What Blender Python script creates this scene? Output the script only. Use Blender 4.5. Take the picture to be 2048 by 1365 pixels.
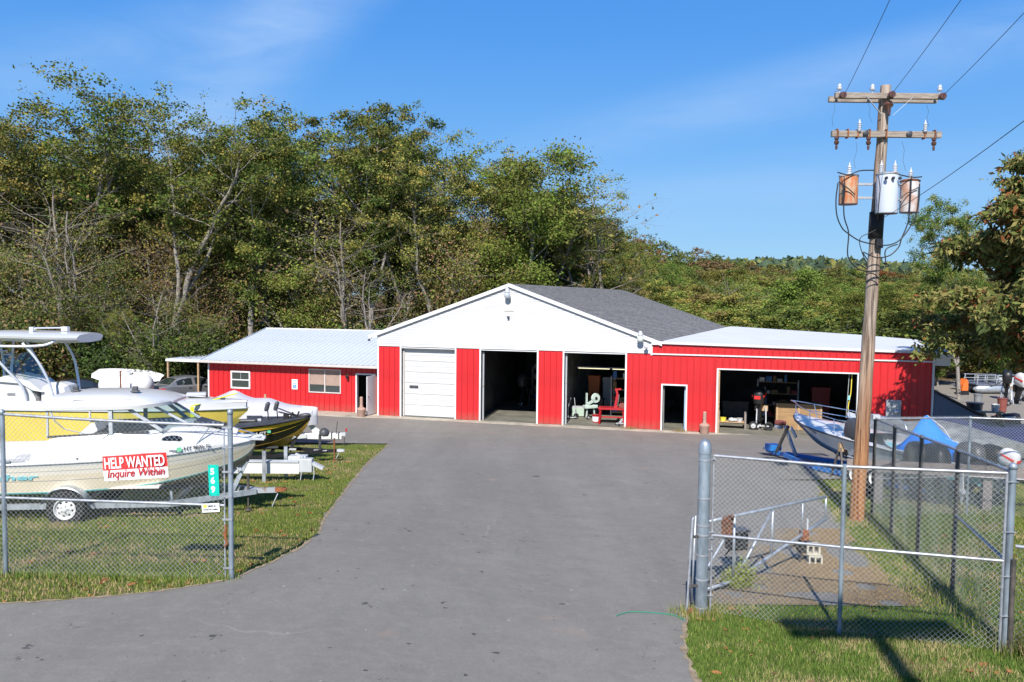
import bpy, bmesh, math, random
import numpy as np
from mathutils import Vector, Matrix, Euler
R = math.radians
PI = math.pi
SC = bpy.context.scene
for o in list(bpy.data.objects): bpy.data.objects.remove(o)
COL = SC.collection
random.seed(7)

# ---------------------------------------------------------------- camera
F = 1620.0; CAMZ = 6.35
PITCH = math.atan((682.5 - 592) / F); ROLL = 0.011
cd = bpy.data.cameras.new('camera'); cam = bpy.data.objects.new('camera', cd); COL.objects.link(cam)
cd.sensor_width = 36.0; cd.lens = 36.0 * F / 2048.0; cd.clip_start = 0.2; cd.clip_end = 6000
cam.location = (0, 0, CAMZ)
cam.rotation_euler = (Euler((R(90) - PITCH, 0, 0)).to_matrix() @ Matrix.Rotation(ROLL, 3, 'Z')).to_euler()
SC.camera = cam

# ---------------------------------------------------------------- light
SUN_EL, SUN_AZ = 42.0, 190.5          # azimuth clockwise from +Y
world = bpy.data.worlds.new('World'); SC.world = world; world.use_nodes = True
def build_world():
    nt = world.node_tree; n = nt.nodes; n.clear(); L = nt.links
    out = n.new('ShaderNodeOutputWorld'); bg = n.new('ShaderNodeBackground')
    sky = n.new('ShaderNodeTexSky'); sky.sky_type = 'NISHITA'; sky.sun_disc = False
    sky.sun_elevation = R(SUN_EL); sky.sun_rotation = R(SUN_AZ)
    sky.altitude = 300; sky.air_density = 1.0; sky.dust_density = 0.35; sky.ozone_density = 2.2
    tc = n.new('ShaderNodeTexCoord')
    def band(nrm, width, cen, rad):
        # a soft streak of cirrus along a great circle, faded away from its centre
        d = n.new('ShaderNodeVectorMath'); d.operation = 'DOT_PRODUCT'; d.inputs[1].default_value = nrm
        L.new(tc.outputs['Generated'], d.inputs[0])
        a = n.new('ShaderNodeMath'); a.operation = 'ABSOLUTE'; L.new(d.outputs['Value'], a.inputs[0])
        m = n.new('ShaderNodeMapRange'); m.interpolation_type = 'SMOOTHSTEP'
        m.inputs[1].default_value = 0; m.inputs[2].default_value = width; m.inputs[3].default_value = 1; m.inputs[4].default_value = 0
        L.new(a.outputs[0], m.inputs[0])
        e = n.new('ShaderNodeVectorMath'); e.operation = 'DOT_PRODUCT'; e.inputs[1].default_value = cen
        L.new(tc.outputs['Generated'], e.inputs[0])
        q = n.new('ShaderNodeMapRange'); q.interpolation_type = 'SMOOTHSTEP'
        q.inputs[1].default_value = math.cos(rad); q.inputs[2].default_value = 1.0; q.inputs[3].default_value = 0; q.inputs[4].default_value = 1
        L.new(e.outputs['Value'], q.inputs[0])
        p = n.new('ShaderNodeMath'); p.operation = 'MULTIPLY'; L.new(m.outputs[0], p.inputs[0]); L.new(q.outputs[0], p.inputs[1])
        return p.outputs[0]
    def dirv(px, py):
        v = Vector(((px - 1024) / F, 1.0, (592 - py) / F)); return v.normalized()
    a, b = dirv(650, 0), dirv(350, 300)
    b1 = band(a.cross(b).normalized(), 0.075, dirv(480, 110), 0.30)
    a, b = dirv(30, 170), dirv(500, 60)
    b2 = band(a.cross(b).normalized(), 0.06, dirv(260, 120), 0.22)
    a, b = dirv(1000, 330), dirv(2048, 50)
    b3 = band(a.cross(b).normalized(), 0.05, dirv(1600, 170), 0.42)
    a, b = dirv(1000, 430), dirv(2048, 330)
    b4 = band(a.cross(b).normalized(), 0.06, dirv(1500, 390), 0.5)
    mp = n.new('ShaderNodeMapping'); mp.inputs['Scale'].default_value = (3.0, 3.0, 11.0); mp.inputs['Rotation'].default_value = (0, R(35), 0)
    L.new(tc.outputs['Generated'], mp.inputs[0])
    nz = n.new('ShaderNodeTexNoise'); nz.inputs['Scale'].default_value = 1.6; nz.inputs['Detail'].default_value = 9; nz.inputs['Roughness'].default_value = 0.62
    nz.inputs['Distortion'].default_value = 0.6
    L.new(mp.outputs[0], nz.inputs['Vector'])
    nr = n.new('ShaderNodeMapRange'); nr.inputs[1].default_value = 0.30; nr.inputs[2].default_value = 0.75; nr.inputs[3].default_value = 0.25
    L.new(nz.outputs['Fac'], nr.inputs[0])
    def mul(s, k):
        m = n.new('ShaderNodeMath'); m.operation = 'MULTIPLY'; L.new(s, m.inputs[0])
        if isinstance(k, float): m.inputs[1].default_value = k
        else: L.new(k, m.inputs[1])
        return m.outputs[0]
    def add(s, t):
        m = n.new('ShaderNodeMath'); m.operation = 'ADD'; m.use_clamp = True; L.new(s, m.inputs[0]); L.new(t, m.inputs[1]); return m.outputs[0]
    fac = add(add(mul(b1, 0.55), mul(b2, 0.32)), add(mul(b3, 0.40), mul(b4, 0.28)))
    fac = mul(fac, nr.outputs[0])
    # a deeper blue, as the photograph's camera recorded the sky
    hs = n.new('ShaderNodeHueSaturation'); hs.inputs['Saturation'].default_value = SKY_SAT; hs.inputs['Value'].default_value = 1.0
    L.new(sky.outputs[0], hs.inputs['Color'])
    # the clear autumn gradient, pale at the horizon and deep blue overhead, the same in every direction
    sx = n.new('ShaderNodeSeparateXYZ'); L.new(tc.outputs['Generated'], sx.inputs[0])
    cr = n.new('ShaderNodeValToRGB'); L.new(sx.outputs['Z'], cr.inputs[0]); e = cr.color_ramp.elements
    stops = [(0.0, (0.36, 0.66, 0.97)), (0.06, (0.29, 0.60, 0.98)), (0.16, (0.19, 0.50, 1.0)), (0.30, (0.095, 0.375, 0.97)), (0.55, (0.05, 0.24, 0.80)), (1.0, (0.02, 0.10, 0.42))]
    while len(e) < len(stops): e.new(0.5)
    for k, (p, c) in enumerate(stops): e[k].position = p; e[k].color = c + (1,)
    gm = n.new('ShaderNodeVectorMath'); gm.operation = 'SCALE'; gm.inputs['Scale'].default_value = 7.6; L.new(cr.outputs[0], gm.inputs[0])
    gx = n.new('ShaderNodeMixRGB'); gx.inputs[0].default_value = 0.85; L.new(hs.outputs[0], gx.inputs[1]); L.new(gm.outputs[0], gx.inputs[2])
    mx = n.new('ShaderNodeMixRGB'); mx.inputs[2].default_value = (4.2, 5.8, 8.2, 1)
    L.new(fac, mx.inputs[0]); L.new(gx.outputs[0], mx.inputs[1]); L.new(mx.outputs[0], bg.inputs[0])
    bg.inputs[1].default_value = SKY_STRENGTH
    L.new(bg.outputs[0], out.inputs[0])
SKY_SAT, SKY_STRENGTH = 1.18, 0.081
build_world()
sl = bpy.data.lights.new('sun', 'SUN'); sl.energy = 4.6; sl.angle = R(0.53); sl.color = (1.0, 0.955, 0.89)
sun = bpy.data.objects.new('sun', sl); COL.objects.link(sun)
SUN_DIR = Vector((-math.sin(R(SUN_AZ)) * math.cos(R(SUN_EL)), -math.cos(R(SUN_AZ)) * math.cos(R(SUN_EL)), -math.sin(R(SUN_EL))))
sun.rotation_euler = SUN_DIR.to_track_quat('-Z', 'Y').to_euler()
sun.location = (-20, -60, 60)
vs = SC.view_settings; vs.view_transform = 'Standard'; vs.look = 'None'; vs.gamma = 1; vs.use_curve_mapping = False
vs.exposure = 0.62
SC.render.engine = 'CYCLES'

# ---------------------------------------------------------------- ground height
def sst(a, b, x):
    t = np.clip((np.asarray(x, float) - a) / (b - a), 0, 1); return t * t * (3 - 2 * t)
def gz(x, y):
    """height of the ground (m): the drive falls from the road to the workshop, woods rise behind"""
    x = np.asarray(x, float); y = np.asarray(y, float)
    raw = 1.87 - 0.089 * (y - 15.5)
    top = 2.55
    w = 0.30
    lo = -w * np.log(np.exp(-np.clip(raw, -50, 50) / w) + np.exp(-top / w))     # soft minimum
    w2 = 0.05
    b = w2 * np.log(np.exp(np.clip(lo / w2, -200, 200)) + 1.0)                   # soft maximum with 0
    b = b - 0.42 * sst(-3.5, 2.8, x) * (1 - sst(14, 34, y)) * sst(2, 9, y)
    b = b + 11.0 * sst(75, 210, y + 0.12 * x) * sst(-20, 30, x) * 0.8 + 4.5 * sst(58, 120, y) * (1 - sst(-30, 25, x))
    return b
def gzf(x, y): return float(gz(x, y))

# pixel of the 2048 x 1365 photograph -> place in the world (used to survey positions)
_fw = np.array([0, math.cos(PITCH), -math.sin(PITCH)]); _dn = np.array([0, -math.sin(PITCH), -math.cos(PITCH)])
def ray(px, py):
    x = (px - 1024) / F; y = (py - 682.5) / F; c, s = math.cos(ROLL), math.sin(ROLL)
    X = x * c + y * s; Y = -x * s + y * c
    return np.array([X, 0, 0]) + _dn * Y + _fw
def aty(px, py, y):
    r = ray(px, py); return (float(r[0] / r[1] * y), float(y), float(CAMZ + r[2] / r[1] * y))
def gp(px, py):
    r = ray(px, py); r = r / r[1]; lo, hi = 3.0, 150.0
    for _ in range(50):
        m = (lo + hi) / 2; z = CAMZ + r[2] * m
        if z > gzf(r[0] * m, m): lo = m
        else: hi = m
    return (float(r[0] * lo), float(lo), gzf(r[0] * lo, lo))

# ---------------------------------------------------------------- materials
def mat(name, col, rough=0.6, metal=0.0, var=0.0, scale=3.0, bump=0.0, bscale=40.0, col2=None, spec=0.5,
        emit=None, coat=0.0, streak=None, lo=0.35, hi=0.65, detail=6.0):
    m = bpy.data.materials.new(name); m.use_nodes = True; nt = m.node_tree; n = nt.nodes; L = nt.links
    b = n['Principled BSDF']; b.inputs['Roughness'].default_value = rough; b.inputs['Metallic'].default_value = metal
    b.inputs['Specular IOR Level'].default_value = spec; b.inputs['Coat Weight'].default_value = coat
    c = tuple(col) + (1,)
    b.inputs['Base Color'].default_value = c
    if emit: b.inputs['Emission Color'].default_value = tuple(emit[:3]) + (1,); b.inputs['Emission Strength'].default_value = emit[3]
    if var or col2 or bump:
        tc = n.new('ShaderNodeTexCoord'); mp = n.new('ShaderNodeMapping'); L.new(tc.outputs['Object'], mp.inputs[0])
        if streak: mp.inputs['Scale'].default_value = streak
    if var or col2:
        nz = n.new('ShaderNodeTexNoise'); nz.inputs['Scale'].default_value = scale; nz.inputs['Detail'].default_value = detail
        nz.inputs['Roughness'].default_value = 0.6
        L.new(mp.outputs[0], nz.inputs['Vector'])
        cr = n.new('ShaderNodeValToRGB'); L.new(nz.outputs['Fac'], cr.inputs[0])
        c2 = tuple(col2) + (1,) if col2 else tuple(max(0, k * (1 - var)) for k in col) + (1,)
        cr.color_ramp.elements[0].color = c2; cr.color_ramp.elements[0].position = lo
        cr.color_ramp.elements[1].color = c if col2 else tuple(min(1, k * (1 + var * 0.5)) for k in col) + (1,)
        cr.color_ramp.elements[1].position = hi
        L.new(cr.outputs[0], b.inputs['Base Color'])
    if bump:
        nb = n.new('ShaderNodeTexNoise'); nb.inputs['Scale'].default_value = bscale; nb.inputs['Detail'].default_value = 4
        L.new(mp.outputs[0], nb.inputs['Vector'])
        bp = n.new('ShaderNodeBump'); bp.inputs['Strength'].default_value = bump; bp.inputs['Distance'].default_value = 0.02
        L.new(nb.outputs['Fac'], bp.inputs['Height']); L.new(bp.outputs[0], b.inputs['Normal'])
    return m
M = {}
M['red'] = mat('red_steel', (0.56, 0.018, 0.022), 0.42, var=0.14, scale=0.7)
def dirty_base(m, col=(0.20, 0.13, 0.09)):
    # rain-splashed dirt fading out above the ground
    nt = m.node_tree; n = nt.nodes; L = nt.links; b = n['Principled BSDF']; src = b.inputs['Base Color'].links[0].from_socket
    g = n.new('ShaderNodeNewGeometry'); sp = n.new('ShaderNodeSeparateXYZ'); L.new(g.outputs['Position'], sp.inputs[0])
    nz = n.new('ShaderNodeTexNoise'); nz.inputs['Scale'].default_value = 3.5; nz.inputs['Detail'].default_value = 7; L.new(g.outputs['Position'], nz.inputs['Vector'])
    mr = n.new('ShaderNodeMapRange'); mr.inputs[1].default_value = 0.05; mr.inputs[2].default_value = 0.55; mr.inputs[3].default_value = 0.75; mr.inputs[4].default_value = 0.0; L.new(sp.outputs['Z'], mr.inputs[0])
    mu = n.new('ShaderNodeMath'); mu.operation = 'MULTIPLY'; L.new(mr.outputs[0], mu.inputs[0]); L.new(nz.outputs['Fac'], mu.inputs[1])
    mx = n.new('ShaderNodeMixRGB'); L.new(mu.outputs[0], mx.inputs[0]); L.new(src, mx.inputs[1]); mx.inputs[2].default_value = tuple(col) + (1,)
    # sun-faded vertical streaks
    mp = n.new('ShaderNodeMapping'); mp.inputs['Scale'].default_value = (5, 5, .35); L.new(g.outputs['Position'], mp.inputs[0]); n2 = n.new('ShaderNodeTexNoise'); n2.inputs['Scale'].default_value = 1.0; n2.inputs['Detail'].default_value = 6; L.new(mp.outputs[0], n2.inputs['Vector'])
    r2 = n.new('ShaderNodeMapRange'); r2.inputs[1].default_value = .45; r2.inputs[2].default_value = .75; r2.inputs[3].default_value = 0; r2.inputs[4].default_value = .22; L.new(n2.outputs['Fac'], r2.inputs[0])
    m3 = n.new('ShaderNodeMixRGB'); L.new(r2.outputs[0], m3.inputs[0]); L.new(mx.outputs[0], m3.inputs[1]); m3.inputs[2].default_value = (0.34, 0.035, 0.035, 1)
    L.new(m3.outputs[0], b.inputs['Base Color'])
dirty_base(M['red'])
M['white'] = mat('white_paint', (0.66, 0.66, 0.65), 0.5, var=0.05, scale=1.5)
M['doorwhite'] = mat('white_door_paint', (0.56, 0.56, 0.55), 0.5, var=0.04)
M['vinyl'] = mat('white_vinyl', (0.56, 0.56, 0.56), 0.5, var=0.03, scale=0.8)
M['whitemetal'] = mat('white_roof_metal', (0.50, 0.55, 0.62), 0.5, var=0.06, scale=0.5)
M['whiteroof'] = mat('white_membrane', (0.60, 0.61, 0.62), 0.6, var=0.05, scale=0.6)
M['gutter'] = mat('gutter_beige', (0.58, 0.54, 0.50), 0.5, var=0.08)
M['concrete'] = mat('concrete', (0.42, 0.37, 0.29), 0.9, var=0.28, scale=1.6, bump=0.25, bscale=60)
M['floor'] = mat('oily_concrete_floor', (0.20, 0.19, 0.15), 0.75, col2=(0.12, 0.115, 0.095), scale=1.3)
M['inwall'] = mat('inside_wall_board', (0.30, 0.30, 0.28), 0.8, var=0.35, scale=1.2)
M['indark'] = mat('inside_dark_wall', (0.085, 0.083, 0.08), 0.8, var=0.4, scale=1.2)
M['dark'] = mat('black_plastic', (0.018, 0.018, 0.02), 0.45, var=0.3)
M['black'] = mat('black_gelcoat', (0.008, 0.008, 0.009), 0.18, coat=0.5)
M['rubber'] = mat('tyre_rubber', (0.022, 0.022, 0.023), 0.85, var=0.3, scale=8)
M['galv'] = mat('galvanised_steel', (0.50, 0.54, 0.58), 0.42, metal=0.55, var=0.30, scale=9, streak=(1, 1, 0.4))
M['galvpost'] = mat('galvanised_post', (0.30, 0.355, 0.40), 0.45, metal=0.45, var=0.35, scale=7, streak=(1, 1, 0.35))
M['galvrail'] = mat('galvanised_rail', (0.40, 0.415, 0.44), 0.42, metal=0.45, var=0.25, scale=9)
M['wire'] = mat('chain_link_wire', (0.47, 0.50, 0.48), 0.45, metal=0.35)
M['wireshade'] = mat('shaded_chain_link_wire', (0.20, 0.23, 0.22), 0.6, metal=0.2)  # darker copy of the wire, for weaker light on the raking fence
M['oldpost'] = mat('weathered_steel_post', (0.13, 0.11, 0.095), 0.6, metal=0.3, col2=(0.06, 0.055, 0.05), scale=8)
M['rust'] = mat('rusty_steel', (0.30, 0.10, 0.035), 0.85, col2=(0.12, 0.045, 0.02), scale=6)
M['steelrust'] = mat('galvanised_with_rust', (0.42, 0.44, 0.46), 0.55, metal=0.4, col2=(0.27, 0.14, 0.08), scale=4, lo=0.30, hi=0.42)
M['chrome'] = mat('polished_tube', (0.75, 0.77, 0.80), 0.18, metal=0.9)
M['alu'] = mat('painted_white_tube', (0.72, 0.75, 0.80), 0.3, metal=0.3)
M['gelcoat'] = mat('white_gelcoat', (0.64, 0.635, 0.62), 0.25, var=0.05, scale=1.0, coat=0.3)
M['cream'] = mat('cream_gelcoat', (0.76, 0.66, 0.49), 0.3, var=0.12, scale=1.0, coat=0.2)
M['offwhite'] = mat('offwhite_gelcoat', (0.80, 0.74, 0.64), 0.3, var=0.05, scale=1.0, coat=0.2)
M['bottom'] = mat('dirty_boat_bottom', (0.36, 0.30, 0.20), 0.6, col2=(0.16, 0.13, 0.09), scale=2.0)
M['yellow'] = mat('yellow_gelcoat', (0.80, 0.62, 0.12), 0.25, var=0.07, scale=0.8, coat=0.3)
M['goldy'] = mat('yellow_stripe', (0.80, 0.50, 0.05), 0.3)
M['goldbottom'] = mat('tan_gold_bottom', (0.40, 0.24, 0.04), 0.35, var=0.3, scale=2)
M['teal'] = mat('teal_stripe', (0.10, 0.42, 0.40), 0.4)
M['cyan'] = mat('pale_blue_print', (0.22, 0.58, 0.66), 0.5)
M['grey'] = mat('mid_grey_paint', (0.22, 0.23, 0.24), 0.5, var=0.2)
M['lgrey'] = mat('light_grey_paint', (0.48, 0.50, 0.52), 0.45, var=0.12)
M['dgrey'] = mat('charcoal', (0.06, 0.062, 0.068), 0.5, var=0.3)
M['blue'] = mat('blue_antifouling', (0.02, 0.12, 0.24), 0.5, var=0.2)
M['tarp'] = mat('blue_tarp', (0.01, 0.20, 0.75), 0.5, var=0.12, scale=2, bump=0.4, bscale=5)
M['bluepaint'] = mat('bright_blue_paint', (0.03, 0.20, 0.55), 0.4, var=0.15)
M['cover'] = mat('white_shrink_cover', (0.52, 0.51, 0.53), 0.5, var=0.06, scale=1.0, bump=0.5, bscale=3)
M['greycover'] = mat('grey_canvas_cover', (0.24, 0.25, 0.24), 0.8, col2=(0.09, 0.10, 0.11), scale=2.5, bump=0.6, bscale=4)
M['navycover'] = mat('navy_canvas', (0.02, 0.03, 0.10), 0.8, var=0.3, bump=0.5, bscale=4)
M['redpaint'] = mat('red_paint', (0.42, 0.02, 0.025), 0.4, var=0.15)
M['orange'] = mat('orange_plastic', (0.72, 0.16, 0.03), 0.45)
M['lens'] = mat('red_lamp_lens', (0.62, 0.02, 0.02), 0.15, coat=0.5)
M['silver'] = mat('silver_car_paint', (0.30, 0.31, 0.33), 0.28, metal=0.5, coat=0.6)
M['blackcar'] = mat('black_car_paint', (0.012, 0.012, 0.014), 0.15, coat=0.8)
M['tan'] = mat('plywood', (0.36, 0.22, 0.10), 0.75, col2=(0.26, 0.16, 0.075), scale=3, streak=(1, 1, 6))
M['wood'] = mat('pine_board', (0.45, 0.30, 0.17), 0.8, var=0.3, scale=4, streak=(1, 1, 6))
M['greywood'] = mat('weathered_grey_wood', (0.30, 0.25, 0.23), 0.9, col2=(0.18, 0.15, 0.14), scale=4, streak=(0.6, 8, 8), bump=0.4, bscale=20)
M['post'] = mat('tan_plastic', (0.42, 0.27, 0.21), 0.55, var=0.1)
M['sign_green'] = mat('green_sign', (0.0, 0.47, 0.36), 0.4)
M['sign_red'] = mat('red_sign', (0.72, 0.035, 0.03), 0.5)
M['textred'] = mat('dark_red_print', (0.45, 0.02, 0.015), 0.5)
M['textblack'] = mat('black_print', (0.03, 0.03, 0.03), 0.6)
M['textwhite'] = mat('white_print', (0.85, 0.85, 0.85), 0.5)
M['textgreen'] = mat('green_sticker', (0.15, 0.60, 0.30), 0.5)
M['signblue'] = mat('blue_sign_print', (0.04, 0.22, 0.65), 0.5)
M['smile'] = mat('yellow_print', (0.85, 0.70, 0.08), 0.5)
M['siding_grey'] = mat('shaded_grey_blue_siding', (0.13, 0.15, 0.20), 0.55, var=0.08)  # tree shade on the shed put into the colour, darker than its siding
M['fluor'] = mat('lit_fluorescent_tube', (0.8, 0.8, 0.7), 0.5, emit=(1.0, 0.93, 0.55, 0.9))
M['blind'] = mat('pleated_blind', (0.42, 0.30, 0.24), 0.8, var=0.1)
M['brick'] = mat('concrete_block', (0.50, 0.47, 0.38), 0.9, var=0.2, scale=8, bump=0.3)
M['porcelain'] = mat('brown_porcelain', (0.10, 0.045, 0.03), 0.2, coat=0.5)
M['greyporc'] = mat('grey_porcelain', (0.55, 0.57, 0.60), 0.25, coat=0.4)
M['tank'] = mat('white_tank_paint', (0.70, 0.69, 0.68), 0.4, var=0.12, scale=2)
M['limegreen'] = mat('yellow_strap', (0.75, 0.78, 0.02), 0.5)
M['padred'] = mat('dull_red_rubber', (0.22, 0.06, 0.045), 0.7)
def glass(name, col=(0.75, 0.85, 0.85), alpha=0.45, rough=0.03):
    m = bpy.data.materials.new(name); m.use_nodes = True; nt = m.node_tree; n = nt.nodes; L = nt.links
    n.clear(); o = n.new('ShaderNodeOutputMaterial'); g = n.new('ShaderNodeBsdfGlossy'); t = n.new('ShaderNodeBsdfTransparent')
    g.inputs['Roughness'].default_value = rough; g.inputs['Color'].default_value = (0.9, 0.95, 1, 1)
    t.inputs['Color'].default_value = tuple(col) + (1,)
    x = n.new('ShaderNodeMixShader'); x.inputs[0].default_value = alpha
    L.new(t.outputs[0], x.inputs[1]); L.new(g.outputs[0], x.inputs[2]); L.new(x.outputs[0], o.inputs[0]); return m
M['glass'] = glass('clear_glass', (0.75, 0.85, 0.84), 0.12)
M['winglass'] = mat('dark_window_glass', (0.045, 0.055, 0.055), 0.05, spec=0.8, coat=0.5)
M['carglass'] = mat('car_glass', (0.02, 0.028, 0.03), 0.04, spec=0.9, coat=0.6)

# ---------------------------------------------------------------- mesh builder
class MB:
    def __init__(s): s.v = []; s.f = []; s.m = []
    def add(s, vs, fs, mi=0):
        k = len(s.v); s.v += [tuple(p) for p in vs]; s.f += [tuple(i + k for i in f) for f in fs]; s.m += [mi] * len(fs); return s
    def box(s, c, d, rz=0.0, mi=0, rot=None):
        h = [(x * d[0] / 2, y * d[1] / 2, z * d[2] / 2) for x in (-1, 1) for y in (-1, 1) for z in (-1, 1)]
        mt = rot if rot is not None else (Matrix.Rotation(rz, 3, 'Z') if rz else None)
        h = [(mt @ Vector(p) if mt else Vector(p)) + Vector(c) for p in h]
        return s.add(h, [(0, 1, 3, 2), (4, 6, 7, 5), (0, 4, 5, 1), (2, 3, 7, 6), (0, 2, 6, 4), (1, 5, 7, 3)], mi)
    def bx(s, x0, x1, y0, y1, z0, z1, mi=0):
        return s.box(((x0 + x1) / 2, (y0 + y1) / 2, (z0 + z1) / 2), (abs(x1 - x0), abs(y1 - y0), abs(z1 - z0)), mi=mi)
    def bar(s, a, b, w, h, mi=0):
        a, b = Vector(a), Vector(b); d = b - a; L = d.length
        if L < 1e-6: return s
        q = d.to_track_quat('X', 'Z').to_matrix()
        return s.box((a + b) / 2, (L, w, h), rot=q, mi=mi)
    def tube(s, pts, r, n=8, mi=0, cap=True):
        pts = [Vector(p) for p in pts]; N = len(pts); rs = r if isinstance(r, (list, tuple)) else [r] * N
        vs = []; up = None
        for i, p in enumerate(pts):
            t = (pts[min(i + 1, N - 1)] - pts[max(i - 1, 0)])
            t = t.normalized() if t.length > 1e-9 else Vector((0, 0, 1))
            if up is None: up = t.orthogonal().normalized()
            else:
                up = up - t * up.dot(t); up = up.normalized() if up.length > 1e-6 else t.orthogonal().normalized()
            bn = t.cross(up)
            for k in range(n):
                a = 2 * PI * k / n; vs.append(p + (up * math.cos(a) + bn * math.sin(a)) * rs[i])
        fs = [(i * n + k, i * n + (k + 1) % n, (i + 1) * n + (k + 1) % n, (i + 1) * n + k) for i in range(N - 1) for k in range(n)]
        if cap: fs += [tuple(range(n))[::-1], tuple((N - 1) * n + k for k in range(n))]
        return s.add(vs, fs, mi)
    def lathe(s, prof, c=(0, 0, 0), n=20, axis=(0, 0, 1), mi=0, cap=True):
        q = Vector((0, 0, 1)).rotation_difference(Vector(axis)).to_matrix(); c = Vector(c); vs = []
        for r, z in prof:
            for k in range(n):
                a = 2 * PI * k / n; vs.append(q @ Vector((max(r, 1e-4) * math.cos(a), max(r, 1e-4) * math.sin(a), z)) + c)
        N = len(prof)
        fs = [(i * n + k, i * n + (k + 1) % n, (i + 1) * n + (k + 1) % n, (i + 1) * n + k) for i in range(N - 1) for k in range(n)]
        if cap: fs += [tuple(range(n))[::-1], tuple((N - 1) * n + k for k in range(n))]
        return s.add(vs, fs, mi)
    def prism(s, pts, depth, mi=0):
        """pts: 3-D outline (planar); depth: vector"""
        d = Vector(depth); n = len(pts); a = [Vector(p) for p in pts]; b = [p + d for p in a]
        fs = [tuple(range(n)), tuple(range(2 * n - 1, n - 1, -1))] + [(i, i + n, (i + 1) % n + n, (i + 1) % n) for i in range(n)]
        return s.add(a + b, fs, mi)
    def loft(s, secs, mi=0, close=False, cap=False, rowm=None):
        n = len(secs[0]); vs = [p for c in secs for p in c]; k = len(s.v); s.v += [tuple(p) for p in vs]
        for i in range(len(secs) - 1):
            for j in range(n if close else n - 1):
                j2 = (j + 1) % n
                s.f.append((k + i * n + j, k + i * n + j2, k + (i + 1) * n + j2, k + (i + 1) * n + j)); s.m.append(rowm[j] if rowm else mi)
        if cap:
            s.f.append(tuple(k + j for j in range(n))[::-1]); s.m.append(mi)
            s.f.append(tuple(k + (len(secs) - 1) * n + j for j in range(n))); s.m.append(mi)
        return s
    def mesh(s, name, mats, smooth=False):
        me = bpy.data.meshes.new(name); me.from_pydata(s.v, [], s.f)
        for m in (mats if isinstance(mats, (list, tuple)) else [mats]): me.materials.append(M[m] if isinstance(m, str) else m)
        if any(s.m): me.polygons.foreach_set('material_index', s.m)
        if smooth: me.polygons.foreach_set('use_smooth', [True] * len(me.polygons))
        me.update(); return me
    def build(s, name, mats, parent=None, smooth=False, fix=False, bevel=0.0, loc=None, angle=None):
        me = s.mesh(name, mats, smooth)
        if fix:
            bm = bmesh.new(); bm.from_mesh(me); bmesh.ops.remove_doubles(bm, verts=bm.verts, dist=1e-4)
            bmesh.ops.recalc_face_normals(bm, faces=bm.faces); bm.to_mesh(me); bm.free()
        if smooth and angle: 
            try: me.set_sharp_from_angle(angle=R(angle))
            except Exception: pass
        o = bpy.data.objects.new(name, me); COL.objects.link(o)
        if parent: o.parent = parent
        if loc: o.location = loc
        if bevel:
            b = o.modifiers.new('bevel', 'BEVEL'); b.width = bevel; b.segments = 2; b.limit_method = 'ANGLE'
        return o
def tag(o, label=None, cat=None, group=None, kind=None):
    if label: o['label'] = label
    if cat: o['category'] = cat
    if group: o['group'] = group
    if kind: o['kind'] = kind
    return o
def thing(name, label, cat, loc=(0, 0, 0), rz=0.0, group=None, rot=None):
    o = bpy.data.objects.new(name, None); COL.objects.link(o); o.location = loc
    o.rotation_euler = rot if rot else (0, 0, rz); o.empty_display_size = 0.2
    return tag(o, label, cat, group)
def dup(root, loc=None, rz=None, label=None, group=None, scale=None):
    def cp(o, par):
        c = o.copy(); COL.objects.link(c); c.parent = par
        if par is not None: c.matrix_parent_inverse = o.matrix_parent_inverse.copy()
        for ch in KIDS.get(o.name, []): cp(ch, c)
        return c
    KIDS = {}
    for o in bpy.data.objects:
        if o.parent: KIDS.setdefault(o.parent.name, []).append(o)
    r = cp(root, None)
    if loc is not None: r.location = loc
    if rz is not None: r.rotation_euler = (0, 0, rz)
    if scale is not None: r.scale = scale if isinstance(scale, (tuple, list)) else (scale,) * 3
    if label: r['label'] = label
    if group: r['group'] = group
    return r
def text_part(name, body, size, m, parent, loc, rot, bold=0.0, shear=0.0, width=None, ext=0.002, align='LEFT', spacing=1.0):
    c = bpy.data.curves.new(name, 'FONT'); c.body = body; c.size = size; c.extrude = ext; c.offset = bold; c.shear = shear
    c.align_x = align; c.space_character = spacing; c.resolution_u = 3
    t = bpy.data.objects.new(name, c); COL.objects.link(t)
    dg = bpy.context.evaluated_depsgraph_get(); me = bpy.data.meshes.new_from_object(t.evaluated_get(dg))
    bpy.data.objects.remove(t); bpy.data.curves.remove(c)
    me.materials.clear(); me.materials.append(M[m])
    if width:
        xs = [v.co.x for v in me.vertices]; w = max(xs) - min(xs); k = width / w
        for v in me.vertices: v.co.x *= k
    o = bpy.data.objects.new(name, me); COL.objects.link(o); o.parent = parent; o.location = loc; o.rotation_euler = rot
    return o
def npmesh(name, verts, faces, mats, midx=None, k=4):
    """fast mesh from numpy arrays; faces all k-gons"""
    me = bpy.data.meshes.new(name); nv, nf = len(verts), len(faces)
    me.vertices.add(nv); me.vertices.foreach_set('co', np.asarray(verts, np.float32).ravel())
    me.loops.add(nf * k); me.loops.foreach_set('vertex_index', np.asarray(faces, np.int32).ravel())
    me.polygons.add(nf); me.polygons.foreach_set('loop_start', np.arange(0, nf * k, k, dtype=np.int32))
    me.polygons.foreach_set('loop_total', np.full(nf, k, np.int32))
    for m in mats: me.materials.append(M[m] if isinstance(m, str) else m)
    if midx is not None: me.polygons.foreach_set('material_index', np.asarray(midx, np.int32))
    me.update(calc_edges=True); me.validate(); return me
def npobj(name, *a, parent=None, **kw):
    o = bpy.data.objects.new(name, npmesh(name, *a, **kw)); COL.objects.link(o)
    if parent: o.parent = parent
    return o
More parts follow.
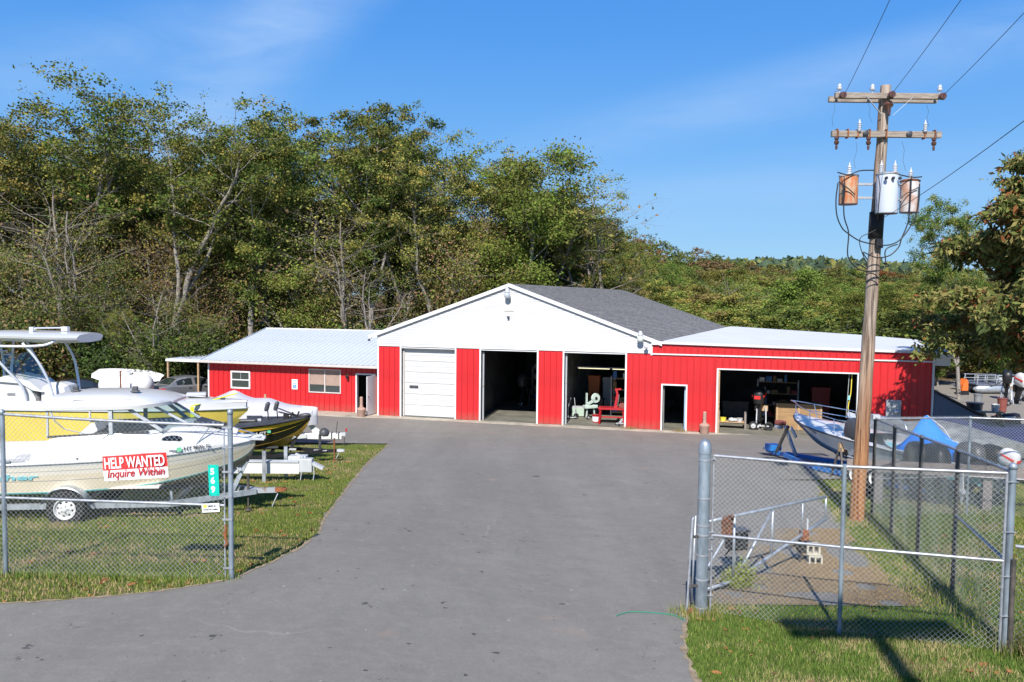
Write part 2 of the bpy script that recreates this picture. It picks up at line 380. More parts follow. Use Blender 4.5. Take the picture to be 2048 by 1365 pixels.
# ================================================================ GROUND
def ground_mat():
    m = bpy.data.materials.new('ground_cover'); m.use_nodes = True; nt = m.node_tree; n = nt.nodes; L = nt.links
    b = n['Principled BSDF']; b.inputs['Roughness'].default_value = 0.95; b.inputs['Specular IOR Level'].default_value = 0.1
    g = n.new('ShaderNodeNewGeometry'); sp = n.new('ShaderNodeSeparateXYZ'); L.new(g.outputs['Position'], sp.inputs[0])
    def noise(scale, detail=6, rough=0.6):
        t = n.new('ShaderNodeTexNoise'); t.inputs['Scale'].default_value = scale; t.inputs['Detail'].default_value = detail
        t.inputs['Roughness'].default_value = rough; L.new(g.outputs['Position'], t.inputs['Vector']); return t.outputs['Fac']
    def ramp(f, a, ca, b_, cb):
        r = n.new('ShaderNodeValToRGB'); r.color_ramp.elements[0].position = a; r.color_ramp.elements[0].color = ca + (1,)
        r.color_ramp.elements[1].position = b_; r.color_ramp.elements[1].color = cb + (1,); L.new(f, r.inputs[0]); return r.outputs[0]
    def mix(f, a, c):
        x = n.new('ShaderNodeMixRGB'); L.new(a, x.inputs[1]); L.new(c, x.inputs[2])
        L.new(f, x.inputs[0]); return x.outputs[0]
    def mr(f, a, b_, lo=0, hi=1):
        x = n.new('ShaderNodeMapRange'); x.interpolation_type = 'SMOOTHSTEP'; L.new(f, x.inputs[0])
        x.inputs[1].default_value = a; x.inputs[2].default_value = b_; x.inputs[3].default_value = lo; x.inputs[4].default_value = hi; return x.outputs[0]
    green = ramp(noise(14), 0.35, (0.09, 0.125, 0.028), 0.7, (0.17, 0.20, 0.055))
    dry = ramp(noise(9), 0.35, (0.23, 0.165, 0.085), 0.7, (0.36, 0.27, 0.15))
    lawn = mix(mr(noise(0.9, 5, 0.7), 0.53, 0.70), green, dry)
    leafy = ramp(noise(5, 10, 0.8), 0.35, (0.06, 0.035, 0.018), 0.68, (0.20, 0.12, 0.055))
    gravel = ramp(noise(22, 8, 0.8), 0.3, (0.20, 0.18, 0.15), 0.7, (0.33, 0.30, 0.26))
    # woods floor far back, gravel yard to the right behind the boats
    c = mix(mr(sp.outputs['Y'], 38, 43), lawn, leafy)
    yx = mr(sp.outputs['X'], 15.5, 17.5); yy = mr(sp.outputs['Y'], 25, 27); yb = mr(sp.outputs['Y'], 62, 66, 1, 0)
    mm = n.new('ShaderNodeMath'); mm.operation = 'MULTIPLY'; L.new(yx, mm.inputs[0]); L.new(yy, mm.inputs[1])
    m2 = n.new('ShaderNodeMath'); m2.operation = 'MULTIPLY'; L.new(mm.outputs[0], m2.inputs[0]); L.new(yb, m2.inputs[1])
    c = mix(m2.outputs[0], c, gravel)
    L.new(c, b.inputs['Base Color'])
    bp = n.new('ShaderNodeBump'); bp.inputs['Strength'].default_value = 0.7; bp.inputs['Distance'].default_value = 0.05
    L.new(noise(30, 6, 0.8), bp.inputs['Height']); L.new(bp.outputs[0], b.inputs['Normal'])
    return m
M['ground'] = ground_mat()
def grid_obj(name, xs, ys, zfun, mats, off=0.0):
    X, Y = np.meshgrid(xs, ys); Z = zfun(X, Y) + off
    V = np.stack([X.ravel(), Y.ravel(), Z.ravel()], 1); nx = len(xs)
    i = np.arange(len(ys) - 1)[:, None] * nx + np.arange(nx - 1)[None, :]; i = i.ravel()
    Fq = np.stack([i, i + 1, i + 1 + nx, i + nx], 1)
    return npobj(name, V, Fq, mats)
xs = np.concatenate([np.linspace(-700, -60, 17)[:-1], np.linspace(-60, 70, 196), np.linspace(70, 900, 20)[1:]])
ys = np.concatenate([np.linspace(-60, 2, 14)[:-1], np.linspace(2, 45, 260), np.linspace(45, 240, 50)[1:], np.linspace(240, 1500, 15)[1:]])
def far_z(x, y):
    return gz(x, y) + 0.0

def asphalt_mat():
    m = bpy.data.materials.new('worn_asphalt'); m.use_nodes = True; nt = m.node_tree; n = nt.nodes; L = nt.links
    b = n['Principled BSDF']; b.inputs['Roughness'].default_value = 0.85; b.inputs['Specular IOR Level'].default_value = 0.35
    g = n.new('ShaderNodeNewGeometry')
    def noise(scale, detail=6, rough=0.6, st=None, dist=0.0):
        t = n.new('ShaderNodeTexNoise'); t.inputs['Scale'].default_value = scale; t.inputs['Detail'].default_value = detail
        t.inputs['Roughness'].default_value = rough; t.inputs['Distortion'].default_value = dist
        if st:
            mp = n.new('ShaderNodeMapping'); mp.inputs['Scale'].default_value = st[0]; mp.inputs['Rotation'].default_value = st[1]
            L.new(g.outputs['Position'], mp.inputs[0]); L.new(mp.outputs[0], t.inputs['Vector'])
        else: L.new(g.outputs['Position'], t.inputs['Vector'])
        return t.outputs['Fac']
    def ramp(f, stops):
        r = n.new('ShaderNodeValToRGB'); e = r.color_ramp.elements
        while len(e) < len(stops): e.new(0.5)
        for k, (p, c) in enumerate(stops): e[k].position = p; e[k].color = tuple(c) + (1,)
        L.new(f, r.inputs[0]); return r.outputs[0]
    def mix(f, a, c, mode='MIX'):
        x = n.new('ShaderNodeMixRGB'); x.blend_type = mode; L.new(a, x.inputs[1])
        if isinstance(c, tuple): x.inputs[2].default_value = c + (1,)
        else: L.new(c, x.inputs[2])
        if isinstance(f, float): x.inputs[0].default_value = f
        else: L.new(f, x.inputs[0])
        return x.outputs[0]
    base = ramp(noise(0.35, 8, 0.65), [(0.3, (0.168, 0.160, 0.136)), (0.7, (0.226, 0.215, 0.184))])
    # tyre-polished bands running down the drive
    base = mix(ramp(noise(0.7, 5, 0.6, ((1.0, 0.10, 1.0), (0, 0, R(-12)))), [(0.42, (0, 0, 0)), (0.66, (0.8, 0.8, 0.8))]), base, (0.144, 0.137, 0.117))
    base = mix(ramp(noise(1.3, 9, 0.75), [(0.38, (0.55, 0.55, 0.55)), (0.55, (0, 0, 0))]), base, (0.133, 0.127, 0.110))
    base = mix(ramp(noise(5.5, 8, 0.8), [(0.48, (0, 0, 0)), (0.70, (0.6, 0.6, 0.6))]), base, (0.262, 0.25, 0.215))
    base = mix(ramp(noise(26, 4, 0.8), [(0.45, (0, 0, 0)), (0.68, (0.5, 0.5, 0.5))]), base, (0.125, 0.115, 0.100))
    # scuffs running across
    base = mix(ramp(noise(2.5, 7, 0.7, ((0.22, 1.4, 1.0), (0, 0, R(6)))), [(0.55, (0, 0, 0)), (0.75, (0.35, 0.35, 0.35))]), base, (0.25,0.23,0.20))
    # aggregate
    base = mix(ramp(noise(130, 3, 0.8), [(0.35, (0, 0, 0)), (0.72, (0.45, 0.45, 0.45))]), base, (0.32,0.295,0.26))
    base = mix(ramp(noise(75, 2, 0.5), [(0.60, (0, 0, 0)), (0.70, (0.5, 0.5, 0.5))]), base, (0.07, 0.068, 0.068))
    # pinkish clay marks and dark oil spots
    base = mix(ramp(noise(0.85, 3, 0.5), [(0.69, (0, 0, 0)), (0.75, (0.45, 0.45, 0.45))]), base, (0.30, 0.22, 0.17))
    base = mix(ramp(noise(1.9, 5, 0.75), [(0.655, (0, 0, 0)), (0.685, (0.75, 0.75, 0.75))]), base, (0.03, 0.028, 0.03))
    base = mix(ramp(noise(7, 2, 0.4), [(0.745, (0, 0, 0)), (0.76, (0.8, 0.8, 0.8))]), base, (0.035, 0.032, 0.034))
    base = mix(ramp(noise(9, 2, 0.4, ((1, 1, 1), (1, 0, 2))), [(0.755, (0, 0, 0)), (0.77, (0.5, 0.5, 0.5))]), base, (0.50, 0.48, 0.44))
    # pale wandering tar-sealed cracks
    vo = n.new('ShaderNodeTexVoronoi'); vo.feature = 'DISTANCE_TO_EDGE'; vo.inputs['Scale'].default_value = .16
    wv = n.new('ShaderNodeTexNoise'); wv.inputs['Scale'].default_value = .8; wv.inputs['Detail'].default_value = 5; L.new(g.outputs['Position'], wv.inputs['Vector'])
    va = n.new('ShaderNodeVectorMath'); va.operation = 'MULTIPLY_ADD'; va.inputs[1].default_value = (2.2, 2.2, 0); L.new(wv.outputs['Color'], va.inputs[0]); L.new(g.outputs['Position'], va.inputs[2]); L.new(va.outputs[0], vo.inputs['Vector'])
    cm = ramp(vo.outputs['Distance'], [(0.0, (1, 1, 1)), (0.006, (0, 0, 0))]); pm = ramp(noise(0.30, 3, 0.5), [(0.52, (0, 0, 0)), (0.64, (0.4, 0.4, 0.4))])
    base = mix(mix(1.0, cm, pm, 'MULTIPLY'), base, (0.33, 0.31, 0.29))
    L.new(base, b.inputs['Base Color'])
    bp = n.new('ShaderNodeBump'); bp.inputs['Strength'].default_value = 0.5; bp.inputs['Distance'].default_value = 0.01
    L.new(noise(90, 4, 0.8), bp.inputs['Height']); L.new(bp.outputs[0], b.inputs['Normal'])
    return m
M['asphalt'] = asphalt_mat()
# outline of the drive surveyed from the photograph
def to_xy(pts): return [gp(*p)[:2] for p in pts]
Ledge = [(-40, 9.9), (-14, 9.95)] + to_xy([(0, 1212), (150, 1203), (300, 1188), (400, 1174), (470, 1160), (540, 1131), (600, 1098), (630, 1072), (644, 1040), (680, 992), (718, 948), (748, 915), (768, 897), (778, 889)])
Redge = to_xy([(1425, 1420), (1388, 1365), (1378, 1310), (1366, 1262), (1366, 1232), (1392, 1212), (1420, 1196), (1500, 1218), (1600, 1240), (1760, 1256), (1880, 1270)])
Rback = to_xy([(1800, 1200), (1730, 1120), (1672, 1050), (1640, 990), (1630, 950)])
apt = gp(778, 889)
def edge_fun(pts):
    p = sorted([(y, x) for x, y in pts]); Y = [a for a, _ in p]; X = [b for _, b in p]
    return lambda y: np.interp(y, Y, X)
_jr = random.Random(99); _jt = [[_jr.uniform(-1, 1) for _ in range(4096)] for _ in range(4)]
def jit(x, y, a=0.05):
    """irregular edge wobble: 1-D value noise along the edge"""
    t = 0.0
    for k, (f, w) in enumerate(((.9, 1.0), (2.3, .7), (6.1, .5), (15.0, .4))):
        q = y * f + 37 * x + 500; i = int(math.floor(q)); u = q - i; u = u * u * (3 - 2 * u); t += w * (_jt[k][i % 4096] * (1 - u) + _jt[k][(i + 1) % 4096] * u)
    return a * t
# one outline polygon, triangulated on a fine grid clip: rows of constant y
GX = np.unique(np.round(np.concatenate([np.linspace(-60, -17, 20), np.arange(-17, 17.01, .4), np.linspace(17, 40, 12)]), 3))
def strip(name, ylist, xl, xr, nseg, mats, off, kind='structure', label=None):
    V = []; Fq = []; n = len(GX)
    for y in ylist:
        x = np.clip(GX, xl(y), xr(y)); z = gz(x, np.full(n, y)) + off
        V += list(zip(x, np.full(n, y), z))
    for j in range(len(ylist) - 1):
        for i in range(n - 1):
            k = j * n + i
            if V[k][0] == V[k + 1][0] and V[k + n][0] == V[k + n + 1][0]: continue
            Fq.append((k, k + 1, k + n + 1, k + n))
    o = npobj(name, np.array(V), np.array(Fq), mats); return tag(o, label, kind=kind)
lf = edge_fun([(x, y) for x, y in Ledge if True])
ly = np.array([p[1] for p in Ledge]); lx = np.array([p[0] for p in Ledge])
def xl(y):
    if y < 9.95: return -60.0
    if y > apt[1] : return -60.0
    return float(np.interp(y, ly, lx)) + jit(1, y)
ry = np.array([p[1] for p in Redge[::-1]]); 
# right edge: near the road it follows the grass; past the gate it swings out under the gate, then back along the fence
near = sorted([(y, x) for x, y in to_xy([(1425, 1420), (1388, 1365), (1378, 1310), (1366, 1262), (1366, 1232), (1392, 1212)])])
farr = sorted([(y, x) for x, y in to_xy([(1880, 1268), (1800, 1195), (1730, 1120), (1672, 1050), (1640, 990), (1630, 950)])])
y_sw = near[-1][0]
def xr(y):
    if y < 5.5: return 40.0
    if y < 7.5: return 3.2 + jit(2, y)
    if y <= y_sw: return float(np.interp(y, [a for a, _ in near], [b for _, b in near])) + jit(2, y)
    if y < 24: return float(np.interp(y, [a for a, _ in farr], [b for _, b in farr])) + jit(3, y, 0.08)
    return 8.0 + min(1.0, (y - 24) / 1.5) * 9.0
def rows(a, b, st): return list(np.arange(a, b, st)) + [b]
A_OFF = 0.03
def xr_all(y):
    if apt[1] < y: return 17.0
    return xr(y)
def xl_all(y):
    if y > apt[1]: return -17.0 + jit(1, y, .3)
    return xl(y)
allrows = sorted(set([round(v, 4) for v in rows(-30, 7.4, 0.6) + rows(7.5, y_sw, 0.09) + rows(y_sw + 0.002, 24.0, 0.15) + rows(24.0, apt[1], 0.2) + rows(apt[1] + 0.002, 44.5, 0.5)]))
strip('driveway', allrows, xl_all, xr_all, 64, ['asphalt'], A_OFF, label='broad grey asphalt driveway running down to the red workshop')
def far_z(x, y):
    z = gz(x, y); out_ = z.copy()
    for j in range(z.shape[0]):
        yy = float(y[j, 0])
        if yy > 44.2: continue
        m_ = .45
        a = max(xl_all(yy), xl_all(max(yy - .35, -29)), xl_all(min(yy + .35, 44.4))) + m_; b = min(xr_all(yy), xr_all(max(yy - .35, -29)), xr_all(min(yy + .35, 44.4))) - m_
        k = (x[j] > a) & (x[j] < b); out_[j][k] -= .12
    return out_
tag(grid_obj('ground', xs, ys, far_z, ['ground']), kind='structure', label='grass, leaf litter and gravel ground running back under the woods')
# pale dusty border where the asphalt meets the grass
def border(name, pts, w, label):
    V = []; Fq = []; P = []
    for i in range(len(pts) - 1):
        a, b = Vector(pts[i]), Vector(pts[i + 1]); k = max(1, int((b - a).length / 0.08))
        for q in range(k): P.append(a + (b - a) * q / k)
    rnd = random.Random(3)
    for i, p in enumerate(P):
        t = (P[min(i + 1, len(P) - 1)] - P[max(0, i - 1)]); t = t.normalized() if t.length else Vector((1, 0)); nn = Vector((-t.y, t.x))
        for s_ in (-1, 0, 1):
            q = p + nn * s_ * w * (0.1 + 1.5 * rnd.random() ** 2) ; V.append((q.x, q.y, gzf(q.x, q.y) + A_OFF + 0.006))
    for i in range(len(P) - 1):
        for s_ in (0, 1): Fq.append((i * 3 + s_, i * 3 + s_ + 1, i * 3 + s_ + 4, i * 3 + s_ + 3))
    o = npobj(name, np.array(V), np.array(Fq), ['edge']); return tag(o, label, kind='structure')
M['edge'] = mat('dusty_asphalt_edge', (0.36, 0.28, 0.18), 0.95, col2=(0.20, 0.15, 0.09), scale=12, bump=0.5, bscale=50)
border('dirt_edge', [(x + jit(1, y), y) for x, y in Ledge[1:]], 0.045, 'pale dirt edge between lawn and driveway')
border('dirt_edge', [(xr(y), y) for y in np.arange(7.5, y_sw, 0.1)], 0.04, 'pale dirt edge beside the gate post grass')
# ================================================================ BUILDINGS
WO = (-6.92, 41.95, 0.0); WR = R(-14.6)
def WP(u, k, z):   # building coordinates -> world
    return (WO[0] + u * math.cos(WR) - k * math.sin(WR), WO[1] + u * math.sin(WR) + k * math.cos(WR), z)
RIB = 0.3048
_pc = {}
def red_strip(parent, u, k, z0, z1, w=RIB, name='wall_panel', m='red', rib=True):
    """one 1-foot strip of ribbed steel cladding: flat pan with a raised rib on its right edge"""
    key = (round(z1 - z0, 3), round(w, 3), m)
    if key not in _pc:
        h = z1 - z0; b = MB(); g = 0.0
        prof = [(0, 0.02), (0, 0), (w * .30, 0), (w * .33, -.004), (w * .36, 0), (w * .62, 0), (w * .65, -.004), (w * .68, 0), (w - .060, 0), (w - .045, -.034), (w - .012, -.034), (w - .003, 0), (w - .003, .02)]
        b.loft([[(x, y, 0) for x, y in prof], [(x, y, h) for x, y in prof]])
        _pc[key] = b.mesh('wall_panel', m)
    o = bpy.data.objects.new(name, _pc[key]); COL.objects.link(o); o.parent = parent; o.location = (u, k, z0); return o
def clad(parent, u0, u1, z0, z1, k=0.0, m='red'):
    u = u0
    while u < u1 - 0.02:
        w = min(RIB, u1 - u)
        if u1 - u - w < 0.05: w = u1 - u
        red_strip(parent, u, k, z0, z1(u + w / 2) if callable(z1) else z1, w, m=m); u += w
def trim(parent, name, boxes, m='white'):
    b = MB()
    for q in boxes: b.bx(*q)
    return b.build(name, m, parent)

# ---------------- main workshop
bld = thing('workshop_building', 'red steel workshop with white sided gable and three tall vehicle bays', 'building', WO, WR)
EAVE, PEAK, SB = 4.28, 6.84, 3.72
doors = [(1.28, 4.18), (5.56, 8.44), (9.81, 12.78)]
segs = [(0, 1.20), (4.26, 5.48), (8.52, 9.73), (12.86, 14.50)]
# solid walls behind the cladding
wl = MB()
for a, b_ in [(0, 1.28), (4.18, 5.56), (8.44, 9.81), (12.78, 14.56)]: wl.bx(a, b_, .03, .20, 0, SB)
wl.bx(0, 14.56, .03, .20, SB - .04, EAVE)
wl.bx(0, .2, .2, 30, 0, EAVE)
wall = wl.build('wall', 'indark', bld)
for a, b_ in segs: clad(wall, a, b_, 0.06, SB - 0.02)
# white horizontal siding on the gable: overlapping courses
gb = MB(); n_c = 30; z = SB
slope = (PEAK - EAVE) / 7.15
def half(z): return (7.0 - (z - EAVE) / slope) if z > EAVE else 7.0
ch = (PEAK - SB) / 29.0
cs = []
for i in range(29):
    z0 = SB + i * ch; z1 = z0 + ch
    h0, h1 = (7.02 if z0 < EAVE else half(z0) + .0), (7.02 if z1 < EAVE else max(half(z1), 0.02))
    gb.add([(7 - h0, -.036, z0), (7 + h0, -.036, z0), (7 + h1, -.008, z1), (7 - h1, -.008, z1), (7 - h0, 0.02, z0), (7 + h0, 0.02, z0)], [(0, 1, 2, 3), (4, 5, 1, 0)])
tag(gb.build('gable_siding', 'vinyl', bld), kind='stuff', label='white horizontal vinyl siding of the gable')
gw = MB(); gw.prism([(0, .03, SB), (14, .03, SB), (14, .03, EAVE), (7, .03, PEAK - .02), (0, .03, EAVE)], (0, .15, 0)); gw.build('gable_wall', 'vinyl', bld)
# roof: runs back at a slight skew
sk = 0.222
def rp(u, k, z): return (u + sk * max(k, 0), k, z)
rf = MB(); KB = 16.4
T = .10
for s_ in (-1, 1):
    ue = 7 + s_ * 7.48; ze = PEAK - slope * 7.48 + .06; zp = PEAK + .10
    rows_ = 46
    for i in range(rows_):
        t0, t1 = i / rows_, (i + 1) / rows_
        u0, u1 = ue + (7 - ue) * t0, ue + (7 - ue) * t1; z0, z1 = ze + (zp - ze) * t0, ze + (zp - ze) * t1
        # each course a thin wedge
        rf.add([rp(u0, -.14, z0 + .022), rp(u0, KB, z0 + .022 - (0.12 * t0)), rp(u1, KB, z1 + .004 - .12 * t1), rp(u1, -.14, z1 + .004), rp(u0, -.14, z0), rp(u0, KB, z0 - .12 * t0)], [(0, 1, 2, 3), (4, 5, 1, 0)])
    rf.add([rp(ue, -.14, ze - .02), rp(ue, KB, ze - .02), rp(7, KB, zp - .14), rp(7, -.14, zp - .02)], [(3, 2, 1, 0)])
M['shingle'] = mat('asphalt_shingles', (0.205, 0.20, 0.19), 0.95, col2=(0.125, 0.123, 0.12), scale=2.6, streak=(2.5, 0.5, 1), bump=0.6, bscale=25, detail=8)
roof = rf.build('roof', 'shingle', bld)
# back gable closing
MB().prism([rp(0, KB - .3, 0), rp(14, KB - .3, 0), rp(14, KB - .3, EAVE), rp(7, KB - .3, PEAK - .2), rp(0, KB - .3, EAVE)], (0, .12, 0)).build('back_wall', 'indark', bld)
# rake boards and eave returns
rk = MB()
for s_ in (-1, 1):
    ue = 7 + s_ * 7.50; ze = PEAK - slope * 7.50 + .06; zp = PEAK + .10
    a, b_ = (ue, ze), (7, zp)
    rk.prism([(a[0], -.16, a[1] - .16), (a[0], -.16, a[1] + .02), (b_[0], -.16, b_[1] + .02), (b_[0], -.16, b_[1] - .16)], (0, .12, 0))
rk.build('rake_board', 'white', bld)
er = MB()
er.bx(14.02, 14.48, -.15, 0.0, EAVE - .17, EAVE - .02); er.build('eave_return', 'white', bld)
MB().bx(-.48, -.02, -.15, 0.0, EAVE - .17, EAVE - .02).build('eave_return', 'white', bld)
trim(bld, 'corner_trim', [(-.05, .03, -.05, .05, 0.05, EAVE - .17)])
trim(bld, 'corner_trim', [(13.97, 14.06, -.06, .0, SB - .12, EAVE)])
trim(bld, 'siding_starter', [(0.03, 13.97, -.05, -.03, SB - .035, SB)])
for (a, b_) in doors:
    for x in (a - .08, b_): trim(bld, 'door_jamb', [(x, x + .08, -.045, .20, 0.05, SB - .035)])
    trim(bld, 'door_jamb', [(a, b_, -.0, .20, SB - .12, SB - .037)])
# closed sectional door
bd = MB().bx(1.30, 4.16, .30, .33, .06, .07).build('bay_door', 'white', bld)
dh = (3.50 - .08) / 6
for i in range(6):
    b = MB(); z0 = .08 + i * dh
    b.bx(1.36, 4.12, .27, .31, z0 + .008, z0 + dh * .48); b.bx(1.36, 4.12, .27, .31, z0 + dh * .52, z0 + dh - .008); b.bx(1.36, 4.12, .285, .31, z0 + dh * .48, z0 + dh * .52)
    b.build('door_panel', 'doorwhite', bd)
b = MB(); b.bx(1.62, 2.10, .255, .27, 1.52, 1.66); b.build('window_slot', 'dgrey', bd)
b = MB(); b.bx(1.30, 4.16, .22, .27, 3.50, SB - .05); b.build('top_seal', 'gutter', bd)
b = MB(); b.bx(1.29, 1.355, .2, .3, .06, 3.5); b.build('door_track', 'gutter', bd)
# open doors: tracks
for a in (5.56, 9.81):
    b = MB(); b.bx(a + .02, a + .10, .21, .26, .05, SB - .2); b.build('door_track', 'steelrust', bld)
# interiors
flo = MB(); flo.bx(.2, 14.5, .03, 15.9, -.1, .05)
flo.build('workshop_floor', 'floor', bld)
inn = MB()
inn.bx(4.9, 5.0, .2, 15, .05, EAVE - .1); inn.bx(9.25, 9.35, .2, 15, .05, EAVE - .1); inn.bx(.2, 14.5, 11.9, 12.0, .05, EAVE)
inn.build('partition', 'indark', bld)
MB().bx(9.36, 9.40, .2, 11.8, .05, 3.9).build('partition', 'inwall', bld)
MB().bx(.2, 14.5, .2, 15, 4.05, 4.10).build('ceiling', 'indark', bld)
# gable vent
gv = thing('gable_vent', 'white louvred vent high on the white gable below the lamp', 'vent', WP(6.99, -.03, 0), WR)
b = MB(); b.bx(-.25, .25, -.035, 0, 5.60, 5.63); b.bx(-.25, .25, -.035, 0, 6.20, 6.23); b.bx(-.25, -.22, -.035, 0, 5.63, 6.2); b.bx(.22, .25, -.035, 0, 5.63, 6.2)
b.build('frame', 'offwhite', gv)
for i in range(9):
    z = 5.65 + i * .06; MB().add([(-.21, -.032, z), (.21, -.032, z), (.21, -.006, z + .05), (-.21, -.006, z + .05)], [(0, 1, 2, 3)]).build('slat', 'offwhite', gv)
MB().bx(-.22, .22, -.005, 0, 5.63, 6.2).build('backing', 'lgrey', gv)
def barn_light(u, z, label, greenish=False):
    t = thing('security_lamp', label, 'lamp', WP(u, -.03, z), WR, group='dusk to dawn lamps on the workshop wall')
    b = MB(); b.tube([(0, -.01, .22), (0, -.10, .30), (0, -.22, .30), (0, -.28, .22)], .03, 8); b.box((0, -.02, .2), (.1, .04, .14)); b.build('bracket', 'lgrey', t)
    b = MB(); b.lathe([(.02, .34), (.07, .32), (.10, .22), (.12, .16), (.125, .08)], (0, -.28, 0), 16); b.build('housing', 'lgrey', t, smooth=True)
    b = MB(); b.lathe([(.14, .08), (.15, .0), (.15, -.14), (.11, -.17)], (0, -.28, 0), 16); b.build('lamp_shade', M['lampglass'] if greenish else M['lampglass2'], t, smooth=True)
M['lampglass'] = mat('pale_green_lens', (0.58, 0.66, 0.58), 0.2, coat=0.4)
M['lampglass2'] = mat('cloudy_lens', (0.42, 0.46, 0.50), 0.2, coat=0.4)
barn_light(6.96, 6.40, 'grey bell shaped security lamp under the peak of the white gable')
barn_light(13.50, 4.42, 'pale green glass security lamp at the low right end of the white gable', True)
fl = thing('flood_lamp', 'round spotlight aimed sideways below the pale green security lamp', 'lamp', WP(13.78, -.04, 4.02), WR)
b = MB(); b.tube([(0, 0, -.05), (0, -.1, -.04), (0, -.16, 0)], .02); b.build('bracket', 'white', fl)
b = MB(); b.lathe([(.03, 0), (.07, .04), (.10, .12), (.11, .16)], (0, -.16, 0), 14, (0, -1, .15)); b.build('housing', 'white', fl, smooth=True)
b = MB(); b.lathe([(.09, .15), (.06, .155), (.001, .156)], (0, -.162, 0), 14, (0, -1, .15)); b.build('lens', 'smile', fl)
fl = thing('flood_lamp', 'tiny dark spotlight below the louvred vent', 'lamp', WP(6.98, -.04, 5.32), WR)
b = MB(); b.box((0, -.01, .05), (.12, .03, .10)); b.build('bracket', 'offwhite', fl)
b = MB(); b.lathe([(.03, 0), (.06, .05), (.06, .12)], (0, -.02, 0), 12, (0, -1, -.3)); b.build('housing', 'dgrey', fl, smooth=True)
fl = thing('flood_lamp', 'small grey spotlight with cable under the left eave of the gable', 'lamp', WP(-.34, -.30, 4.02), WR)
b = MB(); b.box((0, 0, .06), (.16, .10, .05)); b.tube([(0, 0, 0), (.05, .02, -.25), (.3, .25, -.42)], .008, 5); b.build('bracket', 'lgrey', fl)
b = MB(); b.lathe([(.03, 0), (.06, .05), (.06, .12)], (0, -.02, .02), 12, (-.3, -1, -.6)); b.build('housing', 'dgrey', fl, smooth=True)

# ---------------- right wing with the wide bay
rw = thing('garage_wing', 'long red steel wing with flat white roof, wide open bay and small side door', 'building', WO, WR)
RT = 26.22
def zt(u): return 4.24 - (u - 14.4) * 0.012
wl = MB()
wl.bx(14.57, 14.60, .03, .20, 0, 4.1); wl.bx(15.64, 17.12, .03, .20, 0, 3.1); wl.bx(23.14, RT, .03, .20, 0, 3.1); wl.bx(14.56, RT, .03, .20, 3.04, 4.0); wl.bx(14.56, 15.66, .03, .20, 2.2, 3.1)
wl.bx(RT - .15, RT, .2, 14, 0, 4.0)
wall = wl.build('wall', 'indark', rw)
clad(wall, 15.72, 17.04, .06, 3.64); clad(wall, 23.22, RT - .04, .06, 3.64)
clad(wall, 14.50, 15.72, 2.26, 3.64); clad(wall, 17.04, 23.22, 3.08, 3.64)
clad(wall, 14.06, RT - .04, 3.70, lambda u: round(zt(u) - .02, 2), k=-.02)
trim(rw, 'belt_trim', [(13.98, RT, -.075, -.0, 3.64, 3.70)])
trim(rw, 'door_trim', [(17.04, 17.12, -.045, .2, .05, 3.08)])
trim(rw, 'door_trim', [(17.12, 23.14, -.045, .2, 3.02, 3.08)])
trim(rw, 'door_trim', [(23.14, 23.22, -.045, .2, .05, 3.08)])
MB().bx(17.13, 17.19, .0, .28, .05, 3.0).build('door_track', 'wood', rw)
for q in [(14.50, 14.57, -.045, .2, .05, 2.26), (15.65, 15.72, -.045, .2, .05, 2.26), (14.57, 15.65, -.045, .2, 2.19, 2.26)]: trim(rw, 'door_frame', [q])
M['doorblue'] = mat('pale_blue_door', (0.33, 0.47, 0.62), 0.5)
d_ = MB().bx(15.58, 15.63, .21, .85, .06, 2.17).build('side_door', 'doorblue', rw)
MB().bx(15.55, 15.58, .72, .80, 1.02, 1.16).build('handle', 'dgrey', d_)
MB().bx(14.58, 14.63, .21, .7, .06, 2.17).build('door_jamb', 'inwall', rw)
trim(rw, 'corner_trim', [(RT - .04, RT + .05, -.05, .06, .05, 4.05)])
# flat white roof with overhang at the right
def rz(u, k): return 4.27 - (u - 14.4) * 0.012 + 0.010 * k
rm = MB()
out = [(14.40, -.14), (27.0, -.14), (27.0, 7.2), (24.5, 10.5), (18.0, 16.0), (17.7, 15.9)]
top = [(u, k, rz(u, k) + .0 + (0.12 if k > 1 else 0)) for u, k in out]
bot = [(u, k, rz(u, k) - .11) for u, k in out]
n_ = len(out)
rm.add(top + bot, [tuple(range(n_)), tuple(range(2 * n_ - 1, n_ - 1, -1))] + [(i + n_, (i + 1) % n_ + n_, (i + 1) % n_, i) for i in range(n_)])
rm.build('roof', 'whiteroof', rw)
MB().bx(RT + .06, 26.98, -.28, .0, 3.86, 4.05).build('eave_return', 'white', rw)
MB().bx(RT + .06, 26.9, 0.02, .12, 3.5, 4.1).build('gable_siding', 'white', rw)
MB().bx(14.6, RT - .2, .03, 13.8, -.1, .048).build('concrete_floor', 'floor', rw)
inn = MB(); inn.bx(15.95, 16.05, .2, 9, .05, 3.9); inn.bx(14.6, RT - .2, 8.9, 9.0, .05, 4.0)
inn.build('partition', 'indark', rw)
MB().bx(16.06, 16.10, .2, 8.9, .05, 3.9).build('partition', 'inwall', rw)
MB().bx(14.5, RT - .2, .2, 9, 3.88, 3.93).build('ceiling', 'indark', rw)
bx_ = thing('electric_meter_box', 'grey metal electric meter cabinet mounted on the red wall beside the pole', 'meter box', WP(24.64, -.03, 0), WR)
MB().bx(-.30, .30, -.22, .0, .86, 1.93).build('cabinet', 'lgrey', bx_, bevel=.01)
MB().bx(-.26, .26, -.245, -.221, .90, 1.89).build('door', mat('meter_grey', (0.40, 0.42, 0.42), 0.45), bx_)
MB().lathe([(.10, 0), (.10, .05), (.085, .10), (.03, .115), (.001, .116)], (.10, -.245, 1.44), 18, (0, -1, 0)).build('meter', 'chrome', bx_, smooth=True)
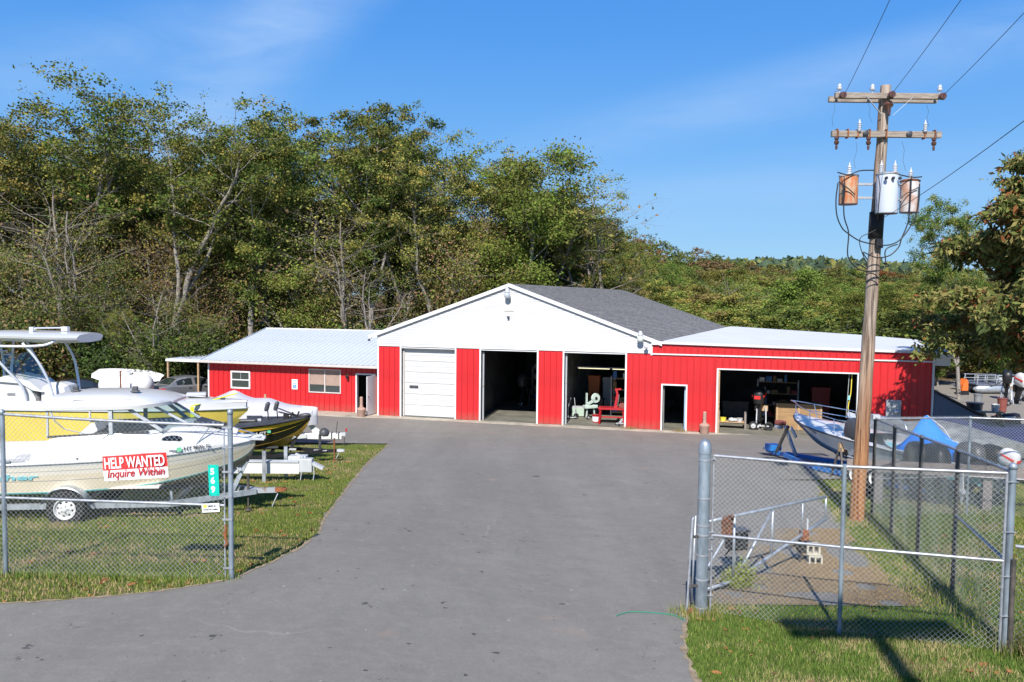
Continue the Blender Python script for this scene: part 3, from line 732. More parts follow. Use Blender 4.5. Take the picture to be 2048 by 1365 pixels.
MB().bx(-.07, -.03, -.14, -.08, .06, .86).bx(.05, .11, -.14, -.08, .06, .86).build('conduit', 'lgrey', bx_)

# ---------------- left office wing
lw = thing('office_wing', 'low red steel office wing with white ribbed metal roof and open door', 'building', WO, WR)
KO = .5; UL = -10.44
wl = MB()
for q in [(UL, -9.05, 0, 2.5), (-7.83, -4.27, 0, 2.5), (-2.38, -1.52, 0, 2.5), (-.40, 0, 0, 2.5), (-9.05, -7.83, 0, 1.08), (-9.05, -7.83, 2.0, 2.5), (-4.27, -2.38, 0, 1.05), (-4.27, -2.38, 2.28, 2.5), (-1.52, -.40, 2.12, 2.5)]:
    wl.bx(q[0], q[1], KO + .03, KO + .18, q[2], q[3])
wl.bx(UL, UL + .15, KO + .18, KO + 12, 0, 2.5)
wl.prism([(UL, KO + .18, 2.5), (UL, KO + 12.4, 2.5), (UL, KO + 6.3, 4.05)], (.15, 0, 0))
wall = wl.build('wall', 'indark', lw)
def cseg(a, b_, z0, z1): clad(wall, a, b_, z0, z1, k=KO)
cseg(UL, -9.05, .06, 2.48); cseg(-9.05, -7.83, .06, 1.06); cseg(-9.05, -7.83, 2.04, 2.48); cseg(-7.83, -4.27, .06, 2.48)
cseg(-4.27, -2.38, .06, 1.03); cseg(-4.27, -2.38, 2.31, 2.48); cseg(-2.38, -1.50, .06, 2.48); cseg(-1.50, -.36, 2.16, 2.48); cseg(-.36, -.05, .06, 2.48)
MB().bx(UL - .05, UL + .03, KO - .05, KO + .03, .03, 2.5).build('downspout', 'white', lw)
# ribbed metal roof panels
ZE, ZR, KR = 2.62, 4.12, KO + 6.3
SKW = 0.0
u = UL - .22; KE = KO - .42
while u < 0.2:
    w = RIB
    key = 'roofpan'
    if key not in _pc:
        b = MB(); L_ = math.hypot(KR - KE, ZR - ZE)
        prof = [(0, 0), (w - .06, 0), (w - .045, .028), (w - .015, .028), (w, 0)]
        A = [(x, 0, z) for x, z in prof]; B_ = [(x, KR - KE, z + ZR - ZE) for x, z in prof]
        b.loft([A, B_]); b.loft([[(0, .0, -.012), (w, 0, -.012)], [(0, KR - KE, ZR - ZE - .012), (w, KR - KE, ZR - ZE - .012)]])
        _pc[key] = b.mesh('roof_panel', 'whitemetal')
    o = bpy.data.objects.new('roof_panel', _pc[key]); COL.objects.link(o); o.parent = lw; o.location = (u, KE, ZE); u += w
MB().add([(UL - .22, KR, ZR), (5, KR, ZR), (5, KR + 6.3, 2.6), (UL - .22, KR + 6.3, 2.6)], [(0, 1, 2, 3)]).build('back_roof', 'whitemetal', lw)
b = MB(); b.prism([(UL - .26, KR - .15, ZR - .02), (UL - .26, KR, ZR + .05), (UL - .26, KR + .15, ZR - .02)], (10.7, 0, 0)); b.build('ridge_cap', 'white', lw)
b = MB(); b.prism([(UL - .26, KE - .02, ZE - .14), (UL - .26, KE - .02, ZE + .05), (UL - .26, KR, ZR + .06), (UL - .26, KR, ZR - .12)], (.035, 0, 0)); b.build('rake_board', 'whitemetal', lw)
b = MB(); b.loft([[(x, KE - .13, ZE - .03), (x, KE - .12, ZE - .13), (x, KE - .05, ZE - .15), (x, KE, ZE - .13), (x, KE, ZE - .01)] for x in (UL - .26, -.06)], cap=True); b.build('gutter', 'gutter', lw)
MB().bx(UL - .1, -.06, KE + .01, KO, ZE - .14, ZE - .12).build('soffit', 'white', lw)
# windows
def window(name, u0, u1, z0, z1, kind):
    w = MB(); t = .085 if kind == 1 else .05
    w.bx(u0, u1, KO - .05, KO + .06, z0, z0 + t); w.bx(u0, u1, KO - .05, KO + .06, z1 - t, z1); w.bx(u0, u0 + t, KO - .05, KO + .06, z0 + t, z1 - t); w.bx(u1 - t, u1, KO - .05, KO + .06, z0 + t, z1 - t)
    o = w.build(name, 'white' if kind == 1 else 'gutter', lw)
    if kind == 1:
        zm = (z0 + z1) / 2
        MB().bx(u0 + t, u1 - t, KO - .03, KO + .02, zm - .03, zm + .03).build('sash_rail', 'white', o)
        for a, b_ in ((z0 + t, zm - .03), (zm + .03, z1 - t)): MB().bx(u0 + t, u1 - t, KO, KO + .01, a, b_).build('pane', 'winglass', o)
        MB().bx((u0 + u1) / 2 - .008, (u0 + u1) / 2 + .008, KO - .012, KO - .002, zm + .03, z1 - t).build('mullion', 'lgrey', o)
    else:
        um = (u0 + u1) / 2
        MB().bx(um - .03, um + .03, KO - .03, KO + .03, z0 + t, z1 - t).build('sash_rail', 'gutter', o)
        for a, b_, zb in ((u0 + t, um - .03, .72), (um + .03, u1 - t, .68)):
            MB().bx(a, b_, KO + .012, KO + .02, z0 + t, z1 - t).build('pane', 'winglass', o)
            bl = MB(); zz = z1 - t - .01
            while zz > z0 + zb * .62:
                bl.bx(a + .01, b_ - .01, KO + .0, KO + .010, zz - .030, zz - .004); zz -= .034
            bl.build('blind', 'blind', o)
    return o
window('window', -9.05, -7.83, 1.06, 2.04, 1)
window('window', -4.27, -2.38, 1.03, 2.31, 2)
b = MB(); b.bx(-1.52, -1.45, KO - .05, KO + .15, .04, 2.16); b.bx(-.45, -.38, KO - .05, KO + .15, .04, 2.16); b.bx(-1.45, -.45, KO - .05, KO + .15, 2.08, 2.16)
b.build('door_frame', 'white', lw)
dr = MB(); dr.box((0, 0, 1.06), (.95, .045, 2.0)); 
o = dr.build('open_door', 'white', lw, loc=(-.40, KO - .48, .04)); o.rotation_euler = (0, 0, R(84))
MB().lathe([(.03, 0), (.03, .05), (.015, .06)], (-.38, -.022, 1.0), 10, (0, -1, 0)).build('handle', 'dgrey', o)
MB().bx(-1.45, -.45, KO + .1, KO + 6, -.02, .05).build('office_floor', 'floor', lw)
MB().bx(UL + .2, -.1, KO + 3, KO + 3.1, 0, 2.5).bx(UL + .2, -.1, KO + .2, KO + 3, 2.46, 2.5).build('partition', 'indark', lw)
wl_ = thing('wall_lantern', 'small dark wall lantern between the office window and door', 'lamp', WP(-1.95, KO - .03, 1.95), WR)
MB().box((0, -.02, .05), (.09, .04, .16)).tube([(0, -.04, .1), (0, -.12, .16), (0, -.16, .12)], .012, 6).build('bracket', 'rust', wl_)
MB().lathe([(.02, .14), (.08, .08), (.065, -.06), (.03, -.10)], (0, -.16, 0), 10).build('lantern_shade', 'dark', wl_)
sg = thing('parking_sign', 'small white and blue accessible parking sign on the red office wall', 'sign', WP(-5.11, KO - .03, 0), WR)
MB().bx(-.17, .17, -.012, 0, 1.16, 1.70).build('sign_plate', 'textwhite', sg)
MB().bx(-.10, .10, -.018, -.013, 1.22, 1.40).build('symbol_panel', 'signblue', sg)
MB().lathe([(.018, 0), (.018, .003)], (-.015, -.018, 1.375), 8, (0, -1, 0)).tube([(-.015, -.02, 1.35), (-.005, -.02, 1.31), (.045, -.02, 1.305), (.06, -.02, 1.26)], .008, 5).tube([(-.03, -.02, 1.33), (-.05, -.02, 1.28), (-.01, -.02, 1.245), (.03, -.02, 1.26)], .007, 5).build('wheelchair_symbol', 'textwhite', sg)
for z in (1.62, 1.54, 1.46): MB().bx(-.11, .11, -.018, -.013, z, z + .035).build('print_line', 'signblue', sg)
# ---------------- concrete aprons
b = MB()
def apr(pts, t=.045):
    P = [WP(u, k, 0) for u, k in pts]; b.prism([(p[0], p[1], -.02) for p in P], (0, 0, .02 + t))
apr([(UL - .3, KO + .03), (UL - .3, -.95), (-.5, -.95), (.2, -.75), (1.2, -.62), (1.2, .03), (0, .03), (0, KO + .03)], .06)
apr([(1.2, .03), (1.2, -.6), (9.2, -.62), (16.9, -.66), (16.9, .03)], .045)
apr([(16.9, .03), (16.9, -.66), (17.2, -1.5), (24.0, -1.5), (24.2, .03)], .043)
tag(b.build('concrete_apron', 'concrete'), 'pale concrete apron and walk along the foot of the workshop front', kind='structure')
b = MB()
for u0 in (-8.6, -6.2, -3.8, -1.4): b.prism([WP(u0, -.94, .056), WP(u0 + .02, -.94, .056), WP(u0 + .02, KO, .056), WP(u0, KO, .056)], (0, 0, .006))
tag(b.build('pavement_joint', 'dgrey'), 'dark joints across the pale walk', kind='structure')
# ash receptacles
for u, k, lab in ((-.62, -.75, 'tan cigarette receptacle standing by the open office door'), (16.55, -.45, 'tan cigarette receptacle between the small side door and the wide bay')):
    t = thing('ash_receptacle', lab, 'ashtray', WP(u, k, .05), WR, group='tan cigarette receptacles by the doors')
    MB().lathe([(.17, 0), (.20, .04), (.21, .32), (.24, .36), (.24, .40), (.18, .46), (.10, .50)], (0, 0, 0), 18).build('base', 'post', t, smooth=True, angle=40)
    MB().lathe([(.095, .48), (.085, .60), (.075, .66), (.085, .70), (.08, .96), (.085, 1.0), (.06, 1.03)], (0, 0, 0), 14).build('neck', 'post', t, smooth=True, angle=40)
# ---------------- grey shed against the right end
sh = thing('lean_to_shed', 'low grey blue sided lean-to shed with black sloping roof at the right end wall', 'shed', WP(RT + .08, 0, 0), WR)
b = MB(); b.prism([(0, .02, -.6), (2.3, .02, -.6), (2.3, .02, 1.10), (0, .02, 2.32)], (0, 3.4, 0)); b.build('wall', 'siding_grey', sh)
b = MB(); 
for i in range(18):
    z0 = -.3 + i * .15; z1 = z0 + .15
    x1a = 2.3 if z0 < 1.10 else 2.3 * (2.32 - z0) / 1.22; x1b = 2.3 if z1 < 1.10 else max(0.01, 2.3 * (2.32 - z1) / 1.22)
    if z0 > 2.25: break
    MB().add([(0, -.03, z0), (x1a, -.03, z0), (x1b, -.002, z1), (0, -.002, z1), (0, .02, z0), (x1a, .02, z0)], [(0, 1, 2, 3), (4, 5, 1, 0)]).build('siding_board', 'siding_grey', sh)
b = MB(); b.prism([(-.02, -.12, 2.36), (2.75, -.12, .92), (2.75, -.12, 1.02), (-.02, -.12, 2.46)], (0, 3.7, 0)); b.build('roof', 'dark', sh)
# ---------------- carport at the left end
cp = thing('patio_roof', 'flat white lean-to patio roof on two wooden posts left of the office', 'carport', WP(UL - .05, 2.4, 0), WR)
b = MB(); b.box((-1.95, 1.2, 2.42), (3.9, 3.2, .05)); b.build('roof', 'whitemetal', cp)
b = MB(); b.box((-1.95, -.43, 2.36), (3.9, .05, .14)); b.build('fascia', 'white', cp)
for x in (-3.85, -1.8): MB().bx(x, x + .10, -.40, -.30, -.15, 2.34).build('post', 'wood', cp)
# ================================================================ FENCES, POLE
def vpt(p, z): return (p[0], p[1], gzf(p[0], p[1]) + z)
def chain_mesh(A, B, zA, zB, hA, hB, pitch=0.0718, r=0.0022, woven=True, wob=0.012, sides=3, twist_top=True, seed=1):
    """diagonal wires between ground points A and B; zA/zB bottoms, hA/hB heights; each wire is a thin bent prism"""
    rnd = random.Random(seed)
    A, B = Vector((A[0], A[1])), Vector((B[0], B[1])); L = (B - A).length; d = (B - A) / L; nn = Vector((-d.y, d.x))
    V = []; Fq = []
    def P(s, h, off):
        t = min(max(s / L, 0), 1); hh = hA + (hB - hA) * t; z0 = zA + (zB - zA) * t
        p = A + d * s + nn * (off + wob * math.sin(s * 1.7 + h * 2.1) + wob * .5 * math.sin(s * 5.1 - h * 3.3)); return (p.x, p.y, z0 + h * 1.0)
    H = max(hA, hB); n = int((L + H) / pitch) + 2
    step = pitch / 2 if woven else 0.6
    for sgn in (1, -1):
        for i in range(n):
            s0 = (i * pitch - H) if sgn == 1 else i * pitch
            # param h from 0..H ; s = s0 + sgn*h
            pts = []; h = 0.0; k = 0
            hlo, hhi = 0.0, H
            if sgn == 1: hlo = max(0, -s0); hhi = min(H, L - s0)
            else: hlo = max(0, s0 - L); hhi = min(H, s0)
            if hhi - hlo < 0.02: continue
            q = [hlo]; kk = math.ceil((hlo + 1e-6) / step)
            while kk * step < hhi - 1e-6: q.append(kk * step); kk += 1
            q.append(hhi)
            for h in q:
                s = s0 + sgn * h; t = min(max(s / L, 0), 1); hm = hA + (hB - hA) * t
                if h > hm + .03: break
                jj = int(round(h / (pitch / 2)))
                off = (0.004 * (1 if (jj + i) % 2 else -1) * sgn) if woven else 0
                pts.append(P(s, h, off))
            if len(pts) < 2: continue
            base = len(V)
            up = Vector((nn.x, nn.y, 0)); 
            for p in pts:
                for a in range(sides):
                    an = 2 * PI * a / sides
                    V.append((p[0] + nn.x * r * math.cos(an) + d.x * r * math.sin(an) * .7, p[1] + nn.y * r * math.cos(an) + d.y * r * math.sin(an) * .7, p[2] - sgn * r * math.sin(an) * .7))
            for j in range(len(pts) - 1):
                for a in range(sides):
                    b_ = (a + 1) % sides; Fq.append((base + j * sides + a, base + j * sides + b_, base + (j + 1) * sides + b_, base + (j + 1) * sides + a))
    return np.array(V), np.array(Fq)
def add_chain(parent, A, B, h0, h1, m='wire', off=0.05, **kw):
    zA, zB = gzf(*A[:2]) + off, gzf(*B[:2]) + off
    V, Fq = chain_mesh(A, B, zA, zB, h0 - off, h1 - off, **kw)
    o = npobj('chain_link_mesh', V, Fq, [m], parent=parent); return tag(o, kind='stuff')
def fpost(parent, p, h, r=0.03, m='galvpost', name='post', cap=True, lean=(0, 0)):
    z = gzf(p[0], p[1]) - .1; b = MB(); b.tube([(p[0], p[1], z), (p[0] + lean[0], p[1] + lean[1], z + .1 + h)], r, 12)
    o = b.build(name, m, parent, smooth=True, angle=50)
    if cap:
        MB().lathe([(r * 1.15, 0), (r * 1.15, .04), (r * .9, .065), (r * .4, .08)], (p[0] + lean[0], p[1] + lean[1], z + .1 + h - .01), 12).build('post_cap', m, o, smooth=True)
    return o
def rail(parent, a, b, r=0.021, m='galvrail', name='rail', sag=0.0):
    a, b = Vector(a), Vector(b); pts = [a.lerp(b, t / 6) - Vector((0, 0, sag * 4 * (t / 6) * (1 - t / 6))) for t in range(7)]
    return MB().tube(pts, r, 8).build(name, m, parent, smooth=True, angle=60)
# --- left fence
G = gp
lp1 = G(463, 1162)[:2]; lp0 = G(12, 1153)[:2]
dirl = ((lp0[0] - lp1[0]), (lp0[1] - lp1[1])); lpm = (lp0[0] + dirl[0] * .65, lp0[1] + dirl[1] * .65)
fl_ = thing('chain_link_fence', 'galvanised chain link fence in front of the boats left of the driveway', 'fence')
fpost(fl_, lp1, 2.47, .037, 'galvpost'); fpost(fl_, lp0, 2.42, .034, 'galvpost')
fpost(fl_, lpm, 2.42, .034, 'galvpost')
in1 = (lp1[0] - .09, lp1[1]); TOPH = 2.37
rail(fl_, vpt(in1, 2.30), vpt(lp0, 2.42), .022, 'galvrail', 'top_rail', .02); rail(fl_, vpt(lp0, 2.42), vpt(lpm, 2.42), .022, 'galvrail', 'top_rail')
rail(fl_, vpt(in1, 1.12), vpt(lp0, 1.18), .020, 'galvrail', 'middle_rail'); rail(fl_, vpt(lp0, 1.18), vpt(lpm, 1.2), .020, 'galvrail', 'middle_rail')
MB().tube([vpt(in1, .02), vpt(in1, 2.28)], .012, 8).build('tension_bar', 'galv', fl_)
for h in (2.27, 1.98, 1.62, 1.26, .92, .20): 
    MB().bar(vpt((in1[0] - .02, in1[1] - .035), h), vpt((lp1[0] + .03, lp1[1] - .04), h), .006, .03).build('brace_band', 'galvrail', fl_)
MB().tube([vpt((in1[0] + .02, in1[1] - .02), .84), vpt((in1[0] + .03, in1[1] - .05), .78), vpt((in1[0] + .02, in1[1] - .03), .62)], .02, 8).tube([vpt((in1[0], in1[1] - .05), .74), vpt((in1[0] + .05, in1[1] - .05), .56), vpt((in1[0] + .01, in1[1] - .05), .52)], .018, 8).build('chain_and_padlock', 'rust', fl_)
add_chain(fl_, in1, lp0, 2.34, 2.45, seed=2); add_chain(fl_, lp0, lpm, 2.45, 2.45, seed=3, woven=False)
# signs on the left fence
def on_fence(px, py, off=-.05):
    # point of the left fence seen at this pixel
    r = ray(px, py); n_ = Vector((lp1[1] - lp0[1], -(lp1[0] - lp0[0]), 0)).normalized()
    t = (n_.x * (lp1[0]) + n_.y * (lp1[1])) / (n_.x * r[0] + n_.y * r[1]); p = Vector((r[0] * t, r[1] * t, CAMZ + r[2] * t)); return p + (n_ if n_.y < 0 else -n_) * (-off) 
FA = math.atan2(lp1[1] - lp0[1], lp1[0] - lp0[0])
def sheet(pts, t=.003):
    n_ = (Vector(pts[1]) - Vector(pts[0])).cross(Vector(pts[3]) - Vector(pts[0])).normalized() * t
    return MB().prism(pts, -n_)
# HELP WANTED banner: slightly buckled sheet
hp = [on_fence(212, 912), on_fence(337, 906), on_fence(340, 953), on_fence(213, 961)]
o0 = hp[3]; ux = (hp[2] - hp[3]); uy = (hp[0] - hp[3]); W_, H_ = ux.length, uy.length
hb = thing('help_wanted_banner', 'red and white HELP WANTED banner tied to the left fence', 'banner', tuple(o0), 0)
tilt = math.atan2(ux.z, math.hypot(ux.x, ux.y))
hb.rotation_euler = (Matrix.Rotation(FA, 3, 'Z') @ Matrix.Rotation(-tilt, 3, 'Y') @ Matrix.Rotation(R(90), 3, 'X')).to_euler()
def wavez(x, y): return .012 * math.sin(x * 7) * (y / H_) + .010 * math.sin(x * 3 + y * 9)
def banner_patch(y0, y1, m, name):
    b = MB(); NX = 24; secs = []
    for i in range(NX + 1):
        x = W_ * i / NX; secs.append([(x, y0 + (y1 - y0) * j / 6, wavez(x, y0 + (y1 - y0) * j / 6)) for j in range(7)])
    b.loft(secs); return b.build(name, m, hb, smooth=True)
banner_patch(0, H_ * .42, 'textwhite', 'white_field'); banner_patch(H_ * .42, H_, 'sign_red', 'red_field')
text_part('lettering', 'HELP WANTED', .225, 'textwhite', hb, (.025, H_ * .50, .022), (0, 0, 0), bold=.004, width=W_ * .94)
text_part('lettering', 'Inquire Within', .165, 'textred', hb, (.05, H_ * .13, .022), (0, 0, 0), bold=.002, shear=.25, width=W_ * .90)
# house number plate
hp = [on_fence(423, 932, -.045), on_fence(443, 929, -.045), on_fence(441, 990, -.045), on_fence(421, 991, -.045)]
ns = thing('house_number_sign', 'tall green number plate 569 hung at the end of the left fence', 'sign', tuple(hp[3]), 0)
ns.rotation_euler = (Matrix.Rotation(FA, 3, 'Z') @ Matrix.Rotation(-R(2), 3, 'Y') @ Matrix.Rotation(R(90), 3, 'X')).to_euler()
MB().bx(0, .152, 0, .458, -.002, .002).build('sign_plate', 'sign_green', ns, bevel=.004)
for i, c in enumerate('965'): text_part('numeral', c, .125, 'textwhite', ns, (.032, .055 + i * .132, .004), (0, 0, 0), bold=.004)
for x, y in ((.02, .018), (.13, .018), (.02, .44), (.13, .44)): MB().lathe([(.007, 0), (.007, .003)], (x, y, .002), 8).build('bolt', 'dgrey', ns)
ss = thing('camera_notice_sign', 'small white and yellow SMILE notice below the green number plate', 'sign', tuple(on_fence(407, 1024, -.045)), 0)
ss.rotation_euler = (Matrix.Rotation(FA, 3, 'Z') @ Matrix.Rotation(-R(4), 3, 'Y') @ Matrix.Rotation(R(90), 3, 'X')).to_euler()
MB().bx(0, .26, 0, .128, -.002, .002).build('sign_plate', 'textwhite', ss)
MB().lathe([(.03, 0), (.03, .002)], (.05, .09, .002), 16).build('smile_badge', 'smile', ss)
text_part('lettering', 'SMILE...', .05, 'textblack', ss, (.085, .072, .004), (0, 0, 0), bold=.001)
text_part('lettering', "YOU'RE ON CAMERA", .032, 'textblack', ss, (.02, .028, .004), (0, 0, 0), bold=.001, width=.22)

# --- right gate
g0 = G(1402, 1230); g1 = G(1678, 1270); g2 = G(2001, 1308)
gpst = thing('gate_post', 'thick domed galvanised gate post at the right edge of the driveway', 'post', (g0[0], g0[1], g0[2] - .1))
MB().lathe([(.086, 0), (.086, 2.50)], (0, 0, 0), 28).build('post_tube', 'galvpost', gpst, smooth=True, angle=50)
MB().lathe([(.092, 2.49), (.094, 2.56), (.088, 2.585), (.085, 2.62), (.07, 2.66), (.04, 2.69), (.01, 2.70)], (0, 0, 0), 28).build('dome_cap', 'galvpost', gpst, smooth=True, angle=60)
for z in (.20, .62, .98, 1.28, 1.42, 1.82, 2.38): MB().lathe([(.087, 0), (.092, .004), (.092, .026), (.087, .03)], (0, 0, z), 28).build('brace_band', 'galvrail', gpst, smooth=True, angle=30)
# drop rod hanging on the post's left
dx = -.17
MB().tube([(dx + .02, -.05, 1.57), (dx + .0, -.06, 1.53), (dx - .05, -.06, .25), (dx - .08, -.06, .08)], .018, 8).build('drop_rod', 'galvrail', gpst, smooth=True)
MB().tube([(dx + .05, -.03, 1.58), (dx + .02, -.03, .30)], .014, 8).build('drop_rod', 'galv', gpst, smooth=True)
for z in (1.28, .55): MB().bar((dx - .02, -.05, z), (-.06, -.04, z), .03, .03).build('rod_guide', 'oldpost', gpst)
MB().bar((dx - .08, -.06, .12), (dx + .04, -.06, .20), .05, .05).build('latch', 'rust', gpst)
gate = thing('chain_link_gate', 'wide two panel galvanised chain link gate standing across the right foreground', 'gate')
gl = (g0[0] + .13, g0[1] - .01); gm = g1[:2]; gr = (g2[0] - .02, g2[1])
hL, hM, hR = 2.36, 2.33, 2.36
def frame_tube(name, a, b, r=.021, m='galvrail'): return MB().tube([a, b], r, 10).build(name, m, gate, smooth=True, angle=60)
frame_tube('stile', vpt(gl, .03), vpt(gl, hL), .016, 'galvrail'); frame_tube('stile', vpt(gm, -.05), vpt(gm, hM + .03), .030, 'galvpost'); frame_tube('stile', vpt(gr, .03), vpt(gr, hR), .018, 'galvrail')
frame_tube('top_rail', vpt(gl, hL), vpt(gm, hM)); frame_tube('top_rail', vpt(gm, hM), vpt(gr, hR))
frame_tube('middle_rail', vpt(gl, 1.19), vpt(gm, 1.22)); frame_tube('middle_rail', vpt(gm, 1.22), vpt(gr, 1.22))
for h in (2.31, 1.24, 1.15, .98, .3): MB().bar(vpt((gl[0] + .02, gl[1] - .03), h), vpt((gl[0] - .08, gl[1] - .03), h), .03, .006).build('hinge_strap', 'galvrail', gate)
add_chain(gate, gl, gm, hL, hM, seed=5); add_chain(gate, gm, gr, hM, hR, seed=6)
# --- corner post and receding fence
f0 = (g2[0] + .07, g2[1] + .03); f4 = None
fr = thing('chain_link_fence', 'chain link fence with dark weathered posts running back from the right corner post', 'fence')
fpost(fr, f0, 2.42, .045, 'galvpost')
bps = [(1905, 1180), (1835, 1098), (1783, 1038), (1745, 1003)]
ps = [f0]
dv = Vector((8.85 - f0[0], 20.2 - f0[1])).normalized()
for px, py in bps:
    # intersect the picture column with the fence line
    r = ray(px, py); k = r[0] / r[1]
    # f0 + dv*t with x = k*y
    t = (k * f0[1] - f0[0]) / (dv.x - k * dv.y); ps.append((f0[0] + dv.x * t, f0[1] + dv.y * t))
for p in ps[1:]: fpost(fr, p, 2.34, .036, 'oldpost')
for i in range(len(ps) - 1):
    rail(fr, vpt(ps[i], 2.37), vpt(ps[i + 1], 2.37), .024, 'steelrust2' if 'steelrust2' in M else 'galvpost', 'top_rail')
    add_chain(fr, ps[i], ps[i + 1], 2.42, 2.42, m='wireshade', seed=10 + i, r=.0019)
rail(fr, vpt(f0, 1.18), vpt(ps[1], 1.35), .024, 'galvpost', 'brace_rail')
for h in (2.25, 1.6, 1.02, .5): MB().bar(vpt((f0[0] - .10, f0[1] - .04), h), vpt((f0[0] + .05, f0[1] - .05), h), .03, .008).build('brace_band', 'galvrail', fr)
MB().tube([vpt((f0[0] + .02, f0[1] - .07), .02), vpt((f0[0] + .02, f0[1] - .07), 1.25)], .032, 10).build('low_post', 'oldpost', fr)
# --- back fence
fb = thing('chain_link_fence', 'chain link fence crossing behind, between the corner by the pole and the right border', 'fence')
q0 = ps[-1]; q1 = (11.05, 19.35); q2 = (14.6, 18.0)
for p in (q1, q2): fpost(fb, p, 2.34, .030, 'galvpost')
MB().box(vpt(q0, 2.42), (.16, .12, .10)).build('post_cap', 'lgrey', fb)
for a, b_ in ((q0, q1), (q1, q2)):
    rail(fb, vpt(a, 2.37), vpt(b_, 2.37), .020, 'galvrail', 'top_rail'); add_chain(fb, a, b_, 2.42, 2.42, m='wire', seed=30, woven=False, wob=.006)
    rail(fb, vpt(a, .95), vpt(b_, .95), .012, 'galvrail', 'middle_rail')
# --- low fence going right out of the frame
fc = thing('low_chain_link_fence', 'lower chain link fence leaving the right corner post towards the border', 'fence')
c0 = (f0[0] + .05, f0[1] - .05); c1 = (f0[0] + 2.9, f0[1] - 2.2)
rail(fc, vpt(c0, 1.42), vpt(c1, 1.42), .024, 'galvrail', 'top_rail'); fpost(fc, c1, 1.42, .03)
add_chain(fc, c0, c1, 1.45, 1.45, m='wireshade', seed=41)

# --- wooden guard rail behind the fence
gr_ = thing('wooden_guard_rail', 'weathered wooden guard rail on stout posts behind the receding fence', 'guard rail')
w0, w1 = (8.75, 20.9), (14.8, 18.9)
def wl_at(t): return (w0[0] + (w1[0] - w0[0]) * t, w0[1] + (w1[1] - w0[1]) * t)
N_ = 2
for i in range(N_):
    a, b_ = wl_at(i / N_ + (.002 if i else 0)), wl_at((i + 1) / N_)
    MB().bar(vpt(a, .98), vpt(b_, .98), .09, .30).build('beam', 'greywood', gr_)
for t in (.13, .52, .93):
    a = wl_at(t); MB().box((a[0], a[1] + .14, gzf(*a) + .42), (.20, .18, 1.1), rz=-.3).build('post', 'greywood', gr_)

# --- the utility pole
M['pole'] = None
def pole_mat():
    m = bpy.data.materials.new('weathered_pole'); m.use_nodes = True; nt = m.node_tree; n = nt.nodes; L = nt.links; b = n['Principled BSDF']
    b.inputs['Roughness'].default_value = .9
    tc = n.new('ShaderNodeTexCoord'); sp = n.new('ShaderNodeSeparateXYZ'); L.new(tc.outputs['Object'], sp.inputs[0])
    mp = n.new('ShaderNodeMapping'); mp.inputs['Scale'].default_value = (14, 14, .55); L.new(tc.outputs['Object'], mp.inputs[0])
    z = n.new('ShaderNodeTexNoise'); z.inputs['Scale'].default_value = 1.0; z.inputs['Detail'].default_value = 8; z.inputs['Roughness'].default_value = .7; L.new(mp.outputs[0], z.inputs['Vector'])
    r1 = n.new('ShaderNodeValToRGB'); e = r1.color_ramp.elements; e[0].position = .42; e[0].color = (.12, .085, .06, 1); e[1].position = .58; e[1].color = (.42, .34, .27, 1); L.new(z.outputs['Fac'], r1.inputs[0])
    r2 = n.new('ShaderNodeValToRGB'); e = r2.color_ramp.elements; e[0].position = .40; e[0].color = (.15, .045, .016, 1); e[1].position = .58; e[1].color = (.44, .22, .085, 1); L.new(z.outputs['Fac'], r2.inputs[0])
    mr = n.new('ShaderNodeMapRange'); mr.inputs[1].default_value = 4.6; mr.inputs[2].default_value = 1.0; L.new(sp.outputs['Z'], mr.inputs[0])
    mx = n.new('ShaderNodeMixRGB'); L.new(mr.outputs[0], mx.inputs[0]); L.new(r1.outputs[0], mx.inputs[1]); L.new(r2.outputs[0], mx.inputs[2])
    # rust coloured bleed along one face
    z2 = n.new('ShaderNodeTexNoise'); z2.inputs['Scale'].default_value = .5; z2.inputs['Detail'].default_value = 5; L.new(mp.outputs[0], z2.inputs['Vector'])
    r3 = n.new('ShaderNodeValToRGB'); e = r3.color_ramp.elements; e[0].position = .52; e[0].color = (0, 0, 0, 1); e[1].position = .68; e[1].color = (.8, .8, .8, 1); L.new(z2.outputs['Fac'], r3.inputs[0])
    m2 = n.new('ShaderNodeMixRGB'); L.new(r3.outputs[0], m2.inputs[0]); L.new(mx.outputs[0], m2.inputs[1]); m2.inputs[2].default_value = (.24, .10, .045, 1)
    L.new(m2.outputs[0], b.inputs['Base Color'])
    bp = n.new('ShaderNodeBump'); bp.inputs['Strength'].default_value = .6; bp.inputs['Distance'].default_value = .01; L.new(z.outputs['Fac'], bp.inputs['Height']); L.new(bp.outputs[0], b.inputs['Normal'])
    return m
M['pole'] = pole_mat()
M['crossarm'] = mat('weathered_crossarm', (.40, .34, .28), .9, col2=(.20, .16, .13), scale=3, streak=(1, 14, 14), bump=.5, bscale=20)
PB = gp(1713, 1040); PTOP = aty(1771, 172, PB[1])
up_ = thing('utility_pole', 'tall weathered wooden utility pole with two crossarms beside the right fence', 'utility pole', PB)
HP = PTOP[2] - PB[2]; lean = (PTOP[0] - PB[0])
def pl(z, dx=0, dy=0): return (lean * z / HP + dx, dy, z)
nn = 40
b = MB(); rr = random.Random(4)
b.tube([pl(HP * i / nn - (.3 if i == 0 else 0), .006 * math.sin(i * 1.3), .006 * math.sin(i * .9)) for i in range(nn + 1)], [.170 - .058 * (i / nn) + rr.uniform(-.003, .003) for i in range(nn + 1)], 18)
b.build('pole', 'pole', up_, smooth=True, angle=60)
def zpx(py, px=1750): return aty(px, py, PB[1])[2] - PB[2]
def xpx(px, py): return aty(px, py, PB[1])[0] - PB[0]
za1, za2 = zpx(197, 1770), zpx(272, 1764)
x1a, x1b = xpx(1663, 197), xpx(1881, 197); x2a, x2b = xpx(1657, 272), xpx(1874, 272)
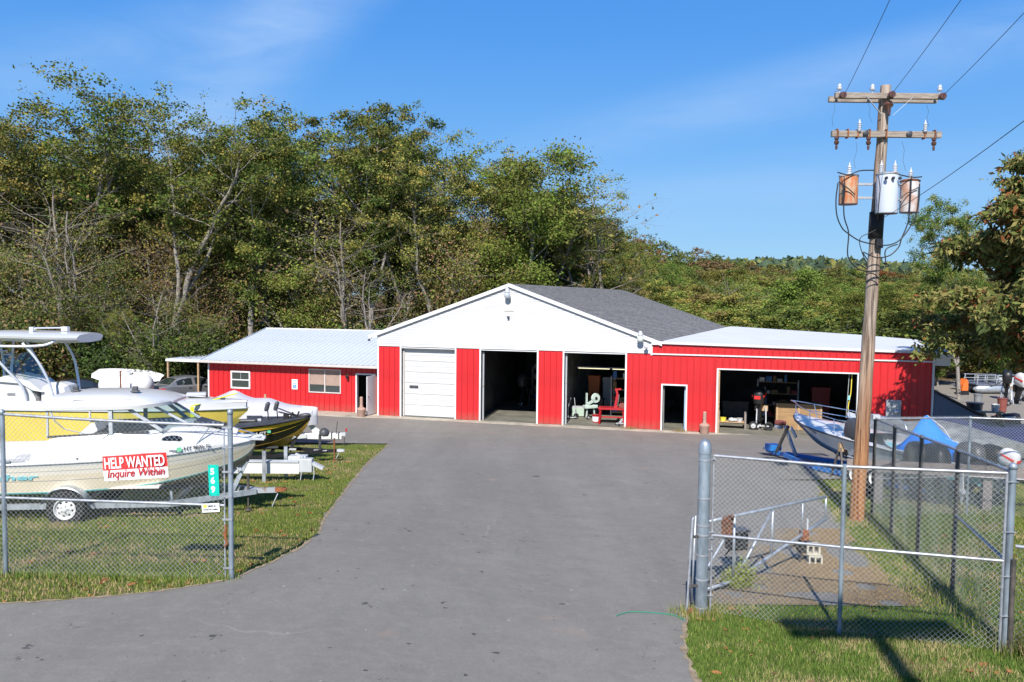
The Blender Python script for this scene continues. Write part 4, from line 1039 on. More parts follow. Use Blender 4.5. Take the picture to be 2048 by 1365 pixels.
for yy in (-.19, .17): MB().bx(x1a, x1b, yy - .05, yy + .05, za1 - .06, za1 + .065).build('crossarm', 'crossarm', up_, bevel=.006)
MB().bx(x2a, x2b, -.22, -.12, za2 - .07, za2 + .065).build('crossarm', 'crossarm', up_, bevel=.006)
for s_ in (-1, 1):
    xc = lean * za1 / HP
    MB().bar((xc + s_ * .52, -.25, za1 - .03), (xc + s_ * .12, -.16, za1 - .42), .03, .008).build('brace', 'lgrey', up_)
def pin_insulator(x, z, y, name='pin_insulator', m='greyporc'):
    MB().lathe([(.012, -.02), (.012, .06), (.05, .07), (.062, .10), (.04, .12), (.05, .14), (.03, .18), (.035, .20), (.01, .21)], (x, y, z), 12).build(name, m, up_, smooth=True, angle=40)
pin_insulator(x1a + .10, za1 + .06, -.19); pin_insulator(x1a + .84, za1 + .06, -.19); pin_insulator(x1b - .12, za1 + .06, -.19)
def shackle(x, z, y):
    MB().lathe([(.02, 0), (.075, .01), (.08, .04), (.05, .06), (.075, .08), (.07, .11), (.02, .12)], (x, y, z), 14, (0, -1, 0)).build('strain_insulator', 'porcelain', up_, smooth=True, angle=40)
shackle(x1a + .13, za1 - .02, -.26); shackle(x1b - .12, za1 - .02, -.26); shackle(lean * .98, za1 + .0, -.28)
MB().lathe([(.03, 0), (.10, .03), (.11, .10), (.05, .16), (.04, .24), (.02, .34)], (lean * za1 / HP, -.17, za1 - .12), 12, (0, -.3, -1)).build('strain_insulator', 'porcelain', up_, smooth=True, angle=40)
# lower arm: arresters, cut-outs
for px in (1710, 1840):
    x = xpx(px, 260); b = MB(); prof = [(.02, 0)]
    for i in range(5): prof += [(.048, .03 + i * .04), (.03, .045 + i * .04)]
    b.lathe(prof + [(.012, .25), (.006, .29)], (x, -.24, za2 + .03), 12); b.build('lightning_arrester', 'greyporc', up_, smooth=True, angle=40)
for px in (1667, 1688, 1708, 1731, 1764, 1840, 1860):
    x = xpx(px, 272); MB().bx(x - .013, x + .013, -.245, -.10, za2 - .10, za2 + .10).build('strap', 'rust', up_)
for px, dz in ((1664, 0), (1727, 0), (1856, 0)):
    x = xpx(px, 285); b = MB(); b.lathe([(.02, 0), (.05, -.02), (.05, -.07), (.025, -.09), (.055, -.12), (.05, -.17), (.02, -.20), (.03, -.24), (.02, -.30)][::-1], (x, -.26, za2 - .07), 12)
    b.build('cutout_insulator', 'porcelain', up_, smooth=True, angle=40); MB().lathe([(.018, -.27), (.022, -.24)], (x, -.26, za2 - .07), 8).build('clamp', 'chrome', up_)
for px in (1722, 1808):
    x = xpx(px, 272); MB().lathe([(.06, 0), (.065, .05), (.03, .07)], (x, -.22, za2), 12, (0, -1, 0)).build('fuse_holder', 'dgrey', up_)
# transformers
def transformer(cx, top, bot, r, m, capm, yy, name='transformer', bush=1):
    t = MB().lathe([(r * .97, bot + .0), (r, bot + .02), (r, top - .03), (r * .99, top)], (cx, yy, 0), 28).build(name, m, up_, smooth=True, angle=40)
    MB().lathe([(r * 1.06, top), (r * 1.07, top + .025), (r * .8, top + .05), (.02, top + .065)], (cx, yy, 0), 28).build('lid', capm, t, smooth=True, angle=40)
    MB().lathe([(r * .6, bot - .012), (r * 1.0, bot - .012), (r * 1.0, bot + .001)], (cx, yy, 0), 24).build('base_ring', 'dgrey', t)
    for i in range(bush):
        xx = cx + (i - (bush - 1) / 2) * r * 1.3; prof = [(.025, 0)]
        for k in range(4): prof += [(.055, .03 + k * .045), (.032, .05 + k * .045)]
        MB().lathe(prof + [(.012, .23), (.012, .28)], (xx, yy - .02, top + .04), 12).build('bushing', 'greyporc', t, smooth=True, angle=40)
    return t
M['trust'] = mat('rusty_transformer', (.50, .17, .07), .75, col2=(.48, .34, .22), scale=6, streak=(2.0, 2.0, .6), lo=.42, hi=.55)
M['tgrey'] = mat('pale_grey_transformer', (.56, .60, .68), .4, var=.05, scale=3)
M['tlite'] = mat('stained_transformer', (.58, .56, .57), .5, col2=(.46, .27, .19), scale=2.0, streak=(1.5, 1.5, .8), lo=.36, hi=.50)
xL, xC, xR = xpx(1695, 382), xpx(1757, 392), xpx(1817, 392)
tl_ = transformer(xL, zpx(355), zpx(410), .205, 'trust', 'lgrey', -.05); tcn = transformer(xC, zpx(356), zpx(431), .235, 'tgrey', 'steelrust', -.42, bush=2); tr_ = transformer(xR, zpx(364), zpx(425), .205, 'tlite', 'rust', -.05)
for z_, a, b_ in ((zpx(370), xL + .18, xC - .1), (zpx(397), xL + .18, xC - .1), (zpx(372), xC + .1, xR - .18), (zpx(400), xC + .1, xR - .18)):
    MB().bx(a, b_, -.09, -.02, z_ - .025, z_ + .025).build('hanger_bracket', 'steelrust', up_)
for x in (xC - .15, xC, xC + .15): MB().lathe([(.03, 0), (.035, .05), (.02, .09)], (x, -.66, zpx(366)), 10, (0, -1, .2)).build('terminal', 'dgrey', up_)
MB().tube([pl(zpx(431) - .62), pl(zpx(431) + .05)], .158, 18).build('black_band', 'black2', up_, smooth=True) if 'black2' in M else MB().tube([pl(zpx(478)), pl(zpx(425))], .162, 18).build('black_band', mat('band_black', (.012, .011, .010), .7), up_, smooth=True)  # plain black sleeve round the pole below the transformers
def smooth_path(pts, n=8):
    P = [Vector(p) for p in pts]; out = []
    for i in range(len(P) - 1):
        p0 = P[max(i - 1, 0)]; p1 = P[i]; p2 = P[i + 1]; p3 = P[min(i + 2, len(P) - 1)]
        for k in range(n):
            t = k / n; out.append(0.5 * ((2 * p1) + (-p0 + p2) * t + (2 * p0 - 5 * p1 + 4 * p2 - p3) * t * t + (-p0 + 3 * p1 - 3 * p2 + p3) * t ** 3))
    out.append(P[-1]); return out
def cable(pxs, y=-.30, r=.014, m='dark'):
    pts = []
    for q in pxs:
        yy = q[2] if len(q) > 2 else y; a = aty(q[0], q[1], PB[1] + yy); pts.append((a[0] - PB[0], yy, a[2] - PB[2]))
    return MB().tube(smooth_path(pts), r, 6).build('cable', m, up_, smooth=True)
cable([(1676, 366), (1672, 400), (1674, 432), (1684, 456), (1697, 468), (1717, 481), (1737, 487), (1750, 489)])
cable([(1688, 366), (1688, 430), (1697, 465), (1695, 505), (1700, 522), (1716, 538), (1735, 543), (1754, 541)])
cable([(1839, 368), (1838, 400), (1832, 430), (1820, 455), (1800, 480), (1780, 490), (1757, 491)])
cable([(1823, 352), (1820, 410), (1816, 445), (1803, 478), (1797, 495), (1780, 511), (1758, 516), (1742, 512), (1726, 505), (1735, 520)])
cable([(1752, 460), (1738, 467), (1723, 474), (1719, 485), (1724, 505), (1732, 525), (1735, 534)], r=.010)
cable([(1795, 489), (1776, 496), (1770, 505), (1771, 520), (1770, 535), (1756, 542), (1733, 545)])
cable([(1675, 345), (1697, 350), (1720, 342), (1748, 341)]); cable([(1777, 350), (1780, 344), (1800, 350), (1825, 355), (1844, 354)])
cable([(1677, 364), (1697, 378), (1710, 390)], r=.012); cable([(1836, 376), (1812, 388), (1797, 402)], r=.012)
cable([(1711, 528), (1720, 530), (1733, 538)]); cable([(1688, 352), (1690, 380), (1687, 410)], r=.010)
cable([(1757, 352, -.68), (1760, 380, -.70), (1757, 415, -.70), (1755, 440, -.45)], r=.010)
for px, py in ((1737, 547), (1736, 561)):
    cable([(px - 5, py + 4, -.12), (px + 3, py, -.22), (px + 12, py + 2, -.22), (px + 20, py + 9, -.12)], r=.012)
MB().box(pl(zpx(489), 0, -.20), (.14, .12, .20)).build('cable_clamp', 'dark', up_)
# thin droppers
def thin(p0, p1, k=.03):
    a = aty(p0[0], p0[1], PB[1] - .2); b_ = aty(p1[0], p1[1], PB[1] - .2); A = Vector((a[0] - PB[0], -.2, a[2] - PB[2])); B_ = Vector((b_[0] - PB[0], -.2, b_[2] - PB[2]))
    MB().tube([A, A.lerp(B_, .3) + Vector((k, 0, 0)), A.lerp(B_, .65) - Vector((k, 0, 0)), B_], .0035, 4).build('jumper_wire', 'dgrey', up_)
thin((1668, 206), (1666, 254)); thin((1735, 205), (1744, 245)); thin((1853, 210), (1858, 254)); thin((1712, 285), (1710, 338)); thin((1804, 283), (1811, 342)); thin((1668, 182), (1680, 186), .0)
thin((1737, 178), (1762, 186), .0)
# the neighbouring pole stands just outside the frame, its crossarm's shadow lies on the grass
PB2 = (2.63, -2.0, gzf(2.63, -2.0)); up2 = thing('utility_pole', 'neighbouring wooden utility pole standing beside the camera whose shadow falls on the grass', 'utility pole', PB2)
H2 = 14.10 - PB2[2]; HW = 11.75 - PB2[2]
MB().tube([(0, 0, -.3), (0, 0, H2)], [.17, .115], 14).build('pole', 'pole', up2, smooth=True)
MB().bx(-1.22, 1.22, -.28, -.12, H2 - .48, H2 - .27).build('crossarm', 'crossarm', up2); MB().bx(-1.22, 1.22, .12, .28, H2 - .48, H2 - .27).build('crossarm', 'crossarm', up2)  # top arms oversized so their shadow on the grass comes out darker
MB().bx(-1.22, 1.22, .12, .22, HW - .13, HW).build('crossarm', 'crossarm', up2)
for x in (-1.1, 0.15, 1.1): MB().lathe([(.012, -.02), (.012, .06), (.06, .07), (.07, .12), (.05, .14), (.06, .18), (.02, .21)], (x, .17, HW), 10).build('insulator', 'greyporc', up2)
def wire(a, b_, sag, lab, r=.006):
    a, b_ = Vector(a), Vector(b_); pts = [a.lerp(b_, t / 24) - Vector((0, 0, sag * 4 * (t / 24) * (1 - t / 24))) for t in range(25)]
    return tag(MB().tube(pts, r, 5).build('overhead_wire', 'dgrey', None), lab, 'wire', 'overhead wires between the poles')
A_ = lambda x, z, y=-.36: (PB[0] + x, PB[1] + y, PB[2] + z)
wire(A_(x1a + .15, za1 - .01), (PB2[0] - 1.1, PB2[1], PB2[2] + HW + .15), .30, 'leftmost overhead wire leaving the top crossarm')
wire(A_(lean * .98, za1 + .02), (PB2[0] + .1, PB2[1], PB2[2] + HW + .15), .30, 'overhead wire leaving the top crossarm next to the pole tip')
wire(A_(x1b - .12, za1 - .0), (PB2[0] + 1.2, PB2[1], PB2[2] + HW + .15), .30, 'overhead wire leaving the right end of the top crossarm')
wire(A_(lean * .6 + .05, zpx(440), -.2), (PB2[0] + .9, PB2[1], PB2[2] + HW - 1.6), .35, 'lowest overhead wire passing in front of the right transformer')
# ================================================================ TREES AND GRASS
def leafmat(name, c, tr=0.14):
    m = bpy.data.materials.new(name); m.use_nodes = True; nt = m.node_tree; n = nt.nodes; L = nt.links; n.clear()
    o = n.new('ShaderNodeOutputMaterial'); d = n.new('ShaderNodeBsdfDiffuse'); t = n.new('ShaderNodeBsdfTranslucent'); x = n.new('ShaderNodeMixShader')
    oi = n.new('ShaderNodeObjectInfo'); hs = n.new('ShaderNodeHueSaturation'); hs.inputs['Color'].default_value = tuple(c) + (1,)
    mr = n.new('ShaderNodeMapRange'); mr.inputs[3].default_value = .72; mr.inputs[4].default_value = 1.28; L.new(oi.outputs['Random'], mr.inputs[0]); L.new(mr.outputs[0], hs.inputs['Value'])
    m2 = n.new('ShaderNodeMath'); m2.operation = 'MULTIPLY_ADD'; m2.inputs[1].default_value = 0.05; m2.inputs[2].default_value = .475
    fr = n.new('ShaderNodeMath'); fr.operation = 'FRACT'; ml = n.new('ShaderNodeMath'); ml.operation = 'MULTIPLY'; ml.inputs[1].default_value = 17.3
    L.new(oi.outputs['Random'], ml.inputs[0]); L.new(ml.outputs[0], fr.inputs[0]); L.new(fr.outputs[0], m2.inputs[0]); L.new(m2.outputs[0], hs.inputs['Hue'])
    L.new(hs.outputs[0], d.inputs[0]); L.new(hs.outputs[0], t.inputs[0]); x.inputs[0].default_value = tr
    L.new(d.outputs[0], x.inputs[1]); L.new(t.outputs[0], x.inputs[2]); L.new(x.outputs[0], o.inputs[0]); return m
M['lf_green'] = leafmat('leaf_green', (.128, .180, .040)); M['lf_olive'] = leafmat('leaf_olive', (.205, .208, .056)); M['lf_dark'] = leafmat('leaf_dark_green', (.065, .095, .028))
M['lf_yellow'] = leafmat('leaf_yellowing', (.34, .28, .07)); M['lf_brown'] = leafmat('leaf_brown', (.24, .165, .08)); M['lf_rust'] = leafmat('leaf_rust', (.26, .09, .035)); M['lf_bright'] = leafmat('leaf_bright_green', (.16, .26, .045))
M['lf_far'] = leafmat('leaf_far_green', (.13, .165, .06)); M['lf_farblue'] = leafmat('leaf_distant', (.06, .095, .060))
M['bark'] = mat('grey_bark', (.36, .33, .29), .95, col2=(.16, .14, .115), scale=4, streak=(5, 5, .9), bump=.6, bscale=14)
M['barkdark'] = mat('dark_bark', (.10, .085, .07), .95, col2=(.045, .038, .032), scale=4, streak=(5, 5, .9))
M['twig'] = mat('grey_twig', (.24, .21, .18), .95, var=.3)
rng = np.random.default_rng(5)
def leaf_quads(C, size, aspect=.55, droop=0.0, rng=rng, bend=True):
    """one pointed leaf (2 triangles as a rhombic quad) per centre"""
    n = len(C); a = rng.normal(size=(n, 3)); a[:, 2] = a[:, 2] * .7 - droop; a /= np.linalg.norm(a, axis=1)[:, None] + 1e-9
    u = rng.normal(size=(n, 3)); b = np.cross(a, u); b /= np.linalg.norm(b, axis=1)[:, None] + 1e-9
    s = size * (.5 + 1.5 * rng.random(n) ** 1.6)[:, None]; w = s * aspect
    V = np.empty((n, 4, 3)); V[:, 0] = C; V[:, 1] = C + a * s * .5 + b * w * .5; V[:, 2] = C + a * s; V[:, 3] = C + a * s * .5 - b * w * .5
    return V.reshape(-1, 3), np.arange(n * 4).reshape(n, 4)
class Wood:
    def __init__(s): s.b = MB()
    def branch(s, p, d, L, r, seg, rnd, wob, lift, sides):
        pts = [Vector(p)]; rs = [r]; d = Vector(d).normalized()
        for i in range(seg):
            d = (d + Vector((rnd.uniform(-wob, wob), rnd.uniform(-wob, wob), rnd.uniform(-wob, wob) + lift))).normalized()
            pts.append(pts[-1] + d * (L / seg)); rs.append(r * (1 - .82 * (i + 1) / seg))
        s.b.tube(pts, rs, sides, cap=False); return pts, rs
def make_tree(name, seed, H=18., r=.22, start=.35, n1=16, reach=3.6, n2=6, leaves=9000, lsize=.24, clump=.55, mats=('lf_green', 'lf_olive', 'lf_dark'), mixp=(.45, .35, .2), bark='bark', droop=.1, lean=.0, top_taper=.55, bare=0.0, wob=.10, fork=0, aspect=.6, fill=1.0, up=.5):
    rnd = random.Random(seed); g = np.random.default_rng(seed); W = Wood(); ends = []
    stems = []
    tp, tr = W.branch((0, 0, -.4), (lean, rnd.uniform(-.05, .05), 1), H * .94, r, 16, rnd, wob, .06, 7); stems.append((tp, tr, 1.0))
    for f in range(fork):
        i = rnd.randint(3, 7); q = tp[i]; an = rnd.uniform(0, 2 * PI)
        fp, frr = W.branch(q, (math.cos(an) * .55, math.sin(an) * .55, 1), H * .94 * (1 - i / 16) * rnd.uniform(.75, .98), tr[i] * .75, 12, rnd, wob, .10, 6); stems.append((fp, frr, .8))
    for tp, tr, k in stems:
        m = int(n1 * k)
        for i in range(m):
            t = start + (1 - start) * (i + rnd.random() * .7) / m; t = min(t, .985)
            if k < 1: t = max(t, .25)
            x = t * (len(tp) - 1); j = int(x); p = tp[j].lerp(tp[min(j + 1, len(tp) - 1)], x - j); rad = tr[j]
            an = i * 2.4 + rnd.uniform(-.5, .5); prof = math.sin(PI * min(1, max(0.12, (1 - (t - start) / (1 - start)) * (1 - top_taper * .4) + .18))) if t > start else .6
            L = reach * (0.35 + .75 * prof) * rnd.uniform(.7, 1.2); e = up + rnd.uniform(-.15, .35)
            bp, br = W.branch(p, (math.cos(an), math.sin(an), e), L, max(.02, rad * .45), 6, rnd, .22, .05 - droop * .3, 5)
            for q in range(n2):
                tt = rnd.uniform(.25, 1.0) * 6; jj = min(int(tt), 5); pp = bp[jj].lerp(bp[jj + 1], tt - jj); a2 = rnd.uniform(0, 2 * PI)
                sp_, _ = W.branch(pp, (math.cos(a2), math.sin(a2), rnd.uniform(-.2, .8)), L * rnd.uniform(.22, .45), max(.010, br[jj] * .5), 3, rnd, .3, .0, 3)
                ends += [sp_[1], sp_[2], sp_[3], sp_[3]]
            ends += [bp[5], bp[6]]
    E = np.array([tuple(e) for e in ends]); keep = g.random(len(E)) > bare; E = E[keep] if keep.any() else E[:1]
    root = W.b.mesh('trunk', bark, smooth=True)
    crown = None; HT = H
    if leaves:
        # leaves grow in clumps at the twig ends; some twigs carry more than others
        wgt = g.gamma(.6, 1, len(E)); wgt /= wgt.sum(); idx = g.choice(len(E), leaves, p=wgt)
        C = E[idx] + g.normal(size=(leaves, 3)) * clump * np.array([1, 1, .62])
        V, Fq = leaf_quads(C, lsize, aspect, droop, g)
        HT = float(np.percentile(C[:, 2], 99.7)) if leaves > 1000 else float(E[:, 2].max())
        # clumps share a colour
        cm = g.choice(len(mats), len(E), p=np.array(mixp) / sum(mixp)); mi = cm[idx]; fl = g.random(leaves) < .3; mi[fl] = g.choice(len(mats), fl.sum(), p=np.array(mixp) / sum(mixp))
        crown = npmesh('crown', V, Fq, mats, mi)
    return dict(name=name, H=HT, trunk=root, crown=crown)
def put_tree(v, x, y, h, rz, label, group, cat='tree', sx=1.0, z=None, name=None):
    s = h / v['H']; t = thing(name or v['name'], label, cat, (x, y, gzf(x, y) if z is None else z), rz, group)
    t.scale = (s * sx, s * sx, s)
    for nm, me in (('trunk', v['trunk']), ('crown', v['crown'])):
        if me is None: continue
        o = bpy.data.objects.new(nm, me); COL.objects.link(o); o.parent = t
    return t
G_, O_, D_, Y_, B_, X_, BR = 'lf_green', 'lf_olive', 'lf_dark', 'lf_yellow', 'lf_brown', 'lf_rust', 'lf_bright'
TV = {}
TV['full'] = [make_tree('broadleaf_tree', s, H=19, r=.26, leaves=62000, lsize=.125, reach=4.3, n1=28, start=.34, mats=(G_, O_, D_, Y_), mixp=(.38, .38, .14, .10), fork=1, clump=.27, top_taper=.2) for s in (11, 12, 13)]
TV['airy'] = [make_tree('broadleaf_tree', s, H=19, r=.28, leaves=33000, lsize=.125, reach=4.3, n1=22, start=.44, mats=(G_, O_, D_, Y_), mixp=(.34, .42, .10, .14), fork=2, clump=.26, wob=.17, top_taper=.2) for s in (21, 22, 23)]
TV['bright'] = [make_tree('broadleaf_tree', s, H=15, leaves=38000, lsize=.13, reach=3.2, n1=24, start=.18, mats=(BR, G_, O_), mixp=(.25, .5, .25), clump=.45) for s in (31,)]
TV['under'] = [make_tree('understory_tree', s, H=11, r=.13, leaves=15000, lsize=.12, reach=3.2, n1=18, start=.12, mats=(G_, O_, B_, D_), mixp=(.24, .30, .26, .20), clump=.6, fork=1, wob=.16) for s in (41, 42, 43)]
TV['brown'] = [make_tree('understory_tree', s, H=12, r=.15, leaves=8500, lsize=.115, reach=3.6, n1=20, start=.15, mats=(B_, O_, Y_), mixp=(.45, .40, .15), clump=.65, fork=2, wob=.18) for s in (51, 52)]
TV['bare'] = [make_tree('leafless_tree', s, H=13, r=.20, leaves=260, lsize=.18, reach=4.6, n1=10, n2=6, start=.30, mats=(B_, O_), mixp=(.6, .4), fork=2, wob=.22, bark='twig', up=.35) for s in (61, 62)]
TV['shrub'] = [make_tree('shrub', s, H=4, r=.05, leaves=7000, lsize=.14, reach=1.9, n1=14, n2=5, start=.05, mats=m, mixp=(.5, .35, .15), clump=.42, fork=2, wob=.2) for s, m in ((71, (D_, G_, O_)), (72, (D_, D_, G_)), (73, (D_, B_, O_)))]  # dark leaf shares stand in for dim light at the wood's foot
TV['mid'] = [make_tree('broadleaf_tree', s, H=12, r=.16, leaves=19000, lsize=.165, reach=3.4, n1=18, n2=4, start=.15, mats=m, mixp=(.45, .35, .2), clump=.38) for s, m in ((81, (G_, O_, Y_)), (82, (O_, G_, BR)), (83, (O_, Y_, B_)), (84, (D_, G_, O_)))]
TV['rust'] = [make_tree('autumn_tree', 91, H=12, r=.16, leaves=5200, lsize=.33, reach=3.4, n1=18, n2=4, start=.15, mats=(X_, B_, O_), mixp=(.5, .25, .25), clump=.62)]
TV['cone'] = [make_tree('broadleaf_tree', 95, H=14, r=.18, leaves=24000, lsize=.16, reach=2.9, n1=26, n2=4, start=.08, mats=(G_, BR, D_), mixp=(.55, .25, .2), clump=.5, top_taper=1.0)]
rt = random.Random(77)
def tree_at(kind, px, topy, d, label, group, vi=None, sx=None, rz=None):
    if topy < 360 and kind in ('full', 'airy'): topy += 22
    x, y, ztop = aty(px, topy, d); v = TV[kind][vi if vi is not None else rt.randrange(len(TV[kind]))]
    h = ztop - gzf(x, y); h = max(h, 2.5)
    return put_tree(v, x, y, h, rt.uniform(0, 6.28) if rz is None else rz, label, group, sx=sx or rt.uniform(.85, 1.1))
# skyline trees of the big wood, left to right: (pixel column, top row, distance, kind, description)
SKY = [(-60, 205, 57, 'airy', 'tall grey limbed tree cut by the left border'), (5, 200, 60, 'airy', 'bare topped thin tree at the left border'),
    (70, 215, 56, 'airy', 'tall airy tree above the T-top boat, second crown from the left'), (190, 160, 58, 'airy', 'tallest airy crown over the left of the wood'),
    (265, 245, 63, 'full', 'lower crown in the dip between two airy crowns'), (340, 192, 55, 'airy', 'leaning airy tree with open crown left of the sky notch'),
    (440, 285, 62, 'full', 'small crown just right of the sky notch'), (500, 205, 56, 'full', 'broad dense crown over the left end of the office roof'),
    (590, 225, 59, 'full', 'dense olive crown above the office roof ridge'), (655, 212, 62, 'full', 'narrow dense crown left of the tallest middle tree'),
    (742, 193, 57, 'full', 'tallest dense tree in the middle of the wood'), (800, 245, 60, 'airy', 'open crown sloping down right of the tallest middle tree'),
    (885, 270, 58, 'airy', 'slim dark crown after the gap in the middle of the wood'), (955, 285, 60, 'full', 'dark full crown above the left slope of the gable'),
    (1005, 300, 57, 'bright', 'bright green crown above the gable peak'), (1075, 308, 59, 'airy', 'airy crown right of the bright green tree'),
    (1130, 352, 61, 'full', 'low full crown near the right end of the tall wood'), (1180, 345, 58, 'bare', 'thin nearly leafless tree at the right end of the tall wood'),
    (1225, 425, 60, 'airy', 'small crown where the wood drops towards the hill')]
for i, (px, ty, d, k, lab) in enumerate(SKY): tree_at(k, px, ty, d, lab, 'tall trees of the wood behind the workshop')
# individually readable trunks and bare trees at the wood's edge
EDGE = [(80, 330, 52, 'bare', 'crooked pale trunk leaning behind the T-top'), (150, 380, 51, 'bare', 'pale forked tree right of the T-top'), (300, 520, 50, 'bare', 'low arching leafless tree behind the propane tank'),
    (545, 330, 57, 'airy', 'tree with straight pale trunk behind the office roof'), (600, 420, 57, 'under', 'bright leaved young tree above the office ridge'), (700, 400, 56, 'bare', 'tangled leafless tree with long drooping limbs above the office roof'),
    (760, 470, 55, 'bare', 'leafless branches reaching right above the gable eave'), (640, 455, 57.5, 'bright', 'leafy bright green sapling above the office roof'), (880, 420, 58, 'under', 'dim understory tree above the left gable slope'),
    (1040, 480, 62, 'bright', 'yellow green tree rising behind the gable peak'), (1190, 520, 64, 'bare', 'leafless branching tree behind the grey shingle roof')]
for px, ty, d, k, lab in EDGE: tree_at(k, px, ty, d, lab, 'trees at the near edge of the wood')
# second and third ranks fill the wood
def skyline(px):
    P = [(-120, 190), (0, 170), (100, 215), (195, 170), (265, 255), (340, 230), (400, 310), (480, 230), (600, 245), (740, 220), (820, 290), (860, 330), (960, 310), (1075, 330), (1130, 370), (1200, 430), (1260, 462), (1300, 482), (1350, 492), (1420, 506), (1500, 526), (1700, 540), (1950, 552), (2100, 556)]
    return np.interp(px, [a for a, _ in P], [b for _, b in P])
RANKS = ['third rank', 'fourth rank', 'second rank', 'inner rank', 'nearest rank', 'last rank']
_cnt = {}
ORD = ['leftmost', 'second', 'third', 'fourth', 'fifth', 'sixth', 'seventh', 'eighth', 'ninth', 'tenth', 'eleventh', 'twelfth']
def spot(px):
    P = [(-40, 'beyond the left border'), (70, 'at the left border'), (185, 'over the T-top'), (320, 'over the propane tank'), (420, 'over the parked sedan'), (540, 'over the left end of the office roof'), (660, 'over the middle of the office roof'), (760, 'where office and workshop meet'), (880, 'over the left slope of the gable'), (1020, 'just left of the gable peak'), (1140, 'just right of the gable peak'), (1300, 'over the grey shingle roof')]
    for q, n_ in P:
        if px < q: return n_
    return 'at the right end of the wood'
LAB2 = {'full': 'full green tree', 'airy': 'thin crowned tree', 'under': 'low understory tree', 'brown': 'brown leaved straggly tree', 'bare': 'leafless grey tree'}
for rank, (d0, dy, step, kinds) in enumerate([(66, 95, 66, ('airy', 'full', 'airy')), (73, 120, 84, ('full', 'airy')), (57, 215, 80, ('under', 'brown', 'airy')), (62, 190, 70, ('under', 'brown', 'full')), (52.5, 330, 90, ('brown', 'under', 'airy', 'under')), (82, 150, 80, ('full',))]):
    px = -110 + rank * 17
    while px < 1250:
        k = kinds[rt.randrange(len(kinds))]; d = d0 + rt.uniform(-2.5, 2.5); ty = skyline(px) + dy + rt.uniform(-35, 45)
        if not (d < 60 and px > 790) and not (d < 55.5 and px > 400):    # the workshop stands there
            key_ = (k, spot(px), rank); _cnt[key_] = _cnt.get(key_, 0) + 1; tree_at(k, px, ty, d, (ORD[_cnt[key_] - 1] + ' ' if _cnt[key_] > 1 else '') + LAB2[k] + ' ' + spot(px) + ', ' + RANKS[rank], 'inner trees of the wood')
        px += step * rt.uniform(.75, 1.25)
# shrubs along the foot of the wood
px = -60
while px < 760:
    d = 51 + rt.uniform(-1, 3) + (6 if px > 380 else 0); x, y, _ = aty(px, 700, d); vi = rt.randrange(3); q_ = (spot(px), vi); _cnt[q_] = _cnt.get(q_, 0) + 1
    put_tree(TV['shrub'][vi], x, y, rt.uniform(2.8, 5.2), rt.uniform(0, 6.28), ['leafy shrub', 'dark green shrub', 'olive brown shrub'][vi] + ' ' + spot(px) + (', ' + ORD[_cnt[q_] - 1] if _cnt[q_] > 1 else ''), 'shrubs along the foot of the wood', 'shrub')
    px += rt.uniform(22, 46)
# mixed autumn wood rising behind the right wing
LAB3 = ['green yellow slope tree', 'light olive slope tree', 'yellowing slope tree', 'dark green slope tree']
def spot2(px, ri, vi):
    P = [(1255, 'over the shingle roof'), (1340, 'right of the shingle roof'), (1440, 'over the flat roof end'), (1560, 'left of the pointed tree'), (1700, 'left of the pole'), (1790, 'just right of the pole'), (3000, 'behind the drooping tree')]
    for q, n_ in P:
        if px < q: break
    key = (n_, ri, vi); _cnt[key] = _cnt.get(key, 0) + 1
    return n_ + (', ' + ORD[_cnt[key] - 1] + '' if _cnt[key] > 1 else '')
rowsR = [(62, 612), (70, 590), (82, 572), (97, None), (115, None), (135, None), (160, None), (190, None), (230, None)]
FARV = []; FARM = []; RK = ['lowest', 'second', 'third', 'fourth', 'fifth', 'topmost']
for ri, (d, ty0) in enumerate(rowsR):
    px = 1135 + 13 * (ri % 3)
    if d < 70: px = 1250
    while px < (1900 if d < 100 else 2090):
        f = ri / (len(rowsR) - 1); sk_ = skyline(px); ty = sk_ + (612 - sk_) * (1 - f) ** 1.5 + rt.uniform(-6, 12)
        vi = rt.choice([0, 0, 1, 1, 2, 3]); x, y, zt_ = aty(px, ty, d + rt.uniform(-4, 4)); h = zt_ - gzf(x, y)
        sxx = max(.95, min(1.7, 10.5 / h)) * rt.uniform(.9, 1.1) if h > 0 else 1
        if h > 2.0 and d < 140: put_tree(TV['mid'][vi], x, y, h, rt.uniform(0, 6.28), LAB3[vi] + ', ' + RK[ri] + ' rank, ' + spot2(px, ri, vi), 'autumn trees on the slope', sx=sxx)
        elif h > 2.0:
            me = TV['mid'][vi]['crown']; nv = len(me.vertices); co = np.empty(nv * 3, np.float32); me.vertices.foreach_get('co', co); co = co.reshape(-1, 4, 3)
            sel = np.random.default_rng(int(px)).choice(len(co), 1500, replace=False); q = co[sel]; cen = q.mean(axis=1, keepdims=True); q = cen + (q - cen) * 2.6
            an = rt.uniform(0, 6.28); k_ = h / TV['mid'][vi]['H']; ca, sa = math.cos(an), math.sin(an); q = q.reshape(-1, 3)
            FARV.append(np.stack([(q[:, 0] * ca - q[:, 1] * sa) * k_ * sxx + x, (q[:, 0] * sa + q[:, 1] * ca) * k_ * sxx + y, q[:, 2] * k_ + gzf(x, y)], 1)); FARM.append(np.full(1500, rt.choice([0, 1, 1, 2, 3])))
        px += rt.uniform(26, 40) * (62 / d) ** .25
V_ = np.concatenate(FARV); tag(npobj('distant_woods', V_, np.arange(len(V_)).reshape(-1, 4), ['lf_far', 'lf_olive', 'lf_brown', 'lf_green'], midx=np.concatenate(FARM)), 'autumn coloured canopy far up the slope below the horizon ridge', 'woods', kind='stuff')
tree_at('cone', 1565, 540, 66, 'pointed bright green tree behind the flat white roof', None, sx=1.25)
